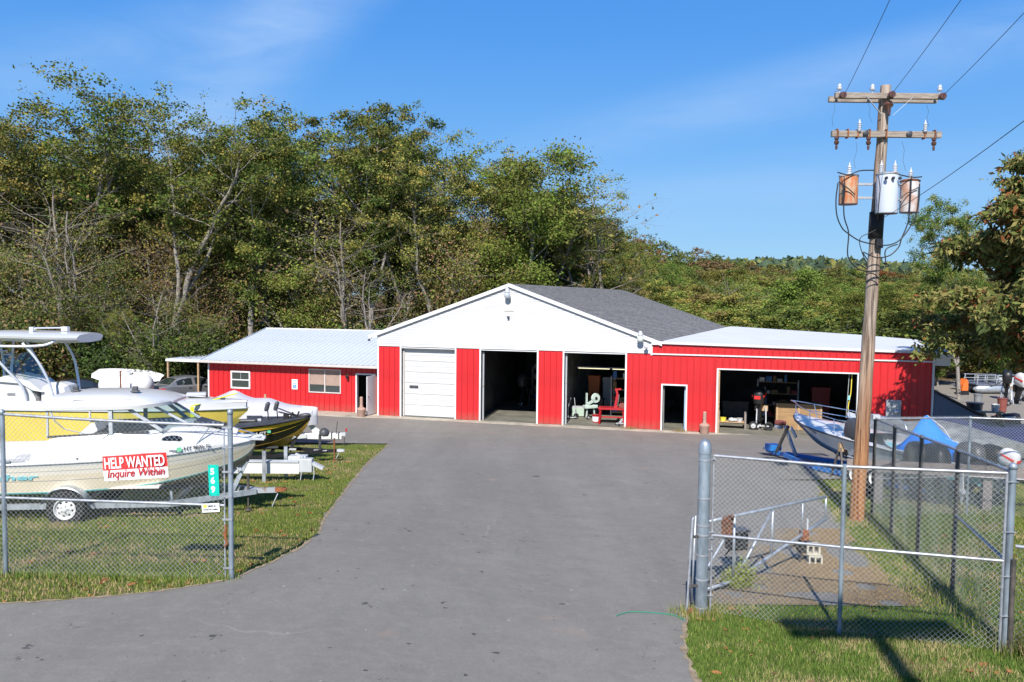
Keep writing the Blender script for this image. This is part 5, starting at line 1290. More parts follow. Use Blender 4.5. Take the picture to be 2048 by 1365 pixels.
tree_at('bright', 1690, 575, 60, 'yellow green tree behind the utility pole', None, sx=1.3); tree_at('shrub', 1620, 620, 56, 'low leafy clump over the white roof edge', None, vi=1, sx=2)
tree_at('bare', 1475, 512, 72, 'thin bare grey tree standing above the slope', None, sx=.8)
for px, ty, d, lab in ((1755, 540, 190, 'rust red crown left of the distant ridge'), (1800, 548, 200, 'rust red crown next to the distant ridge, right of its twin')): tree_at('rust', px, ty, d, lab, None, sx=2.2)
# right border: small trees behind the gravel yard
tree_at('full', 1935, 395, 52, 'light green tree behind the big drooping tree', None, vi=0, sx=.75)
for px, ty, d, k, lab in ((1880, 640, 60, 'mid', 'small tree beyond the gravel yard left of the trailers'), (1960, 600, 64, 'mid', 'olive tree behind the stored trailers'), (2030, 600, 66, 'mid', 'tree behind the outboards at the right border'), (2020, 690, 66, 'shrub', 'orange tinged shrub at the right border'), (2075, 640, 64, 'rust', 'rusty crowned tree cut by the right border'), (1930, 690, 66, 'shrub', 'low green shrub behind the trailers'), (1985, 680, 65, 'shrub', 'olive shrub behind the trailers')):
    tree_at(k, px, ty, d, lab, None, sx=1.5)
# far ridge
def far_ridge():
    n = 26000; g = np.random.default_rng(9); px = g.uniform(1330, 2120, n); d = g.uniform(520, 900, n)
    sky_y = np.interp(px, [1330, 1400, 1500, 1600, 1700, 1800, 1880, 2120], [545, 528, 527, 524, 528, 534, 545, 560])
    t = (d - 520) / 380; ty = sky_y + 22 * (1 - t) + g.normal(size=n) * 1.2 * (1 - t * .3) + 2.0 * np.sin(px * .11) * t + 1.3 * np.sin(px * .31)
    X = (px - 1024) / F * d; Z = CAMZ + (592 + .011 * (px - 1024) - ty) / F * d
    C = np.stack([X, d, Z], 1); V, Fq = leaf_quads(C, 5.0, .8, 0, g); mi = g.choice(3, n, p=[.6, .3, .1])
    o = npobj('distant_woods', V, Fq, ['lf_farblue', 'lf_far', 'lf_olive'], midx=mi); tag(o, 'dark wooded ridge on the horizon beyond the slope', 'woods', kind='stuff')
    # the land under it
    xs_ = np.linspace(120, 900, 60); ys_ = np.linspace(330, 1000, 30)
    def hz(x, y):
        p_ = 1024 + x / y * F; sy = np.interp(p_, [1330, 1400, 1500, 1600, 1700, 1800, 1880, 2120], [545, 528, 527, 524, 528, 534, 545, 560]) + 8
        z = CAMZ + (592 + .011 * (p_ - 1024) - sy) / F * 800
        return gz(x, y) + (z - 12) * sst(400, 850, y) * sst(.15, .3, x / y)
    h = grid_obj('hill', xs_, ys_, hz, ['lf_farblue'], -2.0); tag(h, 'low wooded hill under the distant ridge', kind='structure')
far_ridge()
# ---------------- the big drooping tree at the right border
def big_tree():
    bx_, by_ = 21.7, 28.8; z0 = gzf(bx_, by_); rnd = random.Random(5); g = np.random.default_rng(15); W = Wood(); ends = []
    tp, tr = W.branch((0, 0, -.4), (.0, 0, 1), 10.8, .38, 14, rnd, .05, .05, 10)
    for i in range(44):
        t = .36 + .61 * i / 44; x = t * 14; j = int(x); p = tp[j].lerp(tp[min(j + 1, 14)], x - j); an = i * 2.399 + rnd.uniform(-.3, .3)
        if i % 3 == 0: an = PI + rnd.uniform(-.7, .7)
        L = (7.6 - 4.3 * t) * rnd.uniform(.8, 1.08) * (1.0 if abs(an - PI) < 1.3 else .75)
        bp, br = W.branch(p, (math.cos(an), math.sin(an), .28 + .4 * t), L, tr[j] * .42, 8, rnd, .10, -.03, 6)
        for q in range(14):
            tt = rnd.uniform(.22, 1) * 8; jj = min(int(tt), 7); pp = bp[jj].lerp(bp[jj + 1], tt - jj); a2 = an + rnd.choice((-1, 1)) * rnd.uniform(.3, 1.3)
            sp_, sr = W.branch(pp, (math.cos(a2), math.sin(a2), rnd.uniform(-.15, .4)), L * rnd.uniform(.18, .36), max(.014, br[jj] * .45), 4, rnd, .22, -.06, 4)
            ends += [tuple(sp_[k]) for k in (1, 2, 3, 4, 4)]
            for w_ in range(2):
                a3 = rnd.uniform(0, 6.28); s2, _ = W.branch(sp_[rnd.randint(1, 3)], (math.cos(a3), math.sin(a3), .1), L * .14, .008, 2, rnd, .3, -.05, 3); ends += [tuple(s2[-1])] * 2
        ends.append(tuple(bp[-1]))
    E = np.array(ends)
    n = 175000; idx = g.integers(0, len(E), n)
    # leaves hang in whorls from twig tips
    C = E[idx] + g.normal(size=(n, 3)) * np.array([.17, .17, .11]); V, Fq = leaf_quads(C, .21, .36, .75, g)
    cm = g.choice(4, len(E), p=[.42, .34, .16, .08]); mi = cm[idx]; fl = g.random(n) < .25; mi[fl] = g.choice(4, fl.sum(), p=[.4, .35, .15, .1])
    t = thing('drooping_leaf_tree', 'big spreading tree with drooping leaves overhanging the right end of the building', 'tree', (bx_, by_, z0))
    W.b.build('trunk', 'barkdark', t, smooth=True)
    M['lf_t1'] = leafmat('tree_leaf_green', (.19, .21, .06)); M['lf_t2'] = leafmat('tree_leaf_olive', (.32, .27, .10)); M['lf_t3'] = leafmat('tree_leaf_dark', (.08, .10, .035)); M['lf_t4'] = leafmat('tree_leaf_red', (.26, .09, .04))
    npobj('crown', V, Fq, ['lf_t1', 'lf_t2', 'lf_t3', 'lf_t4'], midx=mi, parent=t)
big_tree()
# ---------------- grass
def blade_mesh(name, P, h, w, mats, g, lean=.5, midx=None, flat=False):
    n = len(P); a = g.uniform(0, 2 * PI, n); dx, dy = np.cos(a), np.sin(a); hh = h * g.uniform(.5, 1.4, n); V = np.empty((n, 3, 3))
    l = g.uniform(0, lean, n) * hh; b = g.uniform(0, 2 * PI, n)
    V[:, 0] = P + np.stack([-dx * w, -dy * w, np.zeros(n) - .004], 1); V[:, 1] = P + np.stack([dx * w, dy * w, np.zeros(n) - .004], 1)
    V[:, 2] = P + np.stack([np.cos(b) * l, np.sin(b) * l, (hh if not flat else np.full(n, .012))], 1)
    if flat: V[:, 2, :2] = P[:, :2] + np.stack([np.cos(b) * hh, np.sin(b) * hh], 1)
    return npobj(name, V.reshape(-1, 3), np.arange(n * 3).reshape(n, 3), mats, midx=midx, k=3)
def grassmat(n_, c): return leafmat(n_, c, .15)
M['gr1'] = grassmat('grass_green', (.125, .18, .036)); M['gr2'] = grassmat('grass_light', (.22, .255, .06)); M['gr3'] = grassmat('grass_dry', (.40, .31, .16)); M['gr4'] = grassmat('grass_deep', (.075, .115, .025))
def vnoise(x, y, s, seed):
    r_ = np.random.default_rng(seed); T = r_.random((64, 64)); u, v = x / s, y / s; i, j = np.floor(u).astype(int), np.floor(v).astype(int); fu, fv = u - i, v - j
    fu = fu * fu * (3 - 2 * fu); fv = fv * fv * (3 - 2 * fv); t = lambda a, b: T[a % 64, b % 64]
    return (t(i, j) * (1 - fu) + t(i + 1, j) * fu) * (1 - fv) + (t(i, j + 1) * (1 - fu) + t(i + 1, j + 1) * fu) * fv
def lawn(name, label, n, x0, x1, y0, y1, inside, h, w, seed, dens=lambda y: 1 / y ** 1.2):
    g = np.random.default_rng(seed); X = g.uniform(x0, x1, n * 4); Y = g.uniform(y0, y1, n * 4)
    wgt = dens(Y) / dens(np.array([y0]))[0]; k = g.random(len(X)) < wgt; X, Y = X[k], Y[k]
    k = inside(X, Y); X, Y = X[k][:n], Y[k][:n]; dry = vnoise(X, Y, 1.1, 3) * .6 + vnoise(X, Y, .4, 4) * .4
    # trodden, thin patches
    k = g.random(len(X)) > (dry - .45) * 1.6; X, Y, dry = X[k], Y[k], dry[k]
    P = np.stack([X, Y, gz(X, Y)], 1); r_ = g.random(len(X))
    mi = np.where(r_ < np.clip((dry - .42) * 2.4, .03, .7), 2, np.where(r_ < .62, 0, np.where(r_ < .9, 1, 3)))
    o = blade_mesh(name, P, h, w, ['gr1', 'gr2', 'gr3', 'gr4'], g, .7, mi); return tag(o, label, 'grass', kind='stuff')
LX, LY = np.array([p[0] for p in Ledge]), np.array([p[1] for p in Ledge])
def in_left(X, Y): return (X < np.interp(Y, LY, LX) - .03) & (np.abs(X) < Y * .70)
lawn('grass', 'short worn lawn under the boats left of the driveway', 130000, -20, -1.5, 10.6, 31, in_left, .050, .0085, 1, dens=lambda y: 1 / y ** 1.3)
def in_near(X, Y):
    xe = np.array([xr(float(y)) for y in Y]); return (X > xe + .03) & (X < Y * .70)
lawn('grass', 'sunlit grass in front of and around the right hand gate', 60000, 2.2, 9.5, 7.4, y_sw, in_near, .060, .0065, 2, dens=lambda y: 1 / y)
lawn('grass', 'grass and straw strip along the receding fence', 45000, 4.5, 16, y_sw, 24, lambda X, Y: (X > np.array([xr(float(y)) for y in Y]) - .1) & (X < Y * .70), .07, .008, 3, dens=lambda y: 1 / y ** 1.3)
# straw and needles blown over the asphalt behind the gate
g = np.random.default_rng(21); n = 75000; T_ = g.random(n); Y = g.uniform(y_sw - .1, 17.5, n); xe = np.array([xr(float(y)) for y in Y]); X = xe - np.abs(g.normal(size=n)) * np.interp(Y, [11, 12.3, 14, 17], [3.0, 2.0, 1.1, .6]) + .1
nearp = vnoise(X, Y, .45, 8); k = (X > 3.0) & (nearp > .33); X, Y = X[k], Y[k]
tag(blade_mesh('straw', np.stack([X, Y, gz(X, Y) + A_OFF + .004], 1), .06, .007, ['gr3', 'edge', 'lf_brown'], g, flat=True, midx=g.choice(3, len(X), p=[.5, .3, .2])), 'tan straw and needles scattered over the asphalt behind the gate', 'straw', kind='stuff')
# tall tufts along fence feet and lawn edges
def tufts(pts, n, h, spread, seed, label, mats=('gr1', 'gr2', 'gr3', 'gr4'), p=(.35, .35, .25, .05), w=.006):
    g = np.random.default_rng(seed); P = np.array(pts); idx = g.integers(0, len(P), n); XY = P[idx] + g.normal(size=(n, 2)) * spread
    V = np.stack([XY[:, 0], XY[:, 1], gz(XY[:, 0], XY[:, 1])], 1); return tag(blade_mesh('tall_grass', V, h, w, list(mats), g, .6, g.choice(4, n, p=p)), label, 'grass', kind='stuff')
ln = lambda a, b, k: [(a[0] + (b[0] - a[0]) * i / k, a[1] + (b[1] - a[1]) * i / k) for i in range(k + 1)]
tufts(ln(lp1, lpm, 60), 5000, .09, .07, 5, 'longer grass along the foot of the left fence')
tufts(ln(f0, ps[-1], 60), 9000, .16, .10, 6, 'longer grass along the foot of the receding fence')
tufts(ln((f0[0] + .2, f0[1]), c1, 30), 7000, .28, .14, 7, 'dark rank weeds along the low fence at the right border', p=(.3, .1, .2, .4))
tufts([(WP(u, -.1 - .3 * random.random(), 0)[0], WP(u, -.1, 0)[1]) for u in (12.9, 13.1, 13.2, 15.3, 15.6)], 500, .16, .14, 8, 'dry weeds at the foot of the workshop wall', p=(.1, .2, .7, 0), w=.01)
tufts([p[:2] for p in (g0, (g0[0] + .2, g0[1] + .1, 0), (g0[0] - .2, g0[1] - .1, 0))], 900, .14, .13, 9, 'grass tuft round the thick gate post')
# yellow green weed inside the gate
wd = gp(1470, 1175); g = np.random.default_rng(4); n = 2200; C = np.stack([wd[0] + g.normal(size=n) * .12, wd[1] + g.normal(size=n) * .12, wd[2] + np.abs(g.normal(size=n)) * .16 + .02], 1)
C[:, 0] += (C[:, 2] - wd[2]) * .35; V, Fq = leaf_quads(C, .06, .2, -.3, g)
tag(npobj('weed_plant', V, Fq, [leafmat('weed_leaf', (.26, .33, .08)), 'gr2', 'gr1'], midx=g.choice(3, n, p=[.6, .3, .1])), 'yellow green weed growing through the asphalt inside the gate', 'weed')
# fallen leaves
g = np.random.default_rng(31); n = 1500; X = g.uniform(-14, 13, n * 3); Y = g.uniform(8, 26, n * 3); k = (in_left(X, Y) | ((X > np.array([xr(float(y)) for y in Y])) & (X < Y * .7))); X, Y = X[k], Y[k]
k = vnoise(X, Y, .8, 12) > .5; X, Y = X[k], Y[k]; C = np.stack([X, Y, gz(X, Y) + .025], 1); V, Fq = leaf_quads(C, .085, .7, 0, g)
Z0 = np.repeat(C[:, 2], 4); V[:, 2] = Z0 + (V[:, 2] - Z0) * .3 + .005
tag(npobj('fallen_leaves', V, Fq, ['lf_leafo', 'lf_brown', 'lf_rust'] if 'lf_leafo' in M else [leafmat('leaf_orange', (.38, .19, .07)), 'lf_brown', 'lf_rust'], midx=g.choice(3, len(X), p=[.5, .3, .2])), 'orange and brown leaves lying on the grass', 'leaves', kind='stuff')
# ================================================================ BOATS, TRAILERS, VEHICLES
def interp_st(st, n=28):
    A = np.array(st, float); t = np.arange(len(A)); q = np.linspace(0, len(A) - 1, n); out = []
    for v in q:
        i = min(int(v), len(A) - 2); f = v - i; p0 = A[max(i - 1, 0)]; p1 = A[i]; p2 = A[i + 1]; p3 = A[min(i + 2, len(A) - 1)]
        m1 = (p2 - p0) / 2; m2 = (p3 - p1) / 2; f2, f3 = f * f, f * f * f
        out.append((2 * f3 - 3 * f2 + 1) * p1 + (f3 - 2 * f2 + f) * m1 + (-2 * f3 + 3 * f2) * p2 + (f3 - f2) * m2)
    return out
def hull(parent, st, stripes, bottom, name='hull', flare=.0, n=28):
    """st: (x, half beam at sheer, z sheer, half beam at chine, z chine, z keel); stripes: [(fraction from chine, material)]"""
    S = interp_st(st, n); mats = [bottom] + [m for _, m in stripes]; fr = [f for f, _ in stripes] + [1.0]; secs = []; rowm = []
    for x, bs, zs, bc, zc, zk in S:
        bs, bc = max(bs, .01), max(bc, .008); side = []
        for f in fr: side.append((bc + (bs - bc) * (f ** (1 + flare)), zc + (zs - zc) * f))
        row = [(x, y, z) for y, z in side[::-1]] + [(x, 0, zk)] + [(x, -y, z) for y, z in side]
        secs.append(row)
    k = len(fr) - 1
    rowm = [i for i in range(k, 0, -1)] + [0, 0] + [i for i in range(1, k + 1)]
    b = MB(); b.loft(secs, rowm=rowm); a = secs[0]; b.add(a, [tuple(range(len(a)))], 1)
    o = b.build(name, mats, parent, smooth=True, fix=False, angle=30)
    rr_ = MB()
    for s_ in (-1, 1): rr_.tube([(x, s_ * (bs + .012), zs) for x, bs, zs, *_ in S], .022, 6)
    return o, S, rr_
def hpt(S, x, f, side=-1):
    """point on the topside at x, fraction f from chine to sheer"""
    xs_ = [s[0] for s in S]; v = [float(np.interp(x, xs_, [s[i] for s in S])) for i in range(6)]
    return Vector((x, side * (v[3] + (v[1] - v[3]) * f), v[4] + (v[2] - v[4]) * f))
def hull_text(parent, S, body, x0, x1, f, size, m, name='registration_number', side=-1, bold=.002, shear=0.0, out=.012, sag=0):
    a, b_ = hpt(S, x0, f, side), hpt(S, x1, f, side); up = (hpt(S, (x0 + x1) / 2, min(1, f + .3), side) - hpt(S, (x0 + x1) / 2, f, side)).normalized()
    X = (b_ - a); w = X.length; X.normalize(); N_ = X.cross(up).normalized(); up = N_.cross(X)
    mt = Matrix((X, up, N_)).transposed()
    o = text_part(name, body, size, m, parent, tuple(a + N_ * out), mt.to_euler(), bold=bold, shear=shear, width=w); return o
def wheel(parent, c, r=.36, w=.22, side=-1, spoke=True, name='wheel'):
    t = MB().lathe([(r * .58, -w / 2), (r * .93, -w / 2), (r, -w * .36), (r, w * .36), (r * .93, w / 2), (r * .58, w / 2)], c, 32, (0, 1, 0), cap=False)
    t.lathe([(r * .58, -w / 2), (r * .56, 0), (r * .58, w / 2)], c, 32, (0, 1, 0), cap=False)
    W = t.build(name, 'rubber', parent, smooth=True, angle=35)
    R_ = MB(); cc = Vector(c) + Vector((0, side * w * .35, 0)); ax = (0, side, 0)
    R_.lathe([(r * .58, .03), (r * .54, .035), (r * .50, .0), (r * .47, -.02)], cc, 32, ax, cap=False)
    R_.lathe([(r * .30, .012), (r * .12, .03), (r * .10, .05), (.005, .055)], cc, 24, ax, cap=False)
    for k in range(8):
        a = k * PI / 4 + .2; d1, d2 = a - .24, a + .24; q = []
        for ang, rad, yy in ((d1, .29, .012), (d2, .29, .012), (d2, .475, -.015), (d1, .475, -.015)): q.append((cc.x + math.cos(ang) * rad * r, cc.y + side * yy, cc.z + math.sin(ang) * rad * r))
        R_.add(q, [(0, 1, 2, 3)])
    for k in range(8):
        a = k * PI / 4 + .2 + PI / 8; q = []
        for da, rad, yy in ((-.16, .29, .012), (.16, .29, .012), (.16, .34, .005), (-.16, .34, .005)): q.append((cc.x + math.cos(a + da) * rad * r, cc.y + side * yy, cc.z + math.sin(a + da) * rad * r))
        R_.add(q, [(0, 1, 2, 3)]); q = []
        for da, rad, yy in ((-.16, .43, -.01), (.16, .43, -.01), (.16, .475, -.015), (-.16, .475, -.015)): q.append((cc.x + math.cos(a + da) * rad * r, cc.y + side * yy, cc.z + math.sin(a + da) * rad * r))
        R_.add(q, [(0, 1, 2, 3)])
    R_.build('rim', 'white', W)
    MB().lathe([(r * .56, 0), (.01, .001)], cc - Vector((0, side * .04, 0)), 24, ax).build('drum', 'dark', W)
    for k in range(5):
        a = k * 2 * PI / 5; MB().lathe([(.012, 0), (.012, .02)], cc + Vector((math.cos(a) * r * .18, side * .025, math.sin(a) * r * .18)), 6, ax).build('wheel_nut', 'chrome', W)
    return W
def deck_loft(parent, name, secs, m, smooth=True): return MB().loft(secs).build(name, m, parent, smooth=smooth, angle=40)
def frame_thing(name, label, cat, x, y, ang, group=None): return thing(name, label, cat, (x, y, gzf(x, y)), R(ang), group)

# ---------------------------------------------------------------- boat 1: white cuddy boat on a galvanised trailer
B1 = (-8.6, 16.75); A1 = 6.0
bt = frame_thing('cabin_boat', 'white and cream cuddy cabin boat with hardtop behind the left fence', 'boat', *B1, A1)
st = [(-3.6, 1.16, 1.20, 1.0, .62, .42), (-1.5, 1.18, 1.22, 1.0, .63, .42), (0, 1.18, 1.27, .98, .66, .43), (1.2, 1.10, 1.33, .86, .74, .45), (2.1, .84, 1.40, .60, .88, .55), (2.75, .48, 1.46, .30, 1.06, .78), (3.05, .22, 1.49, .12, 1.22, 1.05), (3.18, .03, 1.50, .02, 1.40, 1.36)]
h1, S1, rr1 = hull(bt, st, [(0, 'teal'), (.045, 'offwhite'), (.075, 'cream'), (.42, 'grey'), (.44, 'cream'), (.62, 'offwhite'), (.75, 'grey'), (.765, 'offwhite'), (.90, 'gelcoat')], 'bottom')
MB().tube([(x, -bs - .004, zs) for x, bs, zs, *_ in S1], .011, 6).build('rub_rail', 'grey', bt, smooth=True); MB().tube([(x, bs + .004, zs) for x, bs, zs, *_ in S1], .011, 6).build('rub_rail', 'grey', bt, smooth=True)
# deck and cabin side: rises from the sheer, narrows and drops to the bow
def z_top(x): return float(np.interp(x, [-1.2, -.85, -.5, 0.6, 1.75, 2.4, 2.9, 3.15], [1.42, 1.42, 1.74, 1.80, 1.88, 1.72, 1.58, 1.51]))
def y_top(x): return float(np.interp(x, [-1.2, 0.5, 1.5, 2.2, 2.8, 3.15], [1.05, 1.0, .80, .50, .20, .02]))
xs_ = [s[0] for s in S1]
def bsz(x): return float(np.interp(x, xs_, [s[1] for s in S1])), float(np.interp(x, xs_, [s[2] for s in S1]))
secs = []
for x in np.linspace(-.85, 3.16, 26):
    bs, zs = bsz(x); zt_, yt = z_top(x), min(y_top(x), bs * .93)
    secs.append([(x, s_ * y, z) for s_, y, z in ((1, bs, zs), (1, bs * .995, zs + (zt_ - zs) * .25), (1, yt + (bs - yt) * .35, zs + (zt_ - zs) * .72), (1, yt, zt_), (1, yt * .5, zt_ + .05), (1, 0, zt_ + .07), (-1, yt * .5, zt_ + .05), (-1, yt, zt_), (-1, yt + (bs - yt) * .35, zs + (zt_ - zs) * .72), (-1, bs * .995, zs + (zt_ - zs) * .25), (-1, bs, zs))])
cut = [i for i, x in enumerate(np.linspace(-.85, 3.16, 26)) if x >= 1.45]
deck_loft(bt, 'foredeck', secs[cut[0]:], 'gelcoat')
for s_ in (0, 1):
    k = slice(0, 4) if s_ else slice(7, 11)
    b = MB(); b.loft([q[k] for q in secs[:cut[0] + 1]]); b.loft([[(q[3][0], y * .93, q[3][2] + z) for y, z in ((q[3][1], .0), (q[3][1], -.55))] if s_ else [(q[7][0], y * .93, q[7][2] + z) for y, z in ((q[7][1], .0), (q[7][1], -.55))] for q in secs[:cut[0] + 1]])
    b.loft([[q[3], (q[3][0], q[3][1] * .93, q[3][2])] if s_ else [q[7], (q[7][0], q[7][1] * .93, q[7][2])] for q in secs[:cut[0] + 1]])
    b.build('cabin_side', 'gelcoat', bt, smooth=True, angle=35)
# cockpit coaming aft
for s_ in (-1, 1):
    b = MB(); b.loft([[(x, s_ * bsz(x)[0], bsz(x)[1]), (x, s_ * (bsz(x)[0] - .03), bsz(x)[1] + .09), (x, s_ * (bsz(x)[0] - .22), bsz(x)[1] + .10), (x, s_ * (bsz(x)[0] - .24), .75)] for x in np.linspace(-3.6, -.85, 10)]); b.build('gunwale', 'gelcoat', bt, smooth=True, angle=35)
MB().bx(-3.55, 1.5, -.95, .95, .70, .74).build('cockpit_sole', 'offwhite', bt)
MB().box((-1.15, -.5, 1.02), (.5, .5, .55)).build('cooler_seat', 'gelcoat', bt, bevel=.04); MB().box((.3, .45, 1.35), (.5, .5, .9)).build('helm_console', 'grey', bt, bevel=.04)
MB().box((.1, -.45, 1.45), (.45, .45, .22)).build('seat_cushion', 'gelcoat', bt, bevel=.05); MB().box((.55, -.05, 1.70), (.9, 1.5, .10)).build('dashboard', 'grey', bt)
# hardtop
hs = []
for x in np.linspace(-.62, 1.62, 15):
    t = (x + .62) / 2.24; w = 1.06 * (1 - max(0, t - .72) ** 2 * 6.5); dome = .26 * (1 - max(0, t - .45) ** 2 * 2.6) if t > .1 else .24
    z0 = 2.28 + .02 * t + .06 * max(0, t - .6); hs.append([(x, w * c, z) for c, z in ((-1, z0), (-1.01, z0 + .07), (-.90, z0 + dome * .75), (-.5, z0 + dome), (0, z0 + dome * 1.06), (.5, z0 + dome), (.90, z0 + dome * .75), (1.01, z0 + .07), (1, z0))])
MB().loft(hs, close=True, cap=True).build('hardtop', 'gelcoat', bt, smooth=True, angle=40)
MB().tube([(-.10, -.985, 2.44), (-.06, -.975, 2.475), (.42, -.95, 2.48), (.46, -.95, 2.46), (.50, -.95, 2.48), (.98, -.92, 2.475), (1.02, -.93, 2.44)], .008, 5).build('grab_rail', 'grey', bt)
for x, y in ((-.35, -.2), (.85, -.3)):
    MB().box((x, y, 2.62), (.10, .08, .10)).box((x - .0, y, 2.57), (.16, .12, .03)).build('spotlight', 'dgrey', bt, bevel=.01)
# window frames, glass
def wpost(a, b_, w=.035, m='lgrey', name='window_post'): return MB().bar(a, b_, w, w).build(name, m, bt)
for s_ in (-1, 1):
    y0, y1 = s_ * 1.0, s_ * 1.0
    wpost((-.56, y0, 1.73), (-.56, y1, 2.30)); wpost((.62, s_ * .97, 1.80), (.62, y1, 2.30), .07, 'lgrey'); wpost((-.56, y0, 1.755), (1.30, s_ * .90, 1.83), .04, 'dgrey', 'window_sill')
    wpost((-.56, y0, 2.285), (1.0, s_ * .97, 2.285), .03, 'dgrey', 'window_head'); wpost((1.55, s_ * .84, 1.84), (.92, s_ * .95, 2.31), .06, 'lgrey')
    MB().add([(.65, s_ * .965, 1.83), (1.50, s_ * .85, 1.85), (.90, s_ * .945, 2.27), (.65, s_ * .965, 2.27)], [(0, 1, 2, 3)]).build('side_pane', 'glass', bt)
wpost((1.95, -.42, 1.90), (1.22, -.52, 2.33), .045); wpost((1.95, .42, 1.90), (1.22, .52, 2.33), .045); wpost((1.55, -.84, 1.84), (1.97, -.40, 1.89), .04); wpost((1.55, .84, 1.84), (1.97, .40, 1.89), .04); wpost((1.97, -.4, 1.89), (1.97, .4, 1.89), .04)
MB().add([(1.97, -.4, 1.91), (1.97, .4, 1.91), (1.24, .5, 2.32), (1.24, -.5, 2.32)], [(0, 1, 2, 3)]).build('windscreen', 'glass', bt)
for s_ in (-1, 1): MB().add([(1.55, s_ * .84, 1.86), (1.97, s_ * .4, 1.91), (1.24, s_ * .5, 2.32), (.92, s_ * .95, 2.31)], [(0, 1, 2, 3)]).build('windscreen', 'glass', bt)
# porthole, rails, hatch
pq = Vector((1.72, -.83, 1.655)); b = MB(); P = []
for k in range(20):
    a = 2 * PI * k / 20; P.append((pq.x + .185 * math.cos(a), pq.y + .0 + .055 * math.cos(a) + (.012 if math.sin(a) > 0 else -.012), pq.z + .075 * math.sin(a) * (1)))
N_ = Vector((.25, -.85, .45)).normalized(); b.prism([Vector(p) + N_ * .012 for p in P], N_ * .02); b.build('porthole', 'black', bt)
for xa, za, ya, xb, zb, yb in ((.05, 1.36, -1.155, .65, 1.86, -.97), (1.30, 1.44, -1.03, 1.62, 1.84, -.78), (2.15, 1.50, -.78, 2.45, 1.96, -.44)):
    MB().tube([(xa, ya, za), (xb, yb, zb)], .012, 6).build('rail_stanchion', 'chrome', bt); MB().lathe([(.03, 0), (.02, .02)], (xa, ya - .01, za - .01), 10).build('rail_foot', 'dgrey', bt)
rp_ = smooth_path([(.35, -1.14, 1.38), (.75, -1.02, 1.62), (1.1, -.93, 1.74), (1.6, -.80, 1.80), (2.3, -.52, 1.76), (2.9, -.22, 1.66), (3.18, 0, 1.62)], 6)
MB().tube(rp_, .013, 6).build('bow_rail', 'chrome', bt, smooth=True); MB().tube([(p[0], -p[1], p[2]) for p in rp_], .013, 6).build('bow_rail', 'chrome', bt, smooth=True)
MB().prism([(2.0, -.30, 1.92), (2.55, -.22, 1.79), (2.55, .22, 1.79), (2.0, .30, 1.92)], (0, 0, .03)).build('deck_hatch', 'dgrey', bt)
MB().prism([(3.0, -.16, 1.52), (3.38, -.10, 1.50), (3.38, .10, 1.50), (3.0, .16, 1.52)], (0, 0, .035)).build('anchor_pulpit', 'lgrey', bt); MB().lathe([(.04, -.05), (.04, .05)], (3.36, 0, 1.55), 12, (0, 1, 0)).bar((3.1, 0, 1.56), (3.34, 0, 1.60), .04, .05).build('bow_roller', 'lgrey', bt)
MB().box((2.78, -.1, 1.70), (.12, .16, .14), rot=Euler((0, .4, .2)).to_matrix()).build('bow_light', 'gelcoat', bt, bevel=.02)

_a, _b = Vector((1.97, -.905, 1.445)), Vector((2.47, -.715, 1.475)); _X = (_b - _a).normalized(); _U = Vector((0, .42, .9)); _N = _X.cross(_U).normalized(); _U = _N.cross(_X)
text_part('registration_number', 'NY 9826 FL', .10, 'textblack', bt, tuple(_a + _N * .02), Matrix((_X, _U, _N)).transposed().to_euler(), bold=.002, width=.52); q = Vector((1.90, -.94, 1.48))
MB().box((q.x, q.y - .02, q.z), (.09, .008, .08), rz=R(22)).build('registration_sticker', 'textgreen', bt)
hull_text(bt, S1, 'fisher', -1.72, -.70, .50, .17, 'cyan', name='hull_lettering', bold=.005, shear=.15)
MB().tube([hpt(S1, x, 1.0) + Vector((0, -.004, .09 + .0 * x)) for x in np.linspace(-3.5, -.9, 6)], .006, 4).build('trim_line', 'grey', bt)
for x in (-1.25, 1.28, 1.78): MB().bx(x - .07, x + .07, -bsz(x)[0] - .02, -bsz(x)[0] + .01, bsz(x)[1] + .07, bsz(x)[1] + .10).build('cleat', 'grey', bt)
MB().tube([(-.5, -1.0, 2.26), (-.45, -1.02, 2.15), (-.42, -1.02, 2.08)], .02, 5).tube([(-.42, -1.02, 2.08), (-.3, -.9, 1.9), (.1, -.8, 1.77)], .012, 5).build('tie_cord', 'lgrey', bt)
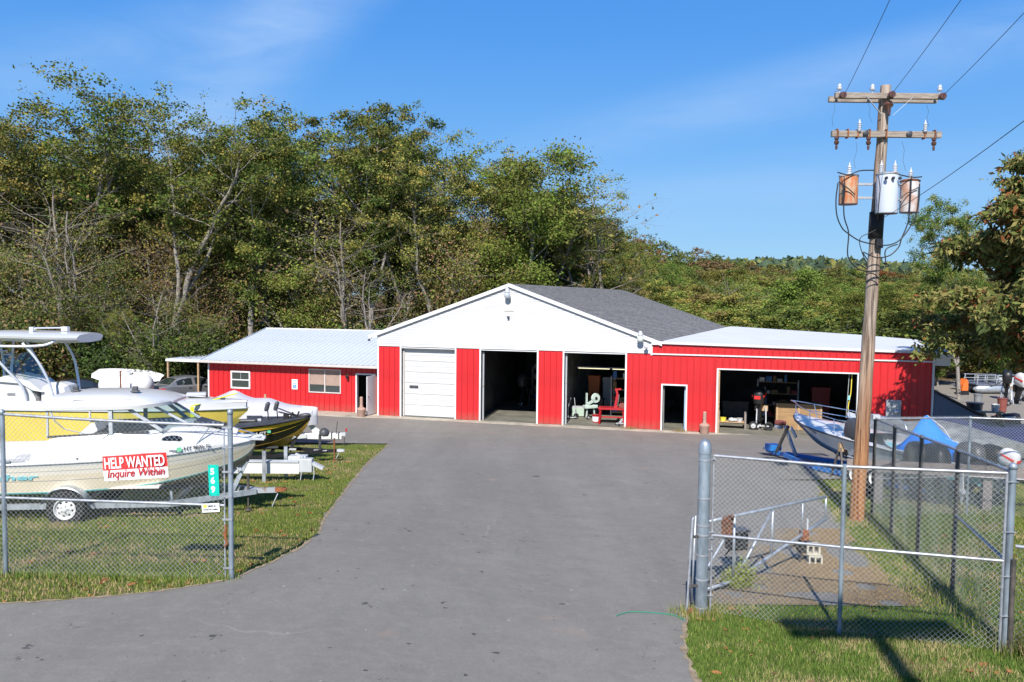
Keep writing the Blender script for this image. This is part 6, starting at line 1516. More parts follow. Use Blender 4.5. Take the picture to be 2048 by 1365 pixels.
# its trailer
def trailer(x, y, ang, label, L0, Lc, zc, hw, m='galv', group=None, wx=-.2, post_x=2.55, rustn=False, r=.36, rail=(.07, .11), winch=True, jackx=None, jackm='galv', wheels=True):
    t = frame_thing('boat_trailer', label, 'trailer', x, y, ang, group)
    for s_ in (-1, 1):
        MB().bar((L0, s_ * hw, zc), (1.7, s_ * hw, zc + .02), rail[0], rail[1]).build('side_rail', m, t)
        MB().bar((1.7, s_ * hw, zc + .02), (Lc - .55, s_ * .06, zc + .06), rail[0], rail[1]).build('side_rail', m, t)
        MB().bar((L0 + .3, s_ * .55, zc + .22), (2.0, s_ * .38, zc + .26), .10, .06).build('bunk', 'dgrey', t)
        for xx in (L0 + .5, wx + .1, 1.6): MB().bar((xx, s_ * .5, zc), (xx, s_ * .5, zc + .2), .05, .05).build('bunk_bracket', m, t)
        if wheels:
            wheel(t, (wx, s_ * (hw + .22), r), r, .21, s_)
            f = MB(); secs = []
            for k in range(13):
                a = R(168) - R(150) * k / 12; rr = r + .07; secs.append([(wx + math.cos(a) * rr, s_ * (hw + .10), r + .02 + math.sin(a) * rr), (wx + math.cos(a) * rr, s_ * (hw + .35), r + .02 + math.sin(a) * rr), (wx + math.cos(a) * (rr + .015), s_ * (hw + .36), r + .02 + math.sin(a) * (rr - .03))])
            f.loft(secs).build('fender', m, t, smooth=True, angle=40)
    for xx in (L0 + .2, wx, 1.6): MB().bar((xx, -hw, zc - .04), (xx, hw, zc - .04), .07, .07).build('cross_member', m, t)
    if wheels: MB().bar((wx, -hw - .2, r), (wx, hw + .2, r), .06, .06).build('axle', 'dgrey', t)
    MB().bar((Lc - .75, 0, zc + .06), (Lc - .12, 0, zc + .07), .09, .10).build('tongue', 'steelrust' if rustn else m, t)
    MB().bar((Lc - .16, 0, zc + .08), (Lc + .05, 0, zc + .08), .10, .08).lathe([(.055, 0), (.06, .04), (.03, .07)], (Lc + .03, 0, zc + .05), 10).build('coupler', 'rust' if rustn else 'lgrey', t)
    if winch:
        MB().bar((post_x, 0, zc + .05), (post_x + .30, 0, zc + .72), .08, .09).build('winch_post', m, t)
        MB().box((post_x + .10, 0, zc + .55), (.18, .16, .16), rot=Euler((0, -.4, 0)).to_matrix()).lathe([(.07, -.1), (.07, .1)], (post_x + .08, 0, zc + .53), 12, (0, 1, 0)).bar((post_x + .02, -.12, zc + .70), (post_x + .20, -.13, zc + .52), .02, .02).build('winch', 'lgrey', t)
        MB().lathe([(.05, -.09), (.035, 0), (.05, .09)], (post_x + .32, 0, zc + .78), 12, (0, 1, 0)).build('bow_stop', 'dark', t)
    jx = jackx if jackx is not None else Lc - .65
    MB().tube([(jx, -.11, zc + .45), (jx, -.11, .30)], .028, 8).tube([(jx, -.11, .32), (jx, -.11, .03)], .02, 8).lathe([(.07, 0), (.06, .02)], (jx, -.11, .015), 12).build('jack', jackm, t)
    MB().tube([(Lc - .1, -.04, zc + .0), (Lc - .16, -.07, zc - .14), (Lc - .22, -.05, .06)], .012, 5).build('safety_chain', 'lgrey', t)
    return t
trailer(*B1, A1, 'galvanised boat trailer with white spoked wheel under the cream cabin boat', -3.6, 3.75, .34, .86, post_x=2.70, rustn=True, jackx=3.05, jackm='oldpost')

# ---------------------------------------------------------------- boat 2: yellow centre console with T-top
B2 = (-13.0, 21.35); A2 = 1.0
bt = frame_thing('centre_console_boat', 'yellow centre console fishing boat with white T-top and ladder frame', 'boat', *B2, A2)
zo = -gzf(*B2) + 1.36
st = [(-2.6, 1.2, 2.02, 1.0, .95, .70), (0, 1.25, 2.02, 1.02, 1.0, .70), (2.2, 1.22, 2.0, 1.08, 1.08, .75), (3.8, 1.0, 1.98, .84, 1.24, .86), (5.0, .62, 1.97, .44, 1.46, 1.10), (5.65, .28, 1.96, .16, 1.68, 1.48), (5.98, .02, 1.95, .015, 1.92, 1.88)]
h2, S2, rr2 = hull(bt, st, [(0, 'goldbottom'), (.03, 'yellow'), (.75, 'yellow')], 'yellow', flare=.0)
rr2.build('rub_rail', 'lgrey', bt, smooth=True)
def bs2(x): xs_ = [s[0] for s in S2]; return float(np.interp(x, xs_, [s[1] for s in S2])), float(np.interp(x, xs_, [s[2] for s in S2]))
for s_ in (-1, 1):
    b = MB(); b.loft([[(x, s_ * (bs2(x)[0] + .01), bs2(x)[1] - .02), (x, s_ * bs2(x)[0], bs2(x)[1] + .14 + .05 * math.sin(max(0, min(1, (x + 1) / 7)) * PI)), (x, s_ * max(0, bs2(x)[0] - .2), bs2(x)[1] + .17 + .05 * math.sin(max(0, min(1, (x + 1) / 7)) * PI)), (x, s_ * max(0, bs2(x)[0] - .22), bs2(x)[1] - .3)] for x in np.linspace(-2.6, 5.95, 22)]); b.build('gunwale', 'gelcoat', bt, smooth=True, angle=35)
MB().loft([[(x, y * bs2(x)[0] * .97, bs2(x)[1] + .16 + (.05 if abs(y) < .6 else 0)) for y in (-1, -.5, 0, .5, 1)] for x in np.linspace(3.6, 5.96, 9)]).build('foredeck', 'gelcoat', bt, smooth=True)
MB().bx(-2.6, 3.7, -1.0, 1.0, 1.25, 1.30).build('cockpit_sole', 'gelcoat', bt)
b = MB(); b.loft([[(x, s_ * .42, z) for x, z in ((-.45, 1.3), (-.40, 2.62), (-.05, 2.72), (.45, 2.55), (.62, 2.2), (.66, 1.3))] for s_ in (-1, -.9, .9, 1)]); b.add([(-.45, -.42, 1.3), (-.40, -.42, 2.62), (-.05, -.42, 2.72), (.45, -.42, 2.55), (.62, -.42, 2.2), (.66, -.42, 1.3)], [(0, 1, 2, 3, 4, 5)]); b.add([(-.45, .42, 1.3), (-.40, .42, 2.62), (-.05, .42, 2.72), (.45, .42, 2.55), (.62, .42, 2.2), (.66, .42, 1.3)], [(0, 1, 2, 3, 4, 5)])
c2 = b.build('console', 'gelcoat', bt)
MB().bx(-.1, .1, -.435, -.421, 2.28, 2.34).build('latch', 'grey', c2); MB().box((1.05, 0, 1.95), (.75, .9, 1.3)).build('console_seat', 'gelcoat', bt, bevel=.25)
MB().add([(-.05, -.45, 2.72), (-.05, .45, 2.72), (-.45, .45, 3.35), (-.45, -.45, 3.35)], [(0, 1, 2, 3)]).add([(.55, -.5, 2.35), (.55, .5, 2.35), (.05, .45, 3.35), (.05, -.45, 3.35)], [(0, 1, 2, 3)]).build('windscreen', 'glass', bt)
MB().loft([[(x, y, z) for x, z in ((-.50, 2.66), (-.1, 2.80), (.5, 2.66), (.85, 2.38), (.6, 2.42), (.3, 2.6))] for y in (-.5, .5)], close=True, cap=True).build('console_cowl', 'gelcoat', bt, smooth=True, angle=30)
tt = []
for x in np.linspace(-2.2, 1.85, 15):
    t = (x + 2.2) / 4.05; w = 1.05 * (1 - max(0, t - .80) ** 2 * 9); z = 3.78 + .05 * math.sin(t * PI); tt.append([(x, w * c, z + dz) for c, dz in ((-1, -.02), (-1.02, .03), (-.8, .09), (0, .12), (.8, .09), (1.02, .03), (1, -.02), (.8, -.10), (0, -.12), (-.8, -.10))])
MB().loft(tt, close=True, cap=True).build('hardtop', 'gelcoat', bt, smooth=True, angle=40)
for s_ in (-1, 1):
    for pts in ([(-1.15, .95, 3.70), (-.98, .85, 3.25), (-.80, .62, 2.6), (-.78, .52, 1.3)], [(-.72, .95, 3.70), (-.66, .75, 3.1), (-.60, .55, 2.3), (-.60, .50, 1.3)], [(-.40, .92, 3.70), (.0, .78, 3.1), (.35, .58, 2.55), (.42, .48, 2.1), (.44, .46, 1.3)], [(.62, .95, 3.68), (.95, .85, 3.2), (1.15, .7, 2.6), (1.25, .6, 1.9), (1.28, .58, 1.3)], [(-1.6, .95, 3.66), (0, 1.0, 3.60), (1.1, .95, 3.62), (1.45, .85, 3.78)]):
        MB().tube(smooth_path([(x, s_ * y, z) for x, y, z in pts], 5), .032, 8).build('t_top_pipe', 'alu', bt, smooth=True)
    for z in (2.0, 2.45, 2.9, 3.25): MB().tube([(-.80 - (z - 2.5) * .18, s_ * (.6 + (z - 2.2) * .18), z), (-.60 - (z - 2.5) * .03, s_ * (.55 + (z - 2.3) * .2), z)], .02, 6).build('ladder_rung', 'alu', bt)
for z, x in ((3.35, -.85), (3.58, -1.0)): MB().tube([(x, -.85, z), (x, .85, z)], .02, 6).build('cross_pipe', 'alu', bt)
MB().tube([(.5, -.3, 3.97), (.6, -.3, 4.03), (1.15, .1, 4.03), (1.2, .15, 3.95)], .02, 6).box((.5, -.3, 4.0), (.1, .1, .12)).box((1.15, .1, 4.0), (.16, .14, .12)).build('antenna_mount', 'alu', bt)
# yellow strap down over the bow
xs2 = 4.78; MB().bx(xs2, xs2 + .09, -.86, -.85, .5, 2.08).build('tie_down_strap', 'limegreen', bt); MB().prism([(xs2, -.85, 2.10), (xs2 + .09, -.85, 2.10), (xs2 + .75, .6, 2.25), (xs2 + .66, .6, 2.25)], (0, 0, .01)).build('tie_down_strap', 'limegreen', bt)
MB().box((5.35, -.10, 2.19), (.10, .08, .06)).build('cleat', 'dgrey', bt); MB().box((4.55, .2, 2.28), (.5, .3, .08), rz=.3).build('deck_pad', 'lgrey', bt, bevel=.02)
for i, px_ in enumerate((2.35,)): hull_text(bt, S2, '····· · ·', 2.6, 3.6, .62, .12, 'goldbottom', name='faded_marks')
# its white trailer
def box_trailer(x, y, ang, label, parts): pass
t2 = frame_thing('boat_trailer', 'white beam trailer with grey tool box and coupler under the yellow boat', 'trailer', *B2, A2)
for s_ in (-1, 1):
    MB().bx(-2.5, 4.2, s_ * .9 - .06, s_ * .9 + .06, .42, .62).build('side_rail', 'white', t2); wheel(t2, (-.3, s_ * 1.12, .38), .38, .22, s_)
    MB().bar((4.2, s_ * .9, .5), (5.4, s_ * .12, .46), .12, .2).build('side_rail', 'white', t2)
MB().bx(5.2, 7.35, -.09, .09, .20, .50).build('tongue', 'white', t2); MB().bx(5.2, 7.34, -.12, .12, .503, .53).build('beam_flange', 'lgrey', t2)
MB().bx(7.0, 7.48, .12, .45, .33, .62).build('tool_box', 'lgrey', t2, bevel=.02); MB().bx(7.36, 7.70, -.12, .12, .24, .60).build('coupler_block', 'lgrey', t2, bevel=.02); MB().bar((7.6, 0, .52), (7.98, 0, .33), .16, .08).build('coupler', 'lgrey', t2); MB().bar((7.2, .2, .68), (7.42, .1, .60), .06, .05).build('handle', 'lgrey', t2)
for x in (7.40, 7.74): MB().tube([(x, -.1, .4), (x + .02, -.11, .2), (x - .01, -.1, .03)], .014, 5).build('safety_chain', 'lgrey', t2)
for s_, x in ((-.35, 6.45), (.3, 6.85)): MB().bx(x, x + .09, s_, s_ + .06, .02, .85).build('guide_post', 'galv', t2)


# ---------------------------------------------------------------- boat 3: black and yellow bass boat
B3 = (-9.4, 25.75); A3 = 3.0
bt = frame_thing('bass_boat', 'black and gold bass boat with trolling motor on its bow beside the sidewalk', 'boat', *B3, A3)
st = [(-2.6, 1.15, 1.16, 1.0, .52, .34), (-.8, 1.18, 1.18, 1.0, .52, .34), (.8, 1.10, 1.24, .85, .56, .34), (1.8, .82, 1.30, .52, .68, .42), (2.4, .48, 1.36, .22, .90, .66), (2.75, .20, 1.40, .07, 1.16, 1.02), (2.93, .02, 1.43, .01, 1.39, 1.34)]
h3, S3, rr3 = hull(bt, st, [(0, 'goldbottom'), (.02, 'black'), (.46, 'goldy'), (.49, 'black'), (.74, 'goldy'), (.93, 'black')], 'goldbottom', flare=.2); rr3.build('rub_rail', 'dark', bt, smooth=True)
def bs3(x): xs_ = [s[0] for s in S3]; return float(np.interp(x, xs_, [s[1] for s in S3])), float(np.interp(x, xs_, [s[2] for s in S3]))
MB().loft([[(x, y * bs3(x)[0] * .98, bs3(x)[1] + .05 * (1 - y * y)) for y in (-1, -.6, 0, .6, 1)] for x in np.linspace(.4, 2.9, 12)]).build('foredeck', 'dgrey', bt, smooth=True)
for s_ in (-1, 1): MB().loft([[(x, s_ * bs3(x)[0] * .99, bs3(x)[1]), (x, s_ * bs3(x)[0] * .97, bs3(x)[1] + .05), (x, s_ * bs3(x)[0] * .74, bs3(x)[1] + .05), (x, s_ * bs3(x)[0] * .72, .8)] for x in np.linspace(-2.6, .5, 6)]).build('gunwale', 'dgrey', bt)
MB().bx(-2.6, .45, -.85, .85, .78, .82).build('cockpit_sole', 'dark', bt)
MB().box((.1, -.35, 1.30), (.35, .5, .35)).box((.1, .45, 1.30), (.35, .5, .35)).build('helm_console', 'dark', bt, bevel=.04); MB().add([(.25, -.6, 1.42), (.25, -.12, 1.42), (.02, -.15, 1.66), (.02, -.56, 1.66)], [(0, 1, 2, 3)]).build('windscreen', 'carglass', bt)
MB().box((.95, .1, 1.34), (.7, .9, .10)).build('bow_cushion', 'dgrey', bt, bevel=.04)
MB().box((1.35, -.1, 1.35), (.12, .1, .06)).build('hatch_latch', 'lgrey', bt)
# two folded seats/pedestals and trolling motor
for x, y in ((1.60, -.05), (1.85, .12)):
    MB().tube([(x + .02, y, 1.33), (x, y, 1.62)], .02, 6).build('pedestal', 'dark', bt); MB().box((x - .02, y, 1.76), (.12, .22, .30), rot=Euler((0, .25, 0)).to_matrix()).build('folded_seat', 'dgrey', bt, bevel=.05)
tm = MB().tube([(1.95, -.12, 1.72), (2.45, -.10, 1.52), (2.78, -.06, 1.44)], .022, 8).build('trolling_motor_shaft', 'dark', bt)
MB().lathe([(.03, 0), (.07, .05), (.075, .24), (.05, .34), (.02, .38)], (2.58, -.08, 1.46), 14, (1, 0, .16)).build('trolling_motor_head', 'dgrey', bt, smooth=True, angle=50)
MB().bar((1.95, -.1, 1.60), (2.75, -.08, 1.42), .05, .04).bar((2.3, -.16, 1.36), (2.42, -.16, 1.60), .05, .05).box((2.2, -.14, 1.46), (.16, .12, .16)).bar((2.52, -.1, 1.40), (2.60, -.1, 1.62), .035, .05).build('motor_mount', 'dark', bt)
MB().prism([(2.72, -.10, 1.42), (2.98, -.02, 1.44), (3.02, -.02, 1.64), (2.80, -.05, 1.46)], (0, .03, 0)).prism([(2.72, .10, 1.42), (2.98, .02, 1.44), (3.02, .02, 1.64), (2.80, .05, 1.46)], (0, .03, 0)).build('bow_plate', 'lgrey', bt)
hull_text(bt, S3, 'PA 9584 CT', .92, 1.72, .54, .12, 'textwhite', bold=.004); q = hpt(S3, 1.80, .62); MB().box((q.x, q.y - .015, q.z), (.10, .008, .08), rz=R(28)).build('registration_sticker', 'textgreen', bt)
MB().bar(tuple(hpt(S3, .72, .95) + Vector((0, -.02, .0))), tuple(hpt(S3, .55, .15) + Vector((0, -.05, 0))), .03, .008).build('tie_down_strap', 'lgrey', bt)
t3 = trailer(*B3, A3, 'black bass boat trailer with grey tongue jack and straps', -2.6, 3.95, .26, .80, m='dark', post_x=2.28, jackx=3.72, jackm='rust', wx=-.6)
MB().tube([(3.25, -.05, .34), (3.25, -.05, .86)], .045, 10).build('jack_tube', 'dgrey', t3); MB().lathe([(.02, -.02), (.15, .03), (.17, .12), (.12, .22), (.03, .26)], (3.36, -.05, .82), 16, (.25, 0, 1)).build('jack_cover', 'dgrey', t3, smooth=True, angle=50)
MB().prism([(3.05, -.12, .34), (3.48, -.12, .34), (3.48, .05, .34), (3.05, .05, .34)], (0, 0, .02)).build('jack_plate', 'lgrey', t3)
MB().box((.9 + 1.5, -.12, .40), (.22, .08, .05)).build('step_pad', 'lgrey', t3); MB().box((2.75, -.06, .26), (.20, .02, .10)).build('side_marker', 'rust', t3); MB().box((1.3, -.75, .23), (.12, .08, .10)).build('strap_ratchet', 'orange', t3)

# ---------------------------------------------------------------- boat 4: boat under white cover
B4 = (-10.2, 31.0)
bt = frame_thing('covered_boat', 'boat wrapped in a white cover between bass boat and office', 'boat', *B4, 2)
cs_ = []
prof = [(-1.4, 1.75, 1.2), (-.9, 1.95, 1.25), (-.45, 2.12, 1.25), (.0, 1.92, 1.25), (.35, 1.82, 1.22), (.85, 1.83, 1.12), (1.2, 1.72, 1.0), (1.6, 1.60, .80), (2.1, 1.54, .50), (2.6, 1.50, .18), (2.72, 1.46, .03)]
for x, zt_, w in interp_st(prof, 26): cs_.append([(x, w * c, z) for c, z in ((-1, .82), (-1.03, 1.15), (-.97, 1.20), (-.45, 1.20 + (zt_ - 1.2) * .62), (0, zt_), (.45, 1.20 + (zt_ - 1.2) * .62), (.97, 1.20), (1.03, 1.15), (1, .82))])
MB().loft(cs_, cap=True).build('cover', 'cover', bt, smooth=True, angle=60); MB().box((.72, 0, 1.90), (.07, .07, .14)).build('vent_post', 'wood', bt)
st = [(-1.4, 1.15, 1.0, 1.0, .6, .35), (.8, 1.05, 1.0, .85, .65, .38), (1.8, .6, 1.05, .35, .8, .6), (2.6, .05, 1.1, .02, 1.05, 1.0)]
h4, S4, r4 = hull(bt, st, [(0, 'gelcoat'), (.5, 'gelcoat')], 'bottom')
t4 = frame_thing('boat_trailer', 'white painted trailer with slanted winch stand beyond the bass boat', 'trailer', *B4, 2)
for s_ in (-1, 1): MB().bx(-1.4, 1.2, s_ * .8 - .05, s_ * .8 + .05, .30, .45).build('side_rail', 'white', t4); MB().bar((1.2, s_ * .8, .38), (2.3, s_ * .1, .38), .10, .15).build('side_rail', 'white', t4); wheel(t4, (-.2, s_ * 1.0, .34), .34, .2, s_)
MB().bx(1.85, 3.65, -.08, .08, .26, .48).build('tongue', 'white', t4); MB().prism([(2.0, -.04, 1.08), (2.20, -.04, 1.06), (2.95, -.04, .48), (2.55, -.04, .48), (2.35, -.04, .80)], (0, .08, 0)).build('winch_stand', 'white', t4)
MB().bx(3.62, 3.8, -.07, .07, .38, .50).build('coupler', 'lgrey', t4)
for x in (3.25, 3.52): MB().bx(x, x + .04, -.10, .10, .25, .50).build('strap', 'dgrey', t4)
MB().tube([(3.45, -.12, .5), (3.50, -.12, .95)], .018, 6).tube([(3.38, -.12, .3), (3.38, -.12, .03)], .03, 6).tube([(3.75, .0, .3), (3.73, 0, .02)], .02, 6).build('jack', 'oldpost', t4)
MB().box((3.82, 0, .60), (.06, .05, .12)).build('latch_lever', 'redpaint', t4); MB().lathe([(.04, 0), (.04, .03)], (2.3, -.1, 1.2), 8, (0, -1, 0)).tube([(2.3, -.1, 1.2), (2.2, -.04, 1.0)], .01, 5).build('winch_handle', 'lgrey', t4)

# ---------------------------------------------------------------- cars
def car(x, y, ang, label, paint, L=4.6, W_=1.78, H_=1.45, suv=False, z=None, name='parked_car'):
    t = frame_thing(name, label, 'car' if not suv else 'truck', x, y, ang)
    k = L / 4.6
    if not suv:
        # side profile rows: x, z of belt and below, roof
        lower = [(-2.28, .52, .95), (-2.2, .32, 1.0), (-1.6, .24, 1.03), (-.8, .2, .98), (.6, .2, .95), (1.5, .24, .90), (2.1, .3, .80), (2.3, .45, .66)]
        roof = [(-1.75, 1.0), (-1.1, 1.36), (-.3, 1.45), (.4, 1.40), (1.35, .93)]
    else:
        lower = [(-2.3, .6, 1.1), (-2.2, .42, 1.15), (-1.2, .38, 1.15), (.6, .38, 1.15), (1.5, .4, 1.12), (2.2, .42, 1.05), (2.35, .55, .95)]
        roof = [(-2.2, 1.12), (-1.95, 1.72), (-.5, 1.82), (.3, 1.78), (1.1, 1.14)]
    b = MB(); secs = []
    for x_, z0, z1 in interp_st(lower, 26):
        w = W_ / 2 * (1 - .10 * max(0, abs(x_) - 1.6) ** 1.5); zm = z0 + (z1 - z0) * .55
        secs.append([(x_ * k, s_ * w * c, zz) for s_, c, zz in ((-1, .92, z0), (-1, 1.0, z0 + .12), (-1, 1.01, zm), (-1, .97, z1 - .06), (-1, .90, z1), (1, .90, z1), (1, .97, z1 - .06), (1, 1.01, zm), (1, 1.0, z0 + .12), (1, .92, z0))])
    b.loft(secs, close=True, cap=True); body = b.build('body', paint, t, smooth=True, angle=35)
    # greenhouse
    g_ = MB(); gs = []
    R_ = interp_st([(a, c) for a, c in roof], 17)
    wb, wt = W_ / 2 * .90, W_ / 2 * .68
    zb = float(lower[3][2]); base = [(x_ * k, np.interp(x_, [r[0] for r in lower], [r[2] for r in lower]) - .02) for x_, _ in R_]
    for (x_, zr), (xb, zb) in zip(R_, base):
        f = max(0.0, min(1.0, (zr - zb) / (.42 if not suv else .6))); w2 = wb + (wt - wb) * f
        gs.append([(xb, -wb, zb), (xb, -(wb + w2) / 2 * 1.0, (zb + zr) / 2), (xb, -w2, zr - .03 * f), (xb, -w2 * .8, zr), (xb, w2 * .8, zr), (xb, w2, zr - .03 * f), (xb, (wb + w2) / 2, (zb + zr) / 2), (xb, wb, zb)])
    g_.loft(gs); cab = g_.build('cabin', paint, t, smooth=True, angle=50)
    def gpnt(i, yfr, zf, out=1.012):
        a, bb = gs[i][0], gs[i][2]; return Vector((a[0], (a[1] + (bb[1] - a[1]) * zf) * out, a[2] + (bb[2] - a[2]) * zf))
    for s_ in (1, -1):
        for rng_ in ((3, 8), (9, 13)):
            q = MB(); up = []; dn_ = []
            for i in range(rng_[0], rng_[1] + 1):
                p1, p0 = gpnt(i, 0, .90), gpnt(i, 0, .12); up.append(p1); dn_.append(p0)
            q.loft([[(p.x, s_ * p.y, p.z) for p in (a, b_)] for a, b_ in zip(up, dn_)]); q.build('side_window', 'carglass', cab)
    def cross(i0, i1, name_, dx):
        q = MB(); A_, B_ = [], []
        for i in (i0, i1):
            pts = gs[i]; w = pts[3][1]; 
        a, b_ = gs[i0], gs[i1]
        q.add([(a[3][0] + dx, a[3][1] * .95, a[3][2] + .012), (a[4][0] + dx, a[4][1] * .95, a[4][2] + .012), (b_[4][0] + dx, b_[4][1] * .95, b_[4][2] + .012), (b_[3][0] + dx, b_[3][1] * .95, b_[3][2] + .012)], [(0, 1, 2, 3)]); q.build(name_, 'carglass', cab)
    cross(1, 4, 'rear_window', -.02 * k); cross(12, 15, 'windscreen', .02 * k)
    rr = .32 if not suv else .38
    for xx in (-1.35, 1.40):
        for s_ in (-1, 1):
            MB().lathe([(rr * 1.15, 0), (rr * 1.15, .03), (.01, .031)], (xx * k, s_ * (W_ / 2 - .03), rr), 22, (0, s_, 0)).build('wheel_arch', 'dark', t); wheel(t, (xx * k, s_ * (W_ / 2 - .10), rr), rr, .22, s_)
    xr_ = (-2.28 if not suv else -2.3) * k
    for s_ in (-1, 1):
        MB().prism([(xr_ - .02, s_ * .48, .78), (xr_ - .02, s_ * .84, .74), (xr_ + .20, s_ * .90, .76), (xr_ + .22, s_ * .88, .92), (xr_ - .00, s_ * .84, .92), (xr_ - .02, s_ * .52, .90)], (0, 0, .001)).box((xr_ + .02, s_ * .66, .84), (.10, .36, .13), rz=-s_ * .18).build('tail_lamp', 'lens', t)
        MB().box((2.18 * k, s_ * .66, .70), (.2, .34, .12), rz=s_ * .35).build('headlamp', 'winglass', t)
        for xx in (-.55, .45): MB().box((xx * k, s_ * (W_ / 2 + .012), .86), (.18, .03, .03)).build('door_handle', paint, t)
        MB().box((.85 * k, s_ * (W_ / 2 + .06), 1.02), (.12, .16, .12)).build('mirror', paint, t, bevel=.03)
    MB().box((xr_ - .03, 0, .72), (.02, .50, .15)).build('licence_plate', 'textwhite', t); MB().box((xr_ + .02, 0, .44), (.1, 1.6, .22)).build('bumper', paint, t, bevel=.04)
    if suv: 
        MB().box((2.32, 0, .85), (.06, 1.2, .34)).build('grille', 'dark', t)
        for i in range(4): MB().box((2.355, 0, .74 + i * .075), (.03, 1.15, .022)).build('grille_bar', 'chrome', t)
    return t
car(-19.0, 47.6, 54, 'silver sedan seen from behind parked left of the office wing', 'silver')
car(-24.2, 45.5, 20, 'black car mostly hidden behind the T-top frame', 'blackcar', H_=1.5)
car(-25.6, 40.5, -78, 'white pickup truck front cut by the left border behind the T-top', 'white', suv=True, name='pickup_truck')
# propane tank
pt = frame_thing('propane_tank', 'white horizontal propane tank on short legs near the wood edge', 'tank', -21.3, 44.6, 14)
pr = []
for i in range(8): a = R(90) * i / 7; pr.append((.56 * math.sin(a), -.42 * math.cos(a)))
prof = [(r_, z - 1.0) for r_, z in pr] + [(.56, -.4), (.565, -.38), (.565, -.35), (.56, -.33), (.56, .33), (.565, .35), (.565, .38), (.56, .4)] + [(r_, 1.0 - z) for r_, z in pr[::-1]]
MB().lathe(prof, (0, 0, 1.18), 30, (1, 0, 0)).build('tank_shell', 'tank', pt, smooth=True, angle=50)
MB().lathe([(.16, 0), (.17, .1), (.12, .18), (.02, .2)], (.1, 0, 1.70), 16).build('valve_cover', 'lgrey', pt, smooth=True, angle=50)
for x in (-.75, .75): MB().bx(x - .08, x + .08, -.35, .35, 0, .72).build('leg', 'lgrey', pt)
pp = frame_thing('thin_post', 'thin rusty post standing in front of the propane tank', 'post', -21.0, 43.3, 0); MB().tube([(0, 0, -.1), (0, 0, 2.1)], .04, 8).build('post_tube', 'rust', pp)
MB().box((0, 0, .5), (.1, .1, .1)).build('collar', 'lgrey', pp)
# overturned white boat behind the tank
ob = frame_thing('overturned_boat', 'old white boat lying upside down behind the propane tank', 'boat', -23.4, 49.3, -9)
st = [(-2.0, .75, .35, .68, .75, .95), (-1.0, .8, .35, .7, .82, 1.02), (1.0, .8, .35, .68, .80, .98), (2.0, .7, .38, .5, .68, .82), (2.4, .55, .42, .35, .6, .7)]
st = [(a, b_, c + .6, d, e + .6, f + .62) for a, b_, c, d, e, f in st]
ho, So, ro = hull(ob, st, [(0, 'tank'), (.5, 'tank')], 'tank'); ro.build('rub_rail', 'lgrey', ob)
for x in (-1.2, 1.2): MB().bx(x - .06, x + .06, -.8, .8, .0, .95).build('support', 'wood', ob)
# patio things under the carport
for (x, y, a, lab) in ((-16.35, 49.3, 40, 'white plastic chair beside the patio post'), (-17.25, 49.6, 0, 'white plastic table under the patio roof')):
    if 'chair' in lab:
        c = frame_thing('plastic_chair', lab, 'chair', x, y, a)
        MB().box((0, 0, .42), (.5, .5, .04)).build('seat', 'white', c, bevel=.02); MB().box((-.27, 0, .68), (.05, .48, .5), rot=Euler((0, -.2, 0)).to_matrix()).build('backrest', 'white', c, bevel=.02)
        for sx in (-1, 1):
            for sy in (-1, 1): MB().bar((sx * .22, sy * .22, .42), (sx * .27, sy * .27, 0), .04, .04).build('leg', 'white', c)
        for sy in (-1, 1): MB().bar((-.25, sy * .26, .66), (.24, sy * .26, .62), .05, .03).build('armrest', 'white', c)
    else:
        c = frame_thing('plastic_table', lab, 'table', x, y, a); MB().box((0, 0, .72), (1.3, .8, .04)).build('tabletop', 'white', c)
        for sx in (-1, 1):
            for sy in (-1, 1): MB().bar((sx * .55, sy * .32, .70), (sx * .58, sy * .35, 0), .05, .05).build('leg', 'white', c)
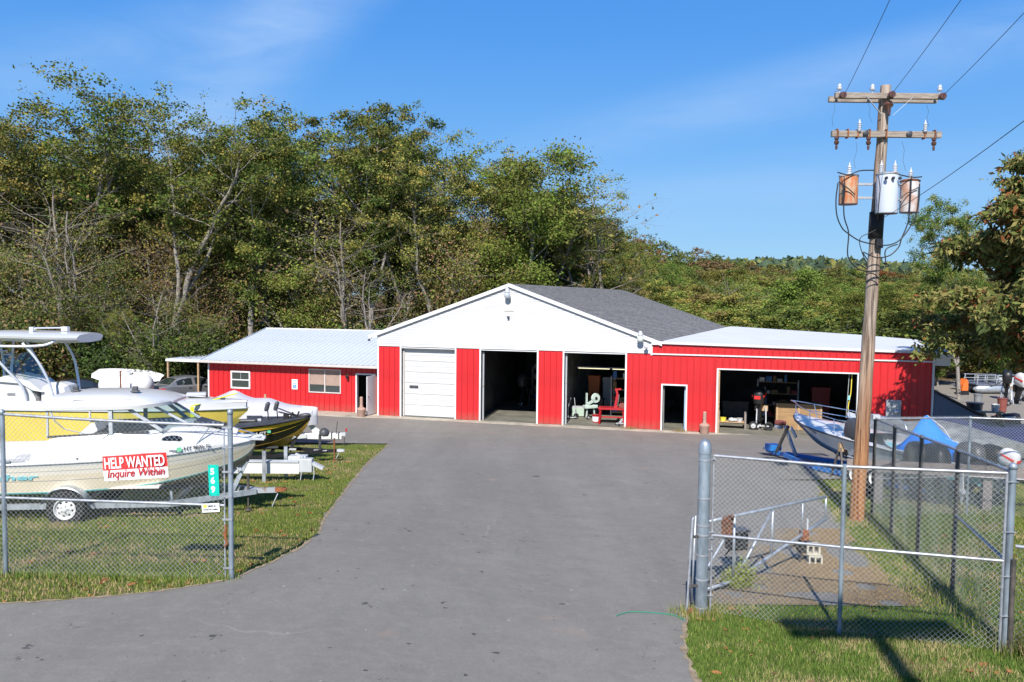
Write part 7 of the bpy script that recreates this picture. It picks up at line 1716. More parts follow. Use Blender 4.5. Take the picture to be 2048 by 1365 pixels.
# ================================================================ RIGHT SIDE YARD
def onz(px, py, z):
    r = ray(px, py); t = (z - CAMZ) / r[2]; return (float(r[0] * t), float(r[1] * t), z)
def outboard(name_label, x, y, z, ang, s=1.0, cowl='dark', mid='dark', stripe=None, tilt=0.0, stand=False, name='outboard_motor', group=None):
    """z is the transom height; the motor hangs behind it (local -x)"""
    t = thing(name, name_label, 'outboard motor', (x, y, z), R(ang), group); t.rotation_euler = (0, R(tilt), R(ang)); t.scale = (s, s, s)
    secs = []
    for z_, w, l0, l1 in ((.18, .13, -.42, .02), (.24, .19, -.55, .10), (.42, .21, -.58, .13), (.62, .20, -.55, .10), (.74, .165, -.48, .02), (.79, .09, -.38, -.08)):
        P = []
        for k in range(14):
            a = 2 * PI * k / 14; cx, sy = math.cos(a), math.sin(a); cx = math.copysign(abs(cx) ** .6, cx); sy = math.copysign(abs(sy) ** .6, sy)
            P.append(((l0 + l1) / 2 + (l1 - l0) / 2 * cx, w * sy, z_))
        secs.append(P)
    c = MB().loft(secs, close=True, cap=True).build('cowl', cowl, t, smooth=True, angle=50)
    if stripe:
        for s_ in (-1, 1): MB().prism([(-.50, s_ * .205, .46), (-.05, s_ * .212, .50), (.05, s_ * .205, .56), (-.50, s_ * .20, .54)], (0, s_ * .006, 0)).build('decal', stripe, c)
        MB().box((-.57, 0, .48), (.02, .22, .12)).build('decal', stripe, c)
    MB().loft([[(-.22 + dx * l, dy * w, z_) for dx, dy in ((-1, -.6), (-.3, -1), (1, -.7), (1, .7), (-.3, 1), (-1, .6))] for z_, l, w in ((.18, .20, .12), (-.05, .14, .09), (-.45, .11, .06), (-.60, .12, .05))], close=True, cap=True).build('midsection', mid, t, smooth=True, angle=40)
    MB().prism([(-.48, -.10, -.42), (-.05, -.13, -.42), (-.05, .13, -.42), (-.48, .10, -.42)], (0, 0, -.02)).build('cavitation_plate', mid, t)
    MB().lathe([(.01, -.22), (.05, -.16), (.065, 0), (.055, .16), (.04, .22)], (-.22, 0, -.66), 14, (-1, 0, 0)).prism([(-.32, -.01, -.70), (-.16, -.01, -.70), (-.26, -.01, -.92), (-.36, -.01, -.90)], (0, .02, 0)).build('gearcase', mid, t, smooth=True, angle=40)
    pr_ = MB().lathe([(.04, 0), (.035, .09), (.01, .11)], (-.44, 0, -.66), 10, (-1, 0, 0))
    for k in range(3):
        a = k * 2 * PI / 3; d1 = Vector((0, math.cos(a), math.sin(a))); d2 = Vector((0, -math.sin(a), math.cos(a))); c0 = Vector((-.48, 0, -.66))
        pr_.add([c0 + d1 * .03 - d2 * .02, c0 + d1 * .10 + d2 * .07 + Vector((.03, 0, 0)), c0 + d1 * .17 + d2 * .02, c0 + d1 * .11 - d2 * .05 - Vector((.03, 0, 0))], [(0, 1, 2, 3)])
    pr_.build('propeller', 'chrome', t)
    MB().box((-.02, 0, .0), (.16, .26, .34)).tube([(-.05, -.16, .1), (-.05, .16, .1)], .025, 8).build('clamp_bracket', mid, t, bevel=.01)
    return t
# -- white and blue boat with its bow towards the bay
def yard_boat(x, y, ang, label, hull_m, bottom_m, L=6.0, zs=1.32, beam=1.12, rails=True, group=None, zc=.62):
    t = thing('moored_boat' if False else 'trailered_boat', label, 'boat', (x, y, gzf(x, y)), R(ang), group)
    st = [(0, beam, zs - .02, beam * .86, zc, .36), (L * .35, beam, zs, beam * .84, zc + .02, .36), (L * .6, beam * .93, zs + .03, beam * .68, zc + .12, .38), (L * .8, beam * .66, zs + .06, beam * .36, zc + .34, .55), (L * .93, beam * .30, zs + .10, beam * .11, zc + .56, .95), (L, .02, zs + .14, .015, zs + .05, zs - .04)]
    h_, S_, r_ = hull(t, st, [(0, bottom_m), (.16, hull_m), (.93, hull_m)], bottom_m, flare=.35); r_.build('rub_rail', 'dgrey', t, smooth=True)
    f = lambda q: (float(np.interp(q, [s[0] for s in S_], [s[1] for s in S_])), float(np.interp(q, [s[0] for s in S_], [s[2] for s in S_])))
    MB().loft([[(q, yy * f(q)[0] * .98, f(q)[1] + .10 * (1 - yy * yy) + .02) for yy in (-1, -.6, 0, .6, 1)] for q in np.linspace(L * .45, L * .995, 12)]).build('foredeck', 'gelcoat', t, smooth=True)
    for s_ in (-1, 1): MB().loft([[(q, s_ * f(q)[0], f(q)[1]), (q, s_ * f(q)[0] * .98, f(q)[1] + .06), (q, s_ * f(q)[0] * .80, f(q)[1] + .06), (q, s_ * f(q)[0] * .78, .7)] for q in np.linspace(0, L * .46, 6)]).build('gunwale', 'gelcoat', t)
    MB().bx(0, L * .46, -.85 * beam, .85 * beam, .68, .72).build('cockpit_sole', 'lgrey', t); MB().bx(0, .08, -.85 * beam, .85 * beam, .7, zs - .1).build('transom', 'gelcoat', t)
    if rails:
        for s_ in (-1, 1):
            top = [(q, s_ * f(q)[0] * .86, f(q)[1] + .46 + .05 * (q / L)) for q in np.linspace(L * .42, L * .97, 7)] + [(L * 1.03, 0, f(L)[1] + .50)]
            MB().tube(smooth_path([(top[0][0] - .25, top[0][1], f(L * .4)[1] + .06)] + top, 4), .016, 6).build('bow_rail', 'chrome', t, smooth=True)
            mid = [(q, s_ * f(q)[0] * .88, f(q)[1] + .26) for q in np.linspace(L * .5, L * .95, 6)]; MB().tube(mid, .012, 6).build('mid_rail', 'chrome', t)
            for q in (L * .52, L * .72, L * .9): MB().tube([(q, s_ * f(q)[0] * .92, f(q)[1] + .03), (q + .12, s_ * f(q)[0] * .86, f(q)[1] + .49)], .014, 6).build('stanchion', 'chrome', t)
    return t, S_, f
def place_head(stern, bow): return math.degrees(math.atan2(bow[1] - stern[1], bow[0] - stern[0]))
bw = (9.92, 28.2); stn = (12.0, 21.7); hd = place_head(stn, bw); Lb = math.dist(bw, stn)
b5, S5, f5 = yard_boat(*stn, hd, 'white boat with blue bottom and bow rails on a blue trailer before the wide bay', 'gelcoat', 'blue', L=Lb, zs=1.22)
b5.location.z = .92
MB().box((Lb * .97, -.0, f5(Lb)[1] + .06), (.22, .12, .06)).build('bow_roller', 'lgrey', b5)
hull_text(b5, S5, 'NC 8614 CE', Lb * .86, Lb * .66, .72, .13, 'textblack', side=1, bold=.002)
MB().add([(Lb * .60, -.60, 1.34), (Lb * .60, .60, 1.34), (Lb * .52, .52, 1.72), (Lb * .52, -.52, 1.72)], [(0, 1, 2, 3)]).build('windscreen', 'glass', b5)
tp = thing('blue_tarpaulin', 'bright blue tarpaulin peaked over the cockpit of the white and blue boat', 'tarpaulin', tuple(b5.location), R(hd))
pk_ = [(-.35, 1.36, .9), (.0, 1.50, .95), (.35, 1.68, .95), (.70, 1.95, .92), (.95, 2.18, .88), (1.10, 2.10, .86), (1.30, 1.36, .82)]
cs_ = []
for x, zt_, w in interp_st(pk_, 22): cs_.append([(x, w * c, z) for c, z in ((-1, 1.10), (-.99, 1.30), (-.55, 1.30 + (zt_ - 1.30) * .42), (-.2, 1.3 + (zt_ - 1.3) * .85), (0, zt_), (.2, 1.3 + (zt_ - 1.3) * .85), (.55, 1.30 + (zt_ - 1.30) * .42), (.99, 1.30), (1, 1.10))])
MB().loft(cs_, cap=True).build('tarp_sheet', 'tarp', tp, smooth=True, angle=50)
for x in (.3, .95): MB().tube([(x, -1.17, 1.1), (x + .01, -.6, 1.34 + (.46 if x > .5 else .14)), (x + .02, 0, (2.20 if x > .5 else 1.66))], .008, 4).build('rope', 'textwhite', tp)
# its blue trailer
t5 = thing('boat_trailer', 'bright blue boat trailer with crossed winch stand under the white and blue boat', 'trailer', tuple(b5.location), R(hd))
for s_ in (-1, 1):
    MB().bar((.2, s_ * .8, -.02 + .30), (Lb * .7, s_ * .8, .0), .09, .14).build('side_rail', 'bluepaint', t5); MB().bar((Lb * .7, s_ * .8, .0), (Lb + .5, s_ * .08, -.10), .09, .14).build('side_rail', 'bluepaint', t5)
    wheel(t5, (1.7, s_ * 1.02, .30), .34, .21, s_); wheel(t5, (2.5, s_ * 1.02, .24), .34, .21, s_)
MB().bx(Lb + .3, Lb + 1.5, -.06, .06, -.20, -.08).build('tongue', 'bluepaint', t5); MB().bx(Lb + .95, Lb + 1.35, -.22, .22, -.08, .14).build('tongue_box', 'bluepaint', t5, bevel=.01)
MB().bar((Lb + 1.45, 0, -.1), (Lb + 1.7, 0, -.12), .1, .08).build('coupler', 'lgrey', t5)
wx_ = Lb + .1
MB().bar((wx_ - .15, -.1, -.10), (wx_ + .55, -.1, .88), .09, .10).build('winch_post', 'galv', t5); MB().bar((wx_ + .75, .08, -.10), (wx_ + .10, .08, .95), .07, .09).build('winch_brace', 'oldpost', t5)
MB().box((wx_ + .75, 0, .82), (.26, .2, .14)).build('winch', 'lgrey', t5, bevel=.02); MB().box((wx_ + .66, 0, .98), (.36, .24, .16), rz=.2).build('bow_pad', 'padred', t5, bevel=.04); MB().bar((wx_ - .3, .05, .62), (wx_ + .0, .05, .92), .06, .10).build('bow_stop', 'lgrey', t5)
# two more boats side by side
b6s = (14.1, 22.9); b6, S6, f6 = yard_boat(*b6s, hd + 2, 'white boat with light blue sides under a grey canvas cover', 'cyanhull' if 'cyanhull' in M else 'cyan', 'blue', L=6.2, zs=1.25, rails=False); b6.location.z = .85
b7s = (16.5, 22.2); b7, S7, f7 = yard_boat(*b7s, hd + 4, 'boat with bright blue hull under a dark cover at the right border', 'bluepaint', 'blue', L=6.0, zs=1.2, rails=False); b7.location.z = .9
for t_, L_, m_, lab, h_ in ((b6, 6.2, 'greycover', 'mottled grey canvas cover over the light blue sided boat', 1.78), (b7, 6.0, 'navycover', 'dark navy canvas cover on the rightmost boat', 1.7)):
    cv = thing('boat_cover', lab, 'boat cover', tuple(t_.location), t_.rotation_euler.z)
    cs_ = []
    for x, zt_, w in interp_st([(-.1, 1.5, 1.16), (.8, 1.7, 1.17), (L_ * .38, h_, 1.17), (L_ * .6, h_ - .25, 1.06), (L_ * .8, 1.6, .74), (L_ * .97, 1.45, .12)], 20): cs_.append([(x, w * c, z) for c, z in ((-1, 1.02), (-1.02, 1.30), (-.5, 1.30 + (zt_ - 1.30) * .6), (0, zt_), (.5, 1.30 + (zt_ - 1.30) * .6), (1.02, 1.30), (1, 1.02))])
    MB().loft(cs_, cap=True).build('canvas', m_, cv, smooth=True, angle=50)
# outboards
def world_of(t_, x, y, z):
    c, s = math.cos(t_.rotation_euler.z), math.sin(t_.rotation_euler.z); return (t_.location.x + x * c - y * s, t_.location.y + x * s + y * c, t_.location.z + z)
OG = 'outboard motors on the boats behind the guard rail'
for i, (ratio, yy, lab, cw, s_) in enumerate(((.4975, 21.4, 'black outboard on the rack behind the fence, left of the close pair', 'dark', 1.2), (.5175, 21.0, 'black outboard on the rack behind the fence, right of the close pair', 'dark', 1.2), (.5600, 21.2, 'charcoal outboard on the rack near the back fence post', 'dgrey', 1.25), (.5850, 20.9, 'black outboard on the rack left of the white outboard', 'dark', 1.2))):
    x = ratio * yy; outboard(lab, x, yy, gzf(x, yy) + .66, 98 + 5 * i, s_, cw, 'dark', None, -6, group=OG)
rk_ = thing('engine_rack', 'long wooden rack holding the row of dark outboards behind the guard rail', 'rack', (10.4, 21.6, gzf(10.4, 21.6)), R(-13))
MB().bx(.0, 2.4, .02, .08, .70, 1.02).build('mount_board', 'greywood', rk_)
for x in (.1, 1.2, 2.3): MB().bx(x, x + .09, .08, .17, -.1, 1.0).build('leg', 'greywood', rk_)
outboard('white outboard with red label tilted up beside the right corner post', 12.35, 20.3, gzf(12.35, 20.3) + 1.05, 118, .72, 'gelcoat', 'lgrey', 'sign_red', -18)
sb = thing('small_skiff', 'small pale blue skiff carrying the white outboard by the guard rail', 'boat', (12.3, 20.35, gzf(12.3, 20.35)), R(118)); 
st = [(0, .7, 1.08, .6, .62, .52), (1.5, .72, 1.08, .58, .62, .5), (2.6, .5, 1.12, .35, .7, .58), (3.2, .04, 1.2, .03, 1.0, .95)]
hh_, Sx, rx_ = hull(sb, st, [(0, 'cyan'), (.8, 'gelcoat')], 'cyan'); rx_.build('rub_rail', 'lgrey', sb); MB().bx(0, .06, -.6, .6, .6, 1.06).build('transom', 'cyan', sb)
# dark dome shaped engine cowl and clutter between fence and boat
outboard('grey domed outboard seen through the fence next to the pole', 10.3, 24.4, gzf(10.3, 24.4) + .95, 100, 1.25, 'dgrey', 'dark', None, -5)
es = thing('engine_stand', 'steel stand carrying the grey domed outboard next to the pole', 'stand', (10.3, 24.4, gzf(10.3, 24.4)), R(100))
for s_ in (-1, 1): MB().bar((.1, s_ * .25, 1.05), (.4, s_ * .35, 0), .05, .05).build('leg', 'oldpost', es); MB().bar((.1, s_ * .25, 1.05), (-.25, s_ * .35, 0), .05, .05).build('leg', 'oldpost', es)
MB().bx(.05, .15, -.3, .3, .85, 1.1).build('mount_board', 'wood', es)
# clutter under the rail: lower units, tyres
for i, (x, y, lab) in enumerate(((9.9, 22.1, 'worn black tyre lying behind the guard rail near the pole'), (12.9, 21.4, 'worn black tyre behind the guard rail under the grey covered boat'))):
    ty = frame_thing('old_tyre', lab, 'tyre', x, y, 20); MB().lathe([(.20, 0), (.33, .02), (.36, .08), (.33, .16), (.20, .18)], (0, 0, .02), 20, cap=False).build('tyre_body', 'rubber', ty, smooth=True)
pr2 = frame_thing('lower_unit', 'silver outboard lower unit hanging on the guard rail', 'engine part', 11.25, 20.0, 100)
MB().lathe([(.01, -.2), (.07, -.1), (.08, .1), (.03, .24)], (0, 0, .45), 12, (1, 0, 0)).prism([(-.1, -.02, .45), (.1, -.02, .45), (.06, -.02, .95), (-.06, -.02, .95)], (0, .04, 0)).prism([(-.1, -.01, .4), (.06, -.01, .4), (-.05, -.01, .15)], (0, .02, 0)).build('gearcase', 'lgrey', pr2)

# -- cantilever gate tail behind the near gate
cg = thing('cantilever_gate_frame', 'galvanised triangular gate tail frame standing on the asphalt behind the near gate', 'gate', (0, 0, 0))
ca, cb = Vector((3.02, 12.45)), Vector((5.90, 14.95))
def cgp(t, h): p = ca.lerp(cb, t); return (p.x, p.y, gzf(p.x, p.y) + h)
def hb(t): return .12 if t < .22 else .12 + (t - .22) / .78 * .66
MB().tube([cgp(t, 1.20) for t in (0, .5, 1)], .026, 8).build('top_chord', 'galv', cg, smooth=True); MB().tube([cgp(t, hb(t)) for t in (0, .22, .6, 1)], .026, 8).build('bottom_chord', 'galv', cg, smooth=True)
for t in (.22, .52, .78, 1.0): MB().tube([cgp(t, hb(t)), cgp(t, 1.2)], .022, 8).build('upright', 'galv', cg, smooth=True)
MB().tube([cgp(.24, .14), cgp(.52, 1.18)], .022, 8).build('diagonal', 'galv', cg, smooth=True); MB().tube([cgp(.54, 1.18), cgp(.78, .66)], .006, 5).tube([cgp(.80, 1.18), cgp(1, .9)], .006, 5).build('truss_wire', 'lgrey', cg); MB().tube([cgp(0.0, .35), cgp(.22, 1.1)], .02, 8).build('diagonal', 'galv', cg)
MB().box(cgp(.80, .58), (.14, .10, .18), rz=.4).build('roller_bracket', 'rust', cg); MB().tube([cgp(.83, .60), cgp(.83, .86)], .018, 6).build('bolt', 'lgrey', cg); MB().prism([cgp(.12, 1.22), cgp(.19, 1.24), cgp(.17, .86), cgp(.13, .90)], (.05, -.05, 0)).build('rusty_plate', 'rust', cg)
go = gp(1467, 1146); gt = thing('gate_motor_box', 'black louvred gate motor box on a post behind the near gate', 'gate motor', go, R(15))
MB().tube([(0, 0, -.1), (.02, 0, .42)], .026, 10).build('stand_post', 'galv', gt); MB().box((.04, 0, .58), (.34, .22, .32)).build('housing', 'dark', gt, bevel=.02); MB().box((.04, 0, .76), (.40, .26, .035)).build('housing_lid', 'dgrey', gt)
for i in range(4): MB().box((.04, -.115, .48 + i * .07), (.28, .01, .02)).build('louvre', 'dgrey', gt)
MB().tube([(-.1, -.02, .42), (-.2, -.05, .34), (-.12, -.02, .26), (.0, 0, .3), (-.05, 0, .2)], .014, 6).build('cable', 'dark', gt)
bk = gp(1629, 1130)
for i, lab in enumerate(('lower pale concrete block beside the gate frame wheel', 'upper pale concrete block stacked beside the gate frame wheel')):
    t = thing('concrete_block', lab, 'block', (bk[0] - i * .04, bk[1] + i * .03, bk[2] + i * .195), R(-8 + 5 * i))
    b = MB(); b.bx(-.12, .12, -.09, .09, 0, .03); b.bx(-.12, .12, -.09, .09, .16, .19)
    for x in (-.12, -.02, .09): b.bx(x, x + .03, -.09, .09, .03, .16)
    b.build('block_body', 'brick', t); 
cw = thing('caster_wheel', 'small black rubber wheel propped against the pale concrete blocks', 'wheel', (bk[0] - .22, bk[1] + .02, bk[2]), R(20)); MB().lathe([(.04, -.03), (.13, -.03), (.15, -.01), (.15, .01), (.13, .03), (.04, .03)], (0, 0, .36), 20, (0, 1, 0)).build('tyre', 'rubber', cw, smooth=True, angle=40); MB().bar((0, .05, .36), (0, .05, 0), .03, .02).build('fork', 'oldpost', cw)
# green plastic strap on the asphalt
gs_ = [gp(1232, 1238), gp(1258, 1230), gp(1300, 1231), gp(1345, 1236), gp(1368, 1246)]
MB().tube([(p[0], p[1], gzf(p[0], p[1]) + A_OFF + .012) for p in smooth_path(gs_, 5)], .006, 4).build('garden_strap', mat('green_strap', (.02, .30, .16), .4)).location.z = 0
tag(bpy.data.objects['garden_strap'], 'thin green plastic strap lying on the driveway near the gate post', 'strap')

# -- yard behind the shed, far right
def wheelie(px, py, m, lab, h=1.0, r=.26):
    p = onz(px, py, 0.0); t = thing('trash_bin', lab, 'bin', (p[0], p[1], gzf(p[0], p[1])), .3)
    MB().lathe([(r * .78, 0), (r, h * .92), (r * 1.1, h * .93), (r * 1.1, h * .98)], (0, 0, 0), 16).build('bin_body', m, t, smooth=True, angle=40); MB().lathe([(r * .8, h * .35), (r * .9, h * .36), (r * .9, h * .38)], (0, 0, 0), 16).build('rib', m, t); return t
wheelie(1955, 822, 'grey', 'grey metal trash bin with open rim behind the shed roof', 1.0, .22); wheelie(2004, 824, 'padred', 'dark brown bin behind the sawhorse table', .8); wheelie(1948, 838, 'dgrey', 'low dark grey tub against the shed end', .9, .4)
p = onz(1968, 846, 0.0); sw = thing('sawhorse_table', 'plank table on wooden sawhorses beside the shed', 'table', (p[0], p[1], 0), R(-8))
MB().bx(-.9, .9, -.25, .25, .55, .60).build('plank_top', 'wood', sw)
for x in (-.75, -.05, .7):
    for sx in (-1, 1):
        for sy in (-1, 1): MB().bar((x, sy * .12, .56), (x + sx * .18, sy * .28, 0), .04, .06).build('leg', 'wood', sw)
p2 = (p[0] + .62, p[1] + .1, .60); t = thing('plastic_pail', 'white pail with dark opening on the sawhorse table', 'pail', p2); MB().lathe([(.16, 0), (.20, .34), (.21, .36)], (0, 0, 0), 16, cap=False).build('pail_body', 'gelcoat', t, smooth=True, angle=40); MB().lathe([(.19, .30), (.001, .301)], (0, 0, 0), 16).build('dark_disc', 'dark', t)  # flat dark disc closes the pail just below its rim
p = onz(2016, 846, 0.0); t = thing('engine_cowl', 'black and red engine cowl lying on the gravel right of the table', 'engine cowl', (p[0], p[1], 0), R(-12))
MB().loft([[(x, w * math.cos(a), .02 + h * math.sin(a)) for a in np.linspace(0, PI, 9)] for x, w, h in ((-.62, .1, .12), (-.55, .28, .34), (-.2, .34, .46), (.3, .36, .52), (.5, .32, .48), (.56, .1, .2))], cap=True).build('cowl_shell', 'dark', t, smooth=True, angle=50)
MB().prism([(-.5, -.36, .12), (.45, -.37, .22), (.45, -.37, .30), (-.1, -.37, .24), (-.5, -.36, .16)], (0, -.01, 0)).build('decal', 'sign_red', t); MB().prism([(-.3, -.36, .30), (.2, -.37, .34), (.2, -.37, .38), (-.3, -.36, .35)], (0, -.01, 0)).build('decal', 'textwhite', t)
t = thing('red_jug', 'small red fuel jug under the sawhorse table', 'jug', (onz(1985, 842, 0)[0], onz(1985, 842, 0)[1] - .1, 0)); MB().box((0, 0, .14), (.26, .16, .28)).lathe([(.03, .28), (.03, .33)], (.06, 0, 0), 8).build('jug_body', 'redpaint', t, bevel=.02)
# outboards on stands at the right border
for i, (px, py, cw_, st_, lab) in enumerate(((2012, 800, 'dark', None, 'black outboard on a stand at the edge of the gravel yard, leftmost of three'), (2030, 808, 'gelcoat', 'sign_red', 'white outboard with red decal on a stand at the edge of the gravel yard'), (2046, 803, 'silver', None, 'silver blue outboard on a stand cut by the right border'))):
    p = onz(px, py, 0.0); outboard(lab, p[0], p[1], gzf(p[0], p[1]) + .98, 60 + 40 * i, 1.35, cw_, 'dark', st_, -14)
    s_ = thing('engine_stand', 'steel stand under the ' + ('leftmost black', 'white and red', 'silver blue')[i] + ' outboard in the gravel yard', 'stand', (p[0], p[1], gzf(p[0], p[1])), R(60 + 40 * i))
    for a in (-1, 1): MB().bar((.1, a * .22, 1.05), (.4, a * .3, 0), .05, .05).build('leg', 'galv', s_); MB().bar((.1, a * .22, 1.05), (-.2, a * .3, 0), .05, .05).build('leg', 'galv', s_)
    MB().bx(.05, .15, -.25, .25, .85, 1.08).build('mount_board', 'wood', s_)
p = onz(2012, 812, 0.0); t = thing('carburettor_engine', 'stripped small chrome and black engine block on the gravel', 'engine', (p[0], p[1], 0), .4); MB().box((0, 0, .22), (.5, .35, .3)).box((-.2, -.1, .45), (.2, .2, .2)).build('block_body', 'dark', t, bevel=.03); MB().lathe([(.09, 0), (.09, .05)], (.12, -.2, .3), 12, (0, -1, 0)).lathe([(.08, 0), (.08, .05)], (-.12, -.2, .2), 12, (0, -1, 0)).build('flywheel', 'chrome', t)
# distant stored pontoons and trailers
for i, (px, py, lab, m_) in enumerate(((1948, 782, 'blue grey pontoon frame stored at the back of the gravel yard, leftmost', 'siding_grey'), (1968, 786, 'stack of folded trailer frames at the back of the gravel yard', 'galv'), (2002, 784, 'blue pontoon with white hull side at the back of the gravel yard', 'lgrey'))):
    p = onz(px, py, 0.0); z0 = gzf(p[0], p[1]); t = thing('stored_pontoon', lab, 'pontoon', (p[0], p[1], z0), R(-6 + 9 * i))
    for y in (-.6, .6): MB().lathe([(.02, -1.2), (.28, -.9), (.28, .9), (.02, 1.2)], (0, y, .35), 14, (1, 0, 0)).build('float_tube', m_, t, smooth=True, angle=50)
    MB().bx(-1.1, 1.1, -.8, .8, .62, .70).build('deck', 'siding_grey', t)
    for x in (-1.0, -.35, .35, 1.0): MB().tube([(x, -.75, .7), (x + .05, -.75, 1.25)], .03, 6).build('rail_post', 'galv', t)
    for z in (1.0, 1.25): MB().tube([(-1.05, -.75, z), (1.1, -.75, z)], .025, 6).build('rail', 'galv', t)
    MB().bar((-1.0, -.8, .1), (.9, -.8, .95), .06, .06).bar((1.0, -.78, .1), (-.6, -.78, .9), .05, .05).build('cross_brace', 'dgrey', t)
    if i == 2: MB().bx(-1.0, 1.0, -.86, -.82, .05, 1.1).build('hull_side', 'lgrey', t)
p = onz(1925, 790, 0.0); t = thing('orange_machine', 'orange painted machine half hidden behind the shed', 'machine', (p[0], p[1], 0), R(10)); MB().prism([(-.2, -.2, .3), (.25, -.2, .3), (.25, -.2, .9), (.1, -.2, 1.1), (-.15, -.2, .7)], (0, .5, 0)).build('hood', 'orange', t); MB().bx(-.3, .35, -.18, .28, 0, .3).build('base', 'dark', t)
# a white lamp on the house far behind, seen through the tree
# ================================================================ INSIDE THE BAYS
def fl(px, py): return onz(px, py, .05)
p = fl(1156, 833); t = thing('green_tool_chest', 'pale green chest on the floor inside the third bay', 'chest', p, R(-10)); MB().bx(-.33, .33, -.2, .2, .03, .48).build('chest_body', mat('pale_green_paint', (.38, .48, .40), .5), t, bevel=.02); MB().bx(-.34, .34, -.21, .21, .48, .53).build('chest_lid', 'lgrey', t)
p = fl(1143, 838); t = thing('hand_cart', 'grey hand cart with handles beside the pale green chest', 'cart', p, R(20))
for s_ in (-1, 1): MB().tube([(s_ * .2, 0, .1), (s_ * .2, 0, .6), (s_ * .1, -.1, 1.1)], .02, 6).build('frame', 'lgrey', t); wheel(t, (s_ * .26, 0, .14), .14, .07, s_)
MB().bx(-.2, .2, -.2, .0, .08, .10).build('toe_plate', 'lgrey', t)
p = fl(1181, 838); t = thing('band_saw', 'white and green metal cutting band saw inside the third bay', 'machine', p, R(25))
wm = mat('machine_green_white', (.50, .60, .55), .45, var=.15)
MB().bar((-.25, 0, .05), (-.2, 0, .75), .06, .06).build('leg', wm, t); MB().bar((.25, 0, .05), (.15, 0, .75), .06, .06).build('leg', wm, t); MB().bx(-.4, .35, -.15, .15, .55, .72).build('bed', wm, t, bevel=.03)
MB().lathe([(.24, -.05), (.26, 0), (.24, .05)], (.22, -.1, 1.08), 20, (0, 1, 0)).build('wheel_guard', wm, t, smooth=True, angle=40); MB().lathe([(.07, -.08), (.07, -.05)], (.22, -.12, 1.08), 12, (0, 1, 0)).build('hub', 'dark', t); MB().bar((.2, -.1, 1.0), (-.25, -.1, .78), .10, .12).build('arm', wm, t); MB().bx(-.28, -.22, -.05, .05, .7, 1.35).build('column', wm, t)
for x in (-.25, .2): wheel(t, (x, -.2, .10), .10, .06, -1)
p = fl(1191, 845); t = thing('paint_bucket', 'red bucket with white label inside the third bay', 'bucket', p); MB().lathe([(.15, 0), (.18, .38), (.19, .40)], (0, 0, 0), 16).build('bucket_body', 'redpaint', t, smooth=True, angle=40); MB().lathe([(.160, .06), (.178, .30)], (0, 0, 0), 16, cap=False).build('label', 'textwhite', t).scale = (1, 1, 1)
p = fl(1226, 848); t = thing('red_work_table', 'red steel work table at the right of the third bay', 'table', p, R(-10))
MB().bx(-.72, .60, -.35, .35, .74, .82).build('tabletop', 'redpaint', t)
for x in (-.62, .5):
    for s_ in (-1, 1): MB().bar((x, s_ * .28, .74), (x + (.05 if x < 0 else -.05) * -1, s_ * .33, 0), .07, .07).build('leg', 'redpaint', t)
MB().bx(-.6, .5, -.03, .03, .30, .36).build('stretcher', 'redpaint', t)
t = thing('bench_vice', 'red arm of a bench shear standing on the red work table', 'tool', (p[0] + .12, p[1], .87), R(-10)); MB().bx(-.08, .08, -.06, .06, 0, .10).bar((-.02, 0, .1), (.08, 0, .62), .10, .12).bar((.08, 0, .62), (.02, 0, .90), .08, .10).bar((-.05, 0, .9), (.26, 0, .92), .06, .08).build('shear_frame', 'redpaint', t); MB().bar((.10, -.08, .08), (.16, -.08, .66), .03, .02).build('blade', 'chrome', t)
t = thing('vice_block', 'grey brown vice block on the red work table', 'tool', (p[0] + .42, p[1] - .1, .87), R(-10)); MB().bx(-.15, .15, -.1, .1, 0, .18).bx(-.1, .2, -.04, .04, .18, .24).build('vice_body', 'padred', t, bevel=.02)
t = thing('floor_jack', 'silver floor jack under the red work table', 'jack', (p[0] + .35, p[1] - .4, .05), R(30)); MB().bx(-.25, .25, -.1, .1, .06, .12).bar((-.1, 0, .12), (.1, 0, .3), .06, .08).bar((.25, 0, .12), (.5, 0, .5), .03, .03).build('jack_frame', 'lgrey', t)
for x, y in ((-.22, -.12), (-.22, .12), (.22, -.12), (.22, .12)): MB().lathe([(.05, -.02), (.05, .02)], (x, y, .05), 10, (0, 1, 0)).build('caster', 'dark', t)
a = aty(1165, 737, WP(9.9, 3.4, 0)[1]); 
t = thing('fluorescent_light', 'long lit fluorescent tube light under the ceiling of the third bay', 'lamp', WP(9.9, 3.2, a[2]), WR)
MB().bx(0, 3.6, -.10, .10, .06, .12).build('housing', 'lgrey', t)
for x in (.05, 1.85): MB().tube([(x, 0, .03), (x + 1.65, 0, .03)], .02, 8).build('tube', 'fluor', t)
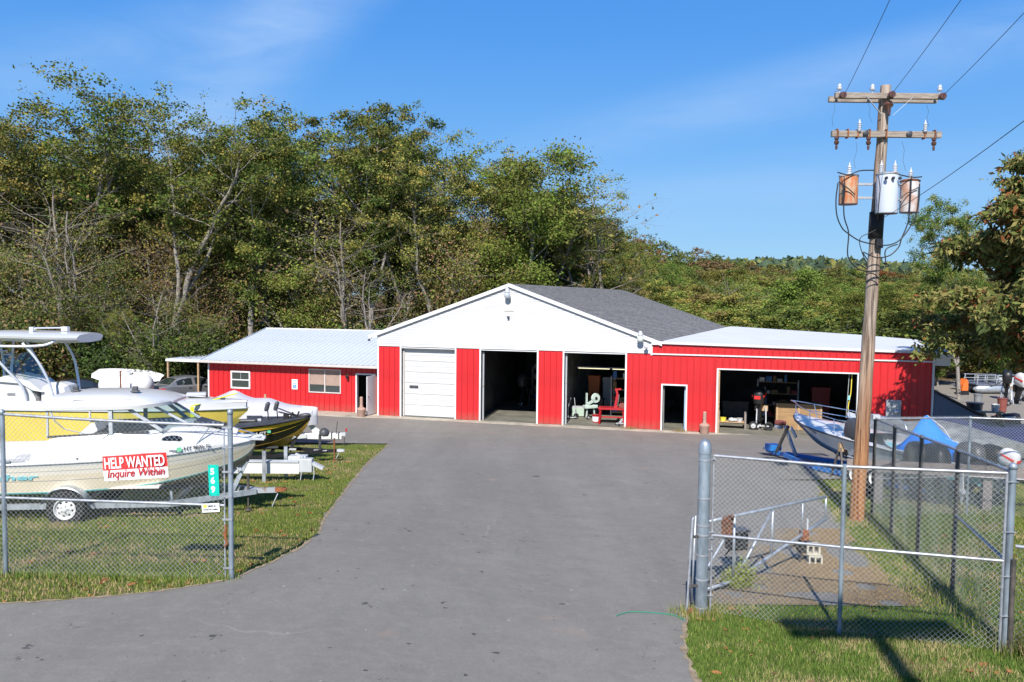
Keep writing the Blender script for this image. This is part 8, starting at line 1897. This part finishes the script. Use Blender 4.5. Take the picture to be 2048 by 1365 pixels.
# objects in shadow farther inside
def crate(u, k, w, d_, h, m, lab, name='storage_crate', z0=.05):
    t = thing(name, lab, 'crate', WP(u, k, z0), WR); MB().bx(-w / 2, w / 2, -d_ / 2, d_ / 2, 0, h).build('crate_body', m, t, bevel=.01); MB().bx(-w / 2 - .02, w / 2 + .02, -d_ / 2 - .02, d_ / 2 + .02, h * .86, h + .01).build('crate_lid', m, t); return t
crate(10.4, 6.0, .6, .6, 1.9, 'orange', 'orange cabinet dim at the back of the third bay', 'tall_cabinet'); crate(11.2, 6.4, .7, .6, 1.8, 'lgrey', 'grey cabinet dim at the back of the third bay', 'tall_cabinet'); crate(10.6, 4.6, 1.0, .6, .8, 'dgrey', 'dark crate behind the pale green chest')
for i, (u, k, s_) in enumerate(((6.4, 6.2, 1.2), (7.2, 6.8, 1.3), (7.9, 5.9, 1.15))):
    q = WP(u, k, 1.0); outboard(('left', 'middle', 'right')[i] + ' outboard on a stand in the dark second bay', *q, 60 + 35 * i, s_, 'dgrey' if i != 1 else 'lgrey', 'dark', None, -5)
    s2 = thing('engine_stand', 'stand of the ' + ('left', 'middle', 'right')[i] + ' outboard in the second bay', 'stand', WP(u, k, .05), R(60 + 35 * i))
    for a_ in (-1, 1): MB().bar((.1, a_ * .22, 1.0), (.4, a_ * .3, 0), .05, .05).build('leg', 'dgrey', s2); MB().bar((.1, a_ * .22, 1.0), (-.2, a_ * .3, 0), .05, .05).build('leg', 'dgrey', s2)
# wide bay
q = fl(1640, 856); t = thing('plywood_crate', 'large plywood crate standing behind the white boat in the wide bay', 'crate', WP(20.9, 2.6, .05), WR)
MB().bx(-1.05, 1.05, -.5, .5, .0, 1.25).build('crate_body', 'tan', t); 
for x in (-1.0, 0, 1.0): MB().bx(x - .04, x + .04, -.53, -.50, 0, 1.25).build('batten', 'wood', t)
t = thing('wall_poster', 'white poster with red emblem on the inner wall of the wide bay', 'poster', WP(16.13, 2.2, 1.3), WR); MB().bx(0, .01, -.6, .6, 0, 1.35).build('poster_sheet', 'cover', t); MB().prism([(.012, -.5, .55), (.012, .5, .55), (.012, .42, .95), (.012, -.42, .95)], (.004, 0, 0)).build('red_emblem', 'sign_red', t)
MB().prism([(.018, -.35, .68), (.018, .35, .68), (.018, .32, .80), (.018, -.32, .80)], (.003, 0, 0)).build('white_band', 'textwhite', t)
t = thing('low_bench', 'low wooden rack with parts just inside the left of the wide bay', 'bench', WP(17.8, 1.7, .05), WR)
MB().bx(-.65, .65, -.3, .3, .30, .34).build('shelf', 'wood', t)
for x in (-.62, .62):
    for y in (-.28, .28): MB().bx(x - .04, x + .04, y - .04, y + .04, 0, .78).build('leg', 'greywood', t)
for i, (x, m_, lab) in enumerate(((-.42, 'smile', 'yellow green tin on the low rack'), (-.02, 'lgrey', 'silver engine part on the low rack'), (.36, 'cover', 'clear white tub on the low rack'))):
    w_ = WP(17.8 + x, 1.6, .39); tt_ = thing('parts_tin' if i == 0 else ('engine_part' if i == 1 else 'plastic_tub'), lab, 'container' if i != 1 else 'engine part', w_, WR)
    if i == 1: MB().lathe([(.06, 0), (.16, .05), (.14, .14), (.05, .18)], (0, 0, 0), 10).box((.15, 0, .1), (.2, .12, .12)).build('casting', m_, tt_)
    else: MB().lathe([(.12, 0), (.15, .16), (.16, .17)], (0, 0, 0), 12).build('tub_body', m_, tt_)
q = WP(19.15, 2.0, 1.12); outboard('black outboard with red and white stripe on a wheeled stand in the wide bay', *q, 60, 1.3, 'dark', 'dark', 'sign_red', -8)
t = thing('engine_trolley', 'two wheeled trolley under the striped outboard in the wide bay', 'stand', WP(19.15, 1.6, .05), WR)
for s_ in (-1, 1): MB().bar((s_ * .2, 0, 1.1), (s_ * .22, -.1, .1), .05, .05).build('frame_leg', 'lgrey', t); wheel(t, (s_ * .36, -.1, .20), .20, .14, s_)
for w_ in [o for o in t.children if o.name.startswith('wheel')]: w_.rotation_euler = (0, 0, R(0))
MB().bar((-.36, -.1, .2), (.36, -.1, .2), .05, .05).build('axle', 'lgrey', t); MB().bx(-.3, .3, .12, .2, .9, 1.15).build('mount_board', 'wood', t)
crate(18.0, 5.2, 1.3, .6, .9, 'dgrey', 'dark workbench under the poster in the wide bay', 'work_bench'); crate(22.3, 6.2, .9, .6, 1.7, 'redpaint', 'tall red cabinet deep in the wide bay', 'tall_cabinet')
hg = thing('hanging_rope', 'yellow rope and thin cables hanging at the right side of the wide bay', 'rope', WP(22.95, .25, 0)); MB().tube(smooth_path([(0, 0, 3.0), (-.02, 0, 2.2), (-.06, 0, 1.9), (-.12, 0, 1.5), (-.10, 0, 1.2)], 5), .02, 6).build('yellow_rope', 'smile', hg); MB().tube([(-.12, 0, 3.0), (-.20, 0, 1.0)], .012, 5).build('cable', 'lgrey', hg); MB().box((-.12, -.02, 1.92), (.08, .08, .2)).build('pulley', 'cyan', hg)

def shelf_unit(u, k, w, lab, seed, z0=.05):
    t = thing('shelving_unit', lab, 'shelf', WP(u, k, z0), WR); r_ = random.Random(seed)
    for x in (-w / 2, w / 2): MB().bx(x - .03, x + .03, -.25, .25, 0, 2.1).build('side_frame', 'lgrey', t)
    for z in (.15, .75, 1.35, 1.95):
        MB().bx(-w / 2 + .03, w / 2 - .03, -.25, .25, z, z + .04).build('shelf_board', 'wood', t)
        x = -w / 2 + .08
        while x < w / 2 - .25:
            bw_ = r_.uniform(.12, .34); h_ = r_.uniform(.12, .42)
            if r_.random() < .8:
                q = thing('stored_carton', r_.choice(['white', 'brown', 'grey', 'red', 'blue']) + ' carton', 'carton', (0, 0, 0)); m_ = {'white': 'textwhite', 'brown': 'tan', 'grey': 'lgrey', 'red': 'redpaint', 'blue': 'bluepaint'}[q['label'].split()[0]]
                col_ = q['label'].split()[0]; wp_ = WP(u + x + bw_ / 2, k - .02, z0 + z + .042); q.location = wp_; q.rotation_euler = (0, 0, WR); _cc[(lab, col_, z)] = _cc.get((lab, col_, z), 0) + 1
                q['label'] = ORD[_cc[(lab, col_, z)] - 1] + ' ' + col_ + ' carton on ' + {.15: 'bottom', .75: 'second', 1.35: 'third', 1.95: 'top'}[z] + ' shelf, ' + ('second bay' if u < 9 else ('third bay' if u < 13 else 'wide bay')) + (' left' if lab.endswith('left') else '')
                q['group'] = 'cartons on the workshop shelves'
                MB().bx(-bw_ / 2, bw_ / 2, -.16, .16, 0, h_).build('carton_body', m_, q)
            x += bw_ + r_.uniform(.02, .10)
    return t
_cc = {}
shelf_unit(7.2, 8.2, 1.7, 'open shelves loaded with cartons at the back of the second bay', 3)
shelf_unit(12.1, 4.2, 1.0, 'open shelves with cartons behind the red work table', 5)
shelf_unit(20.1, 5.3, 2.0, 'open shelves loaded with cartons deep in the wide bay', 8)
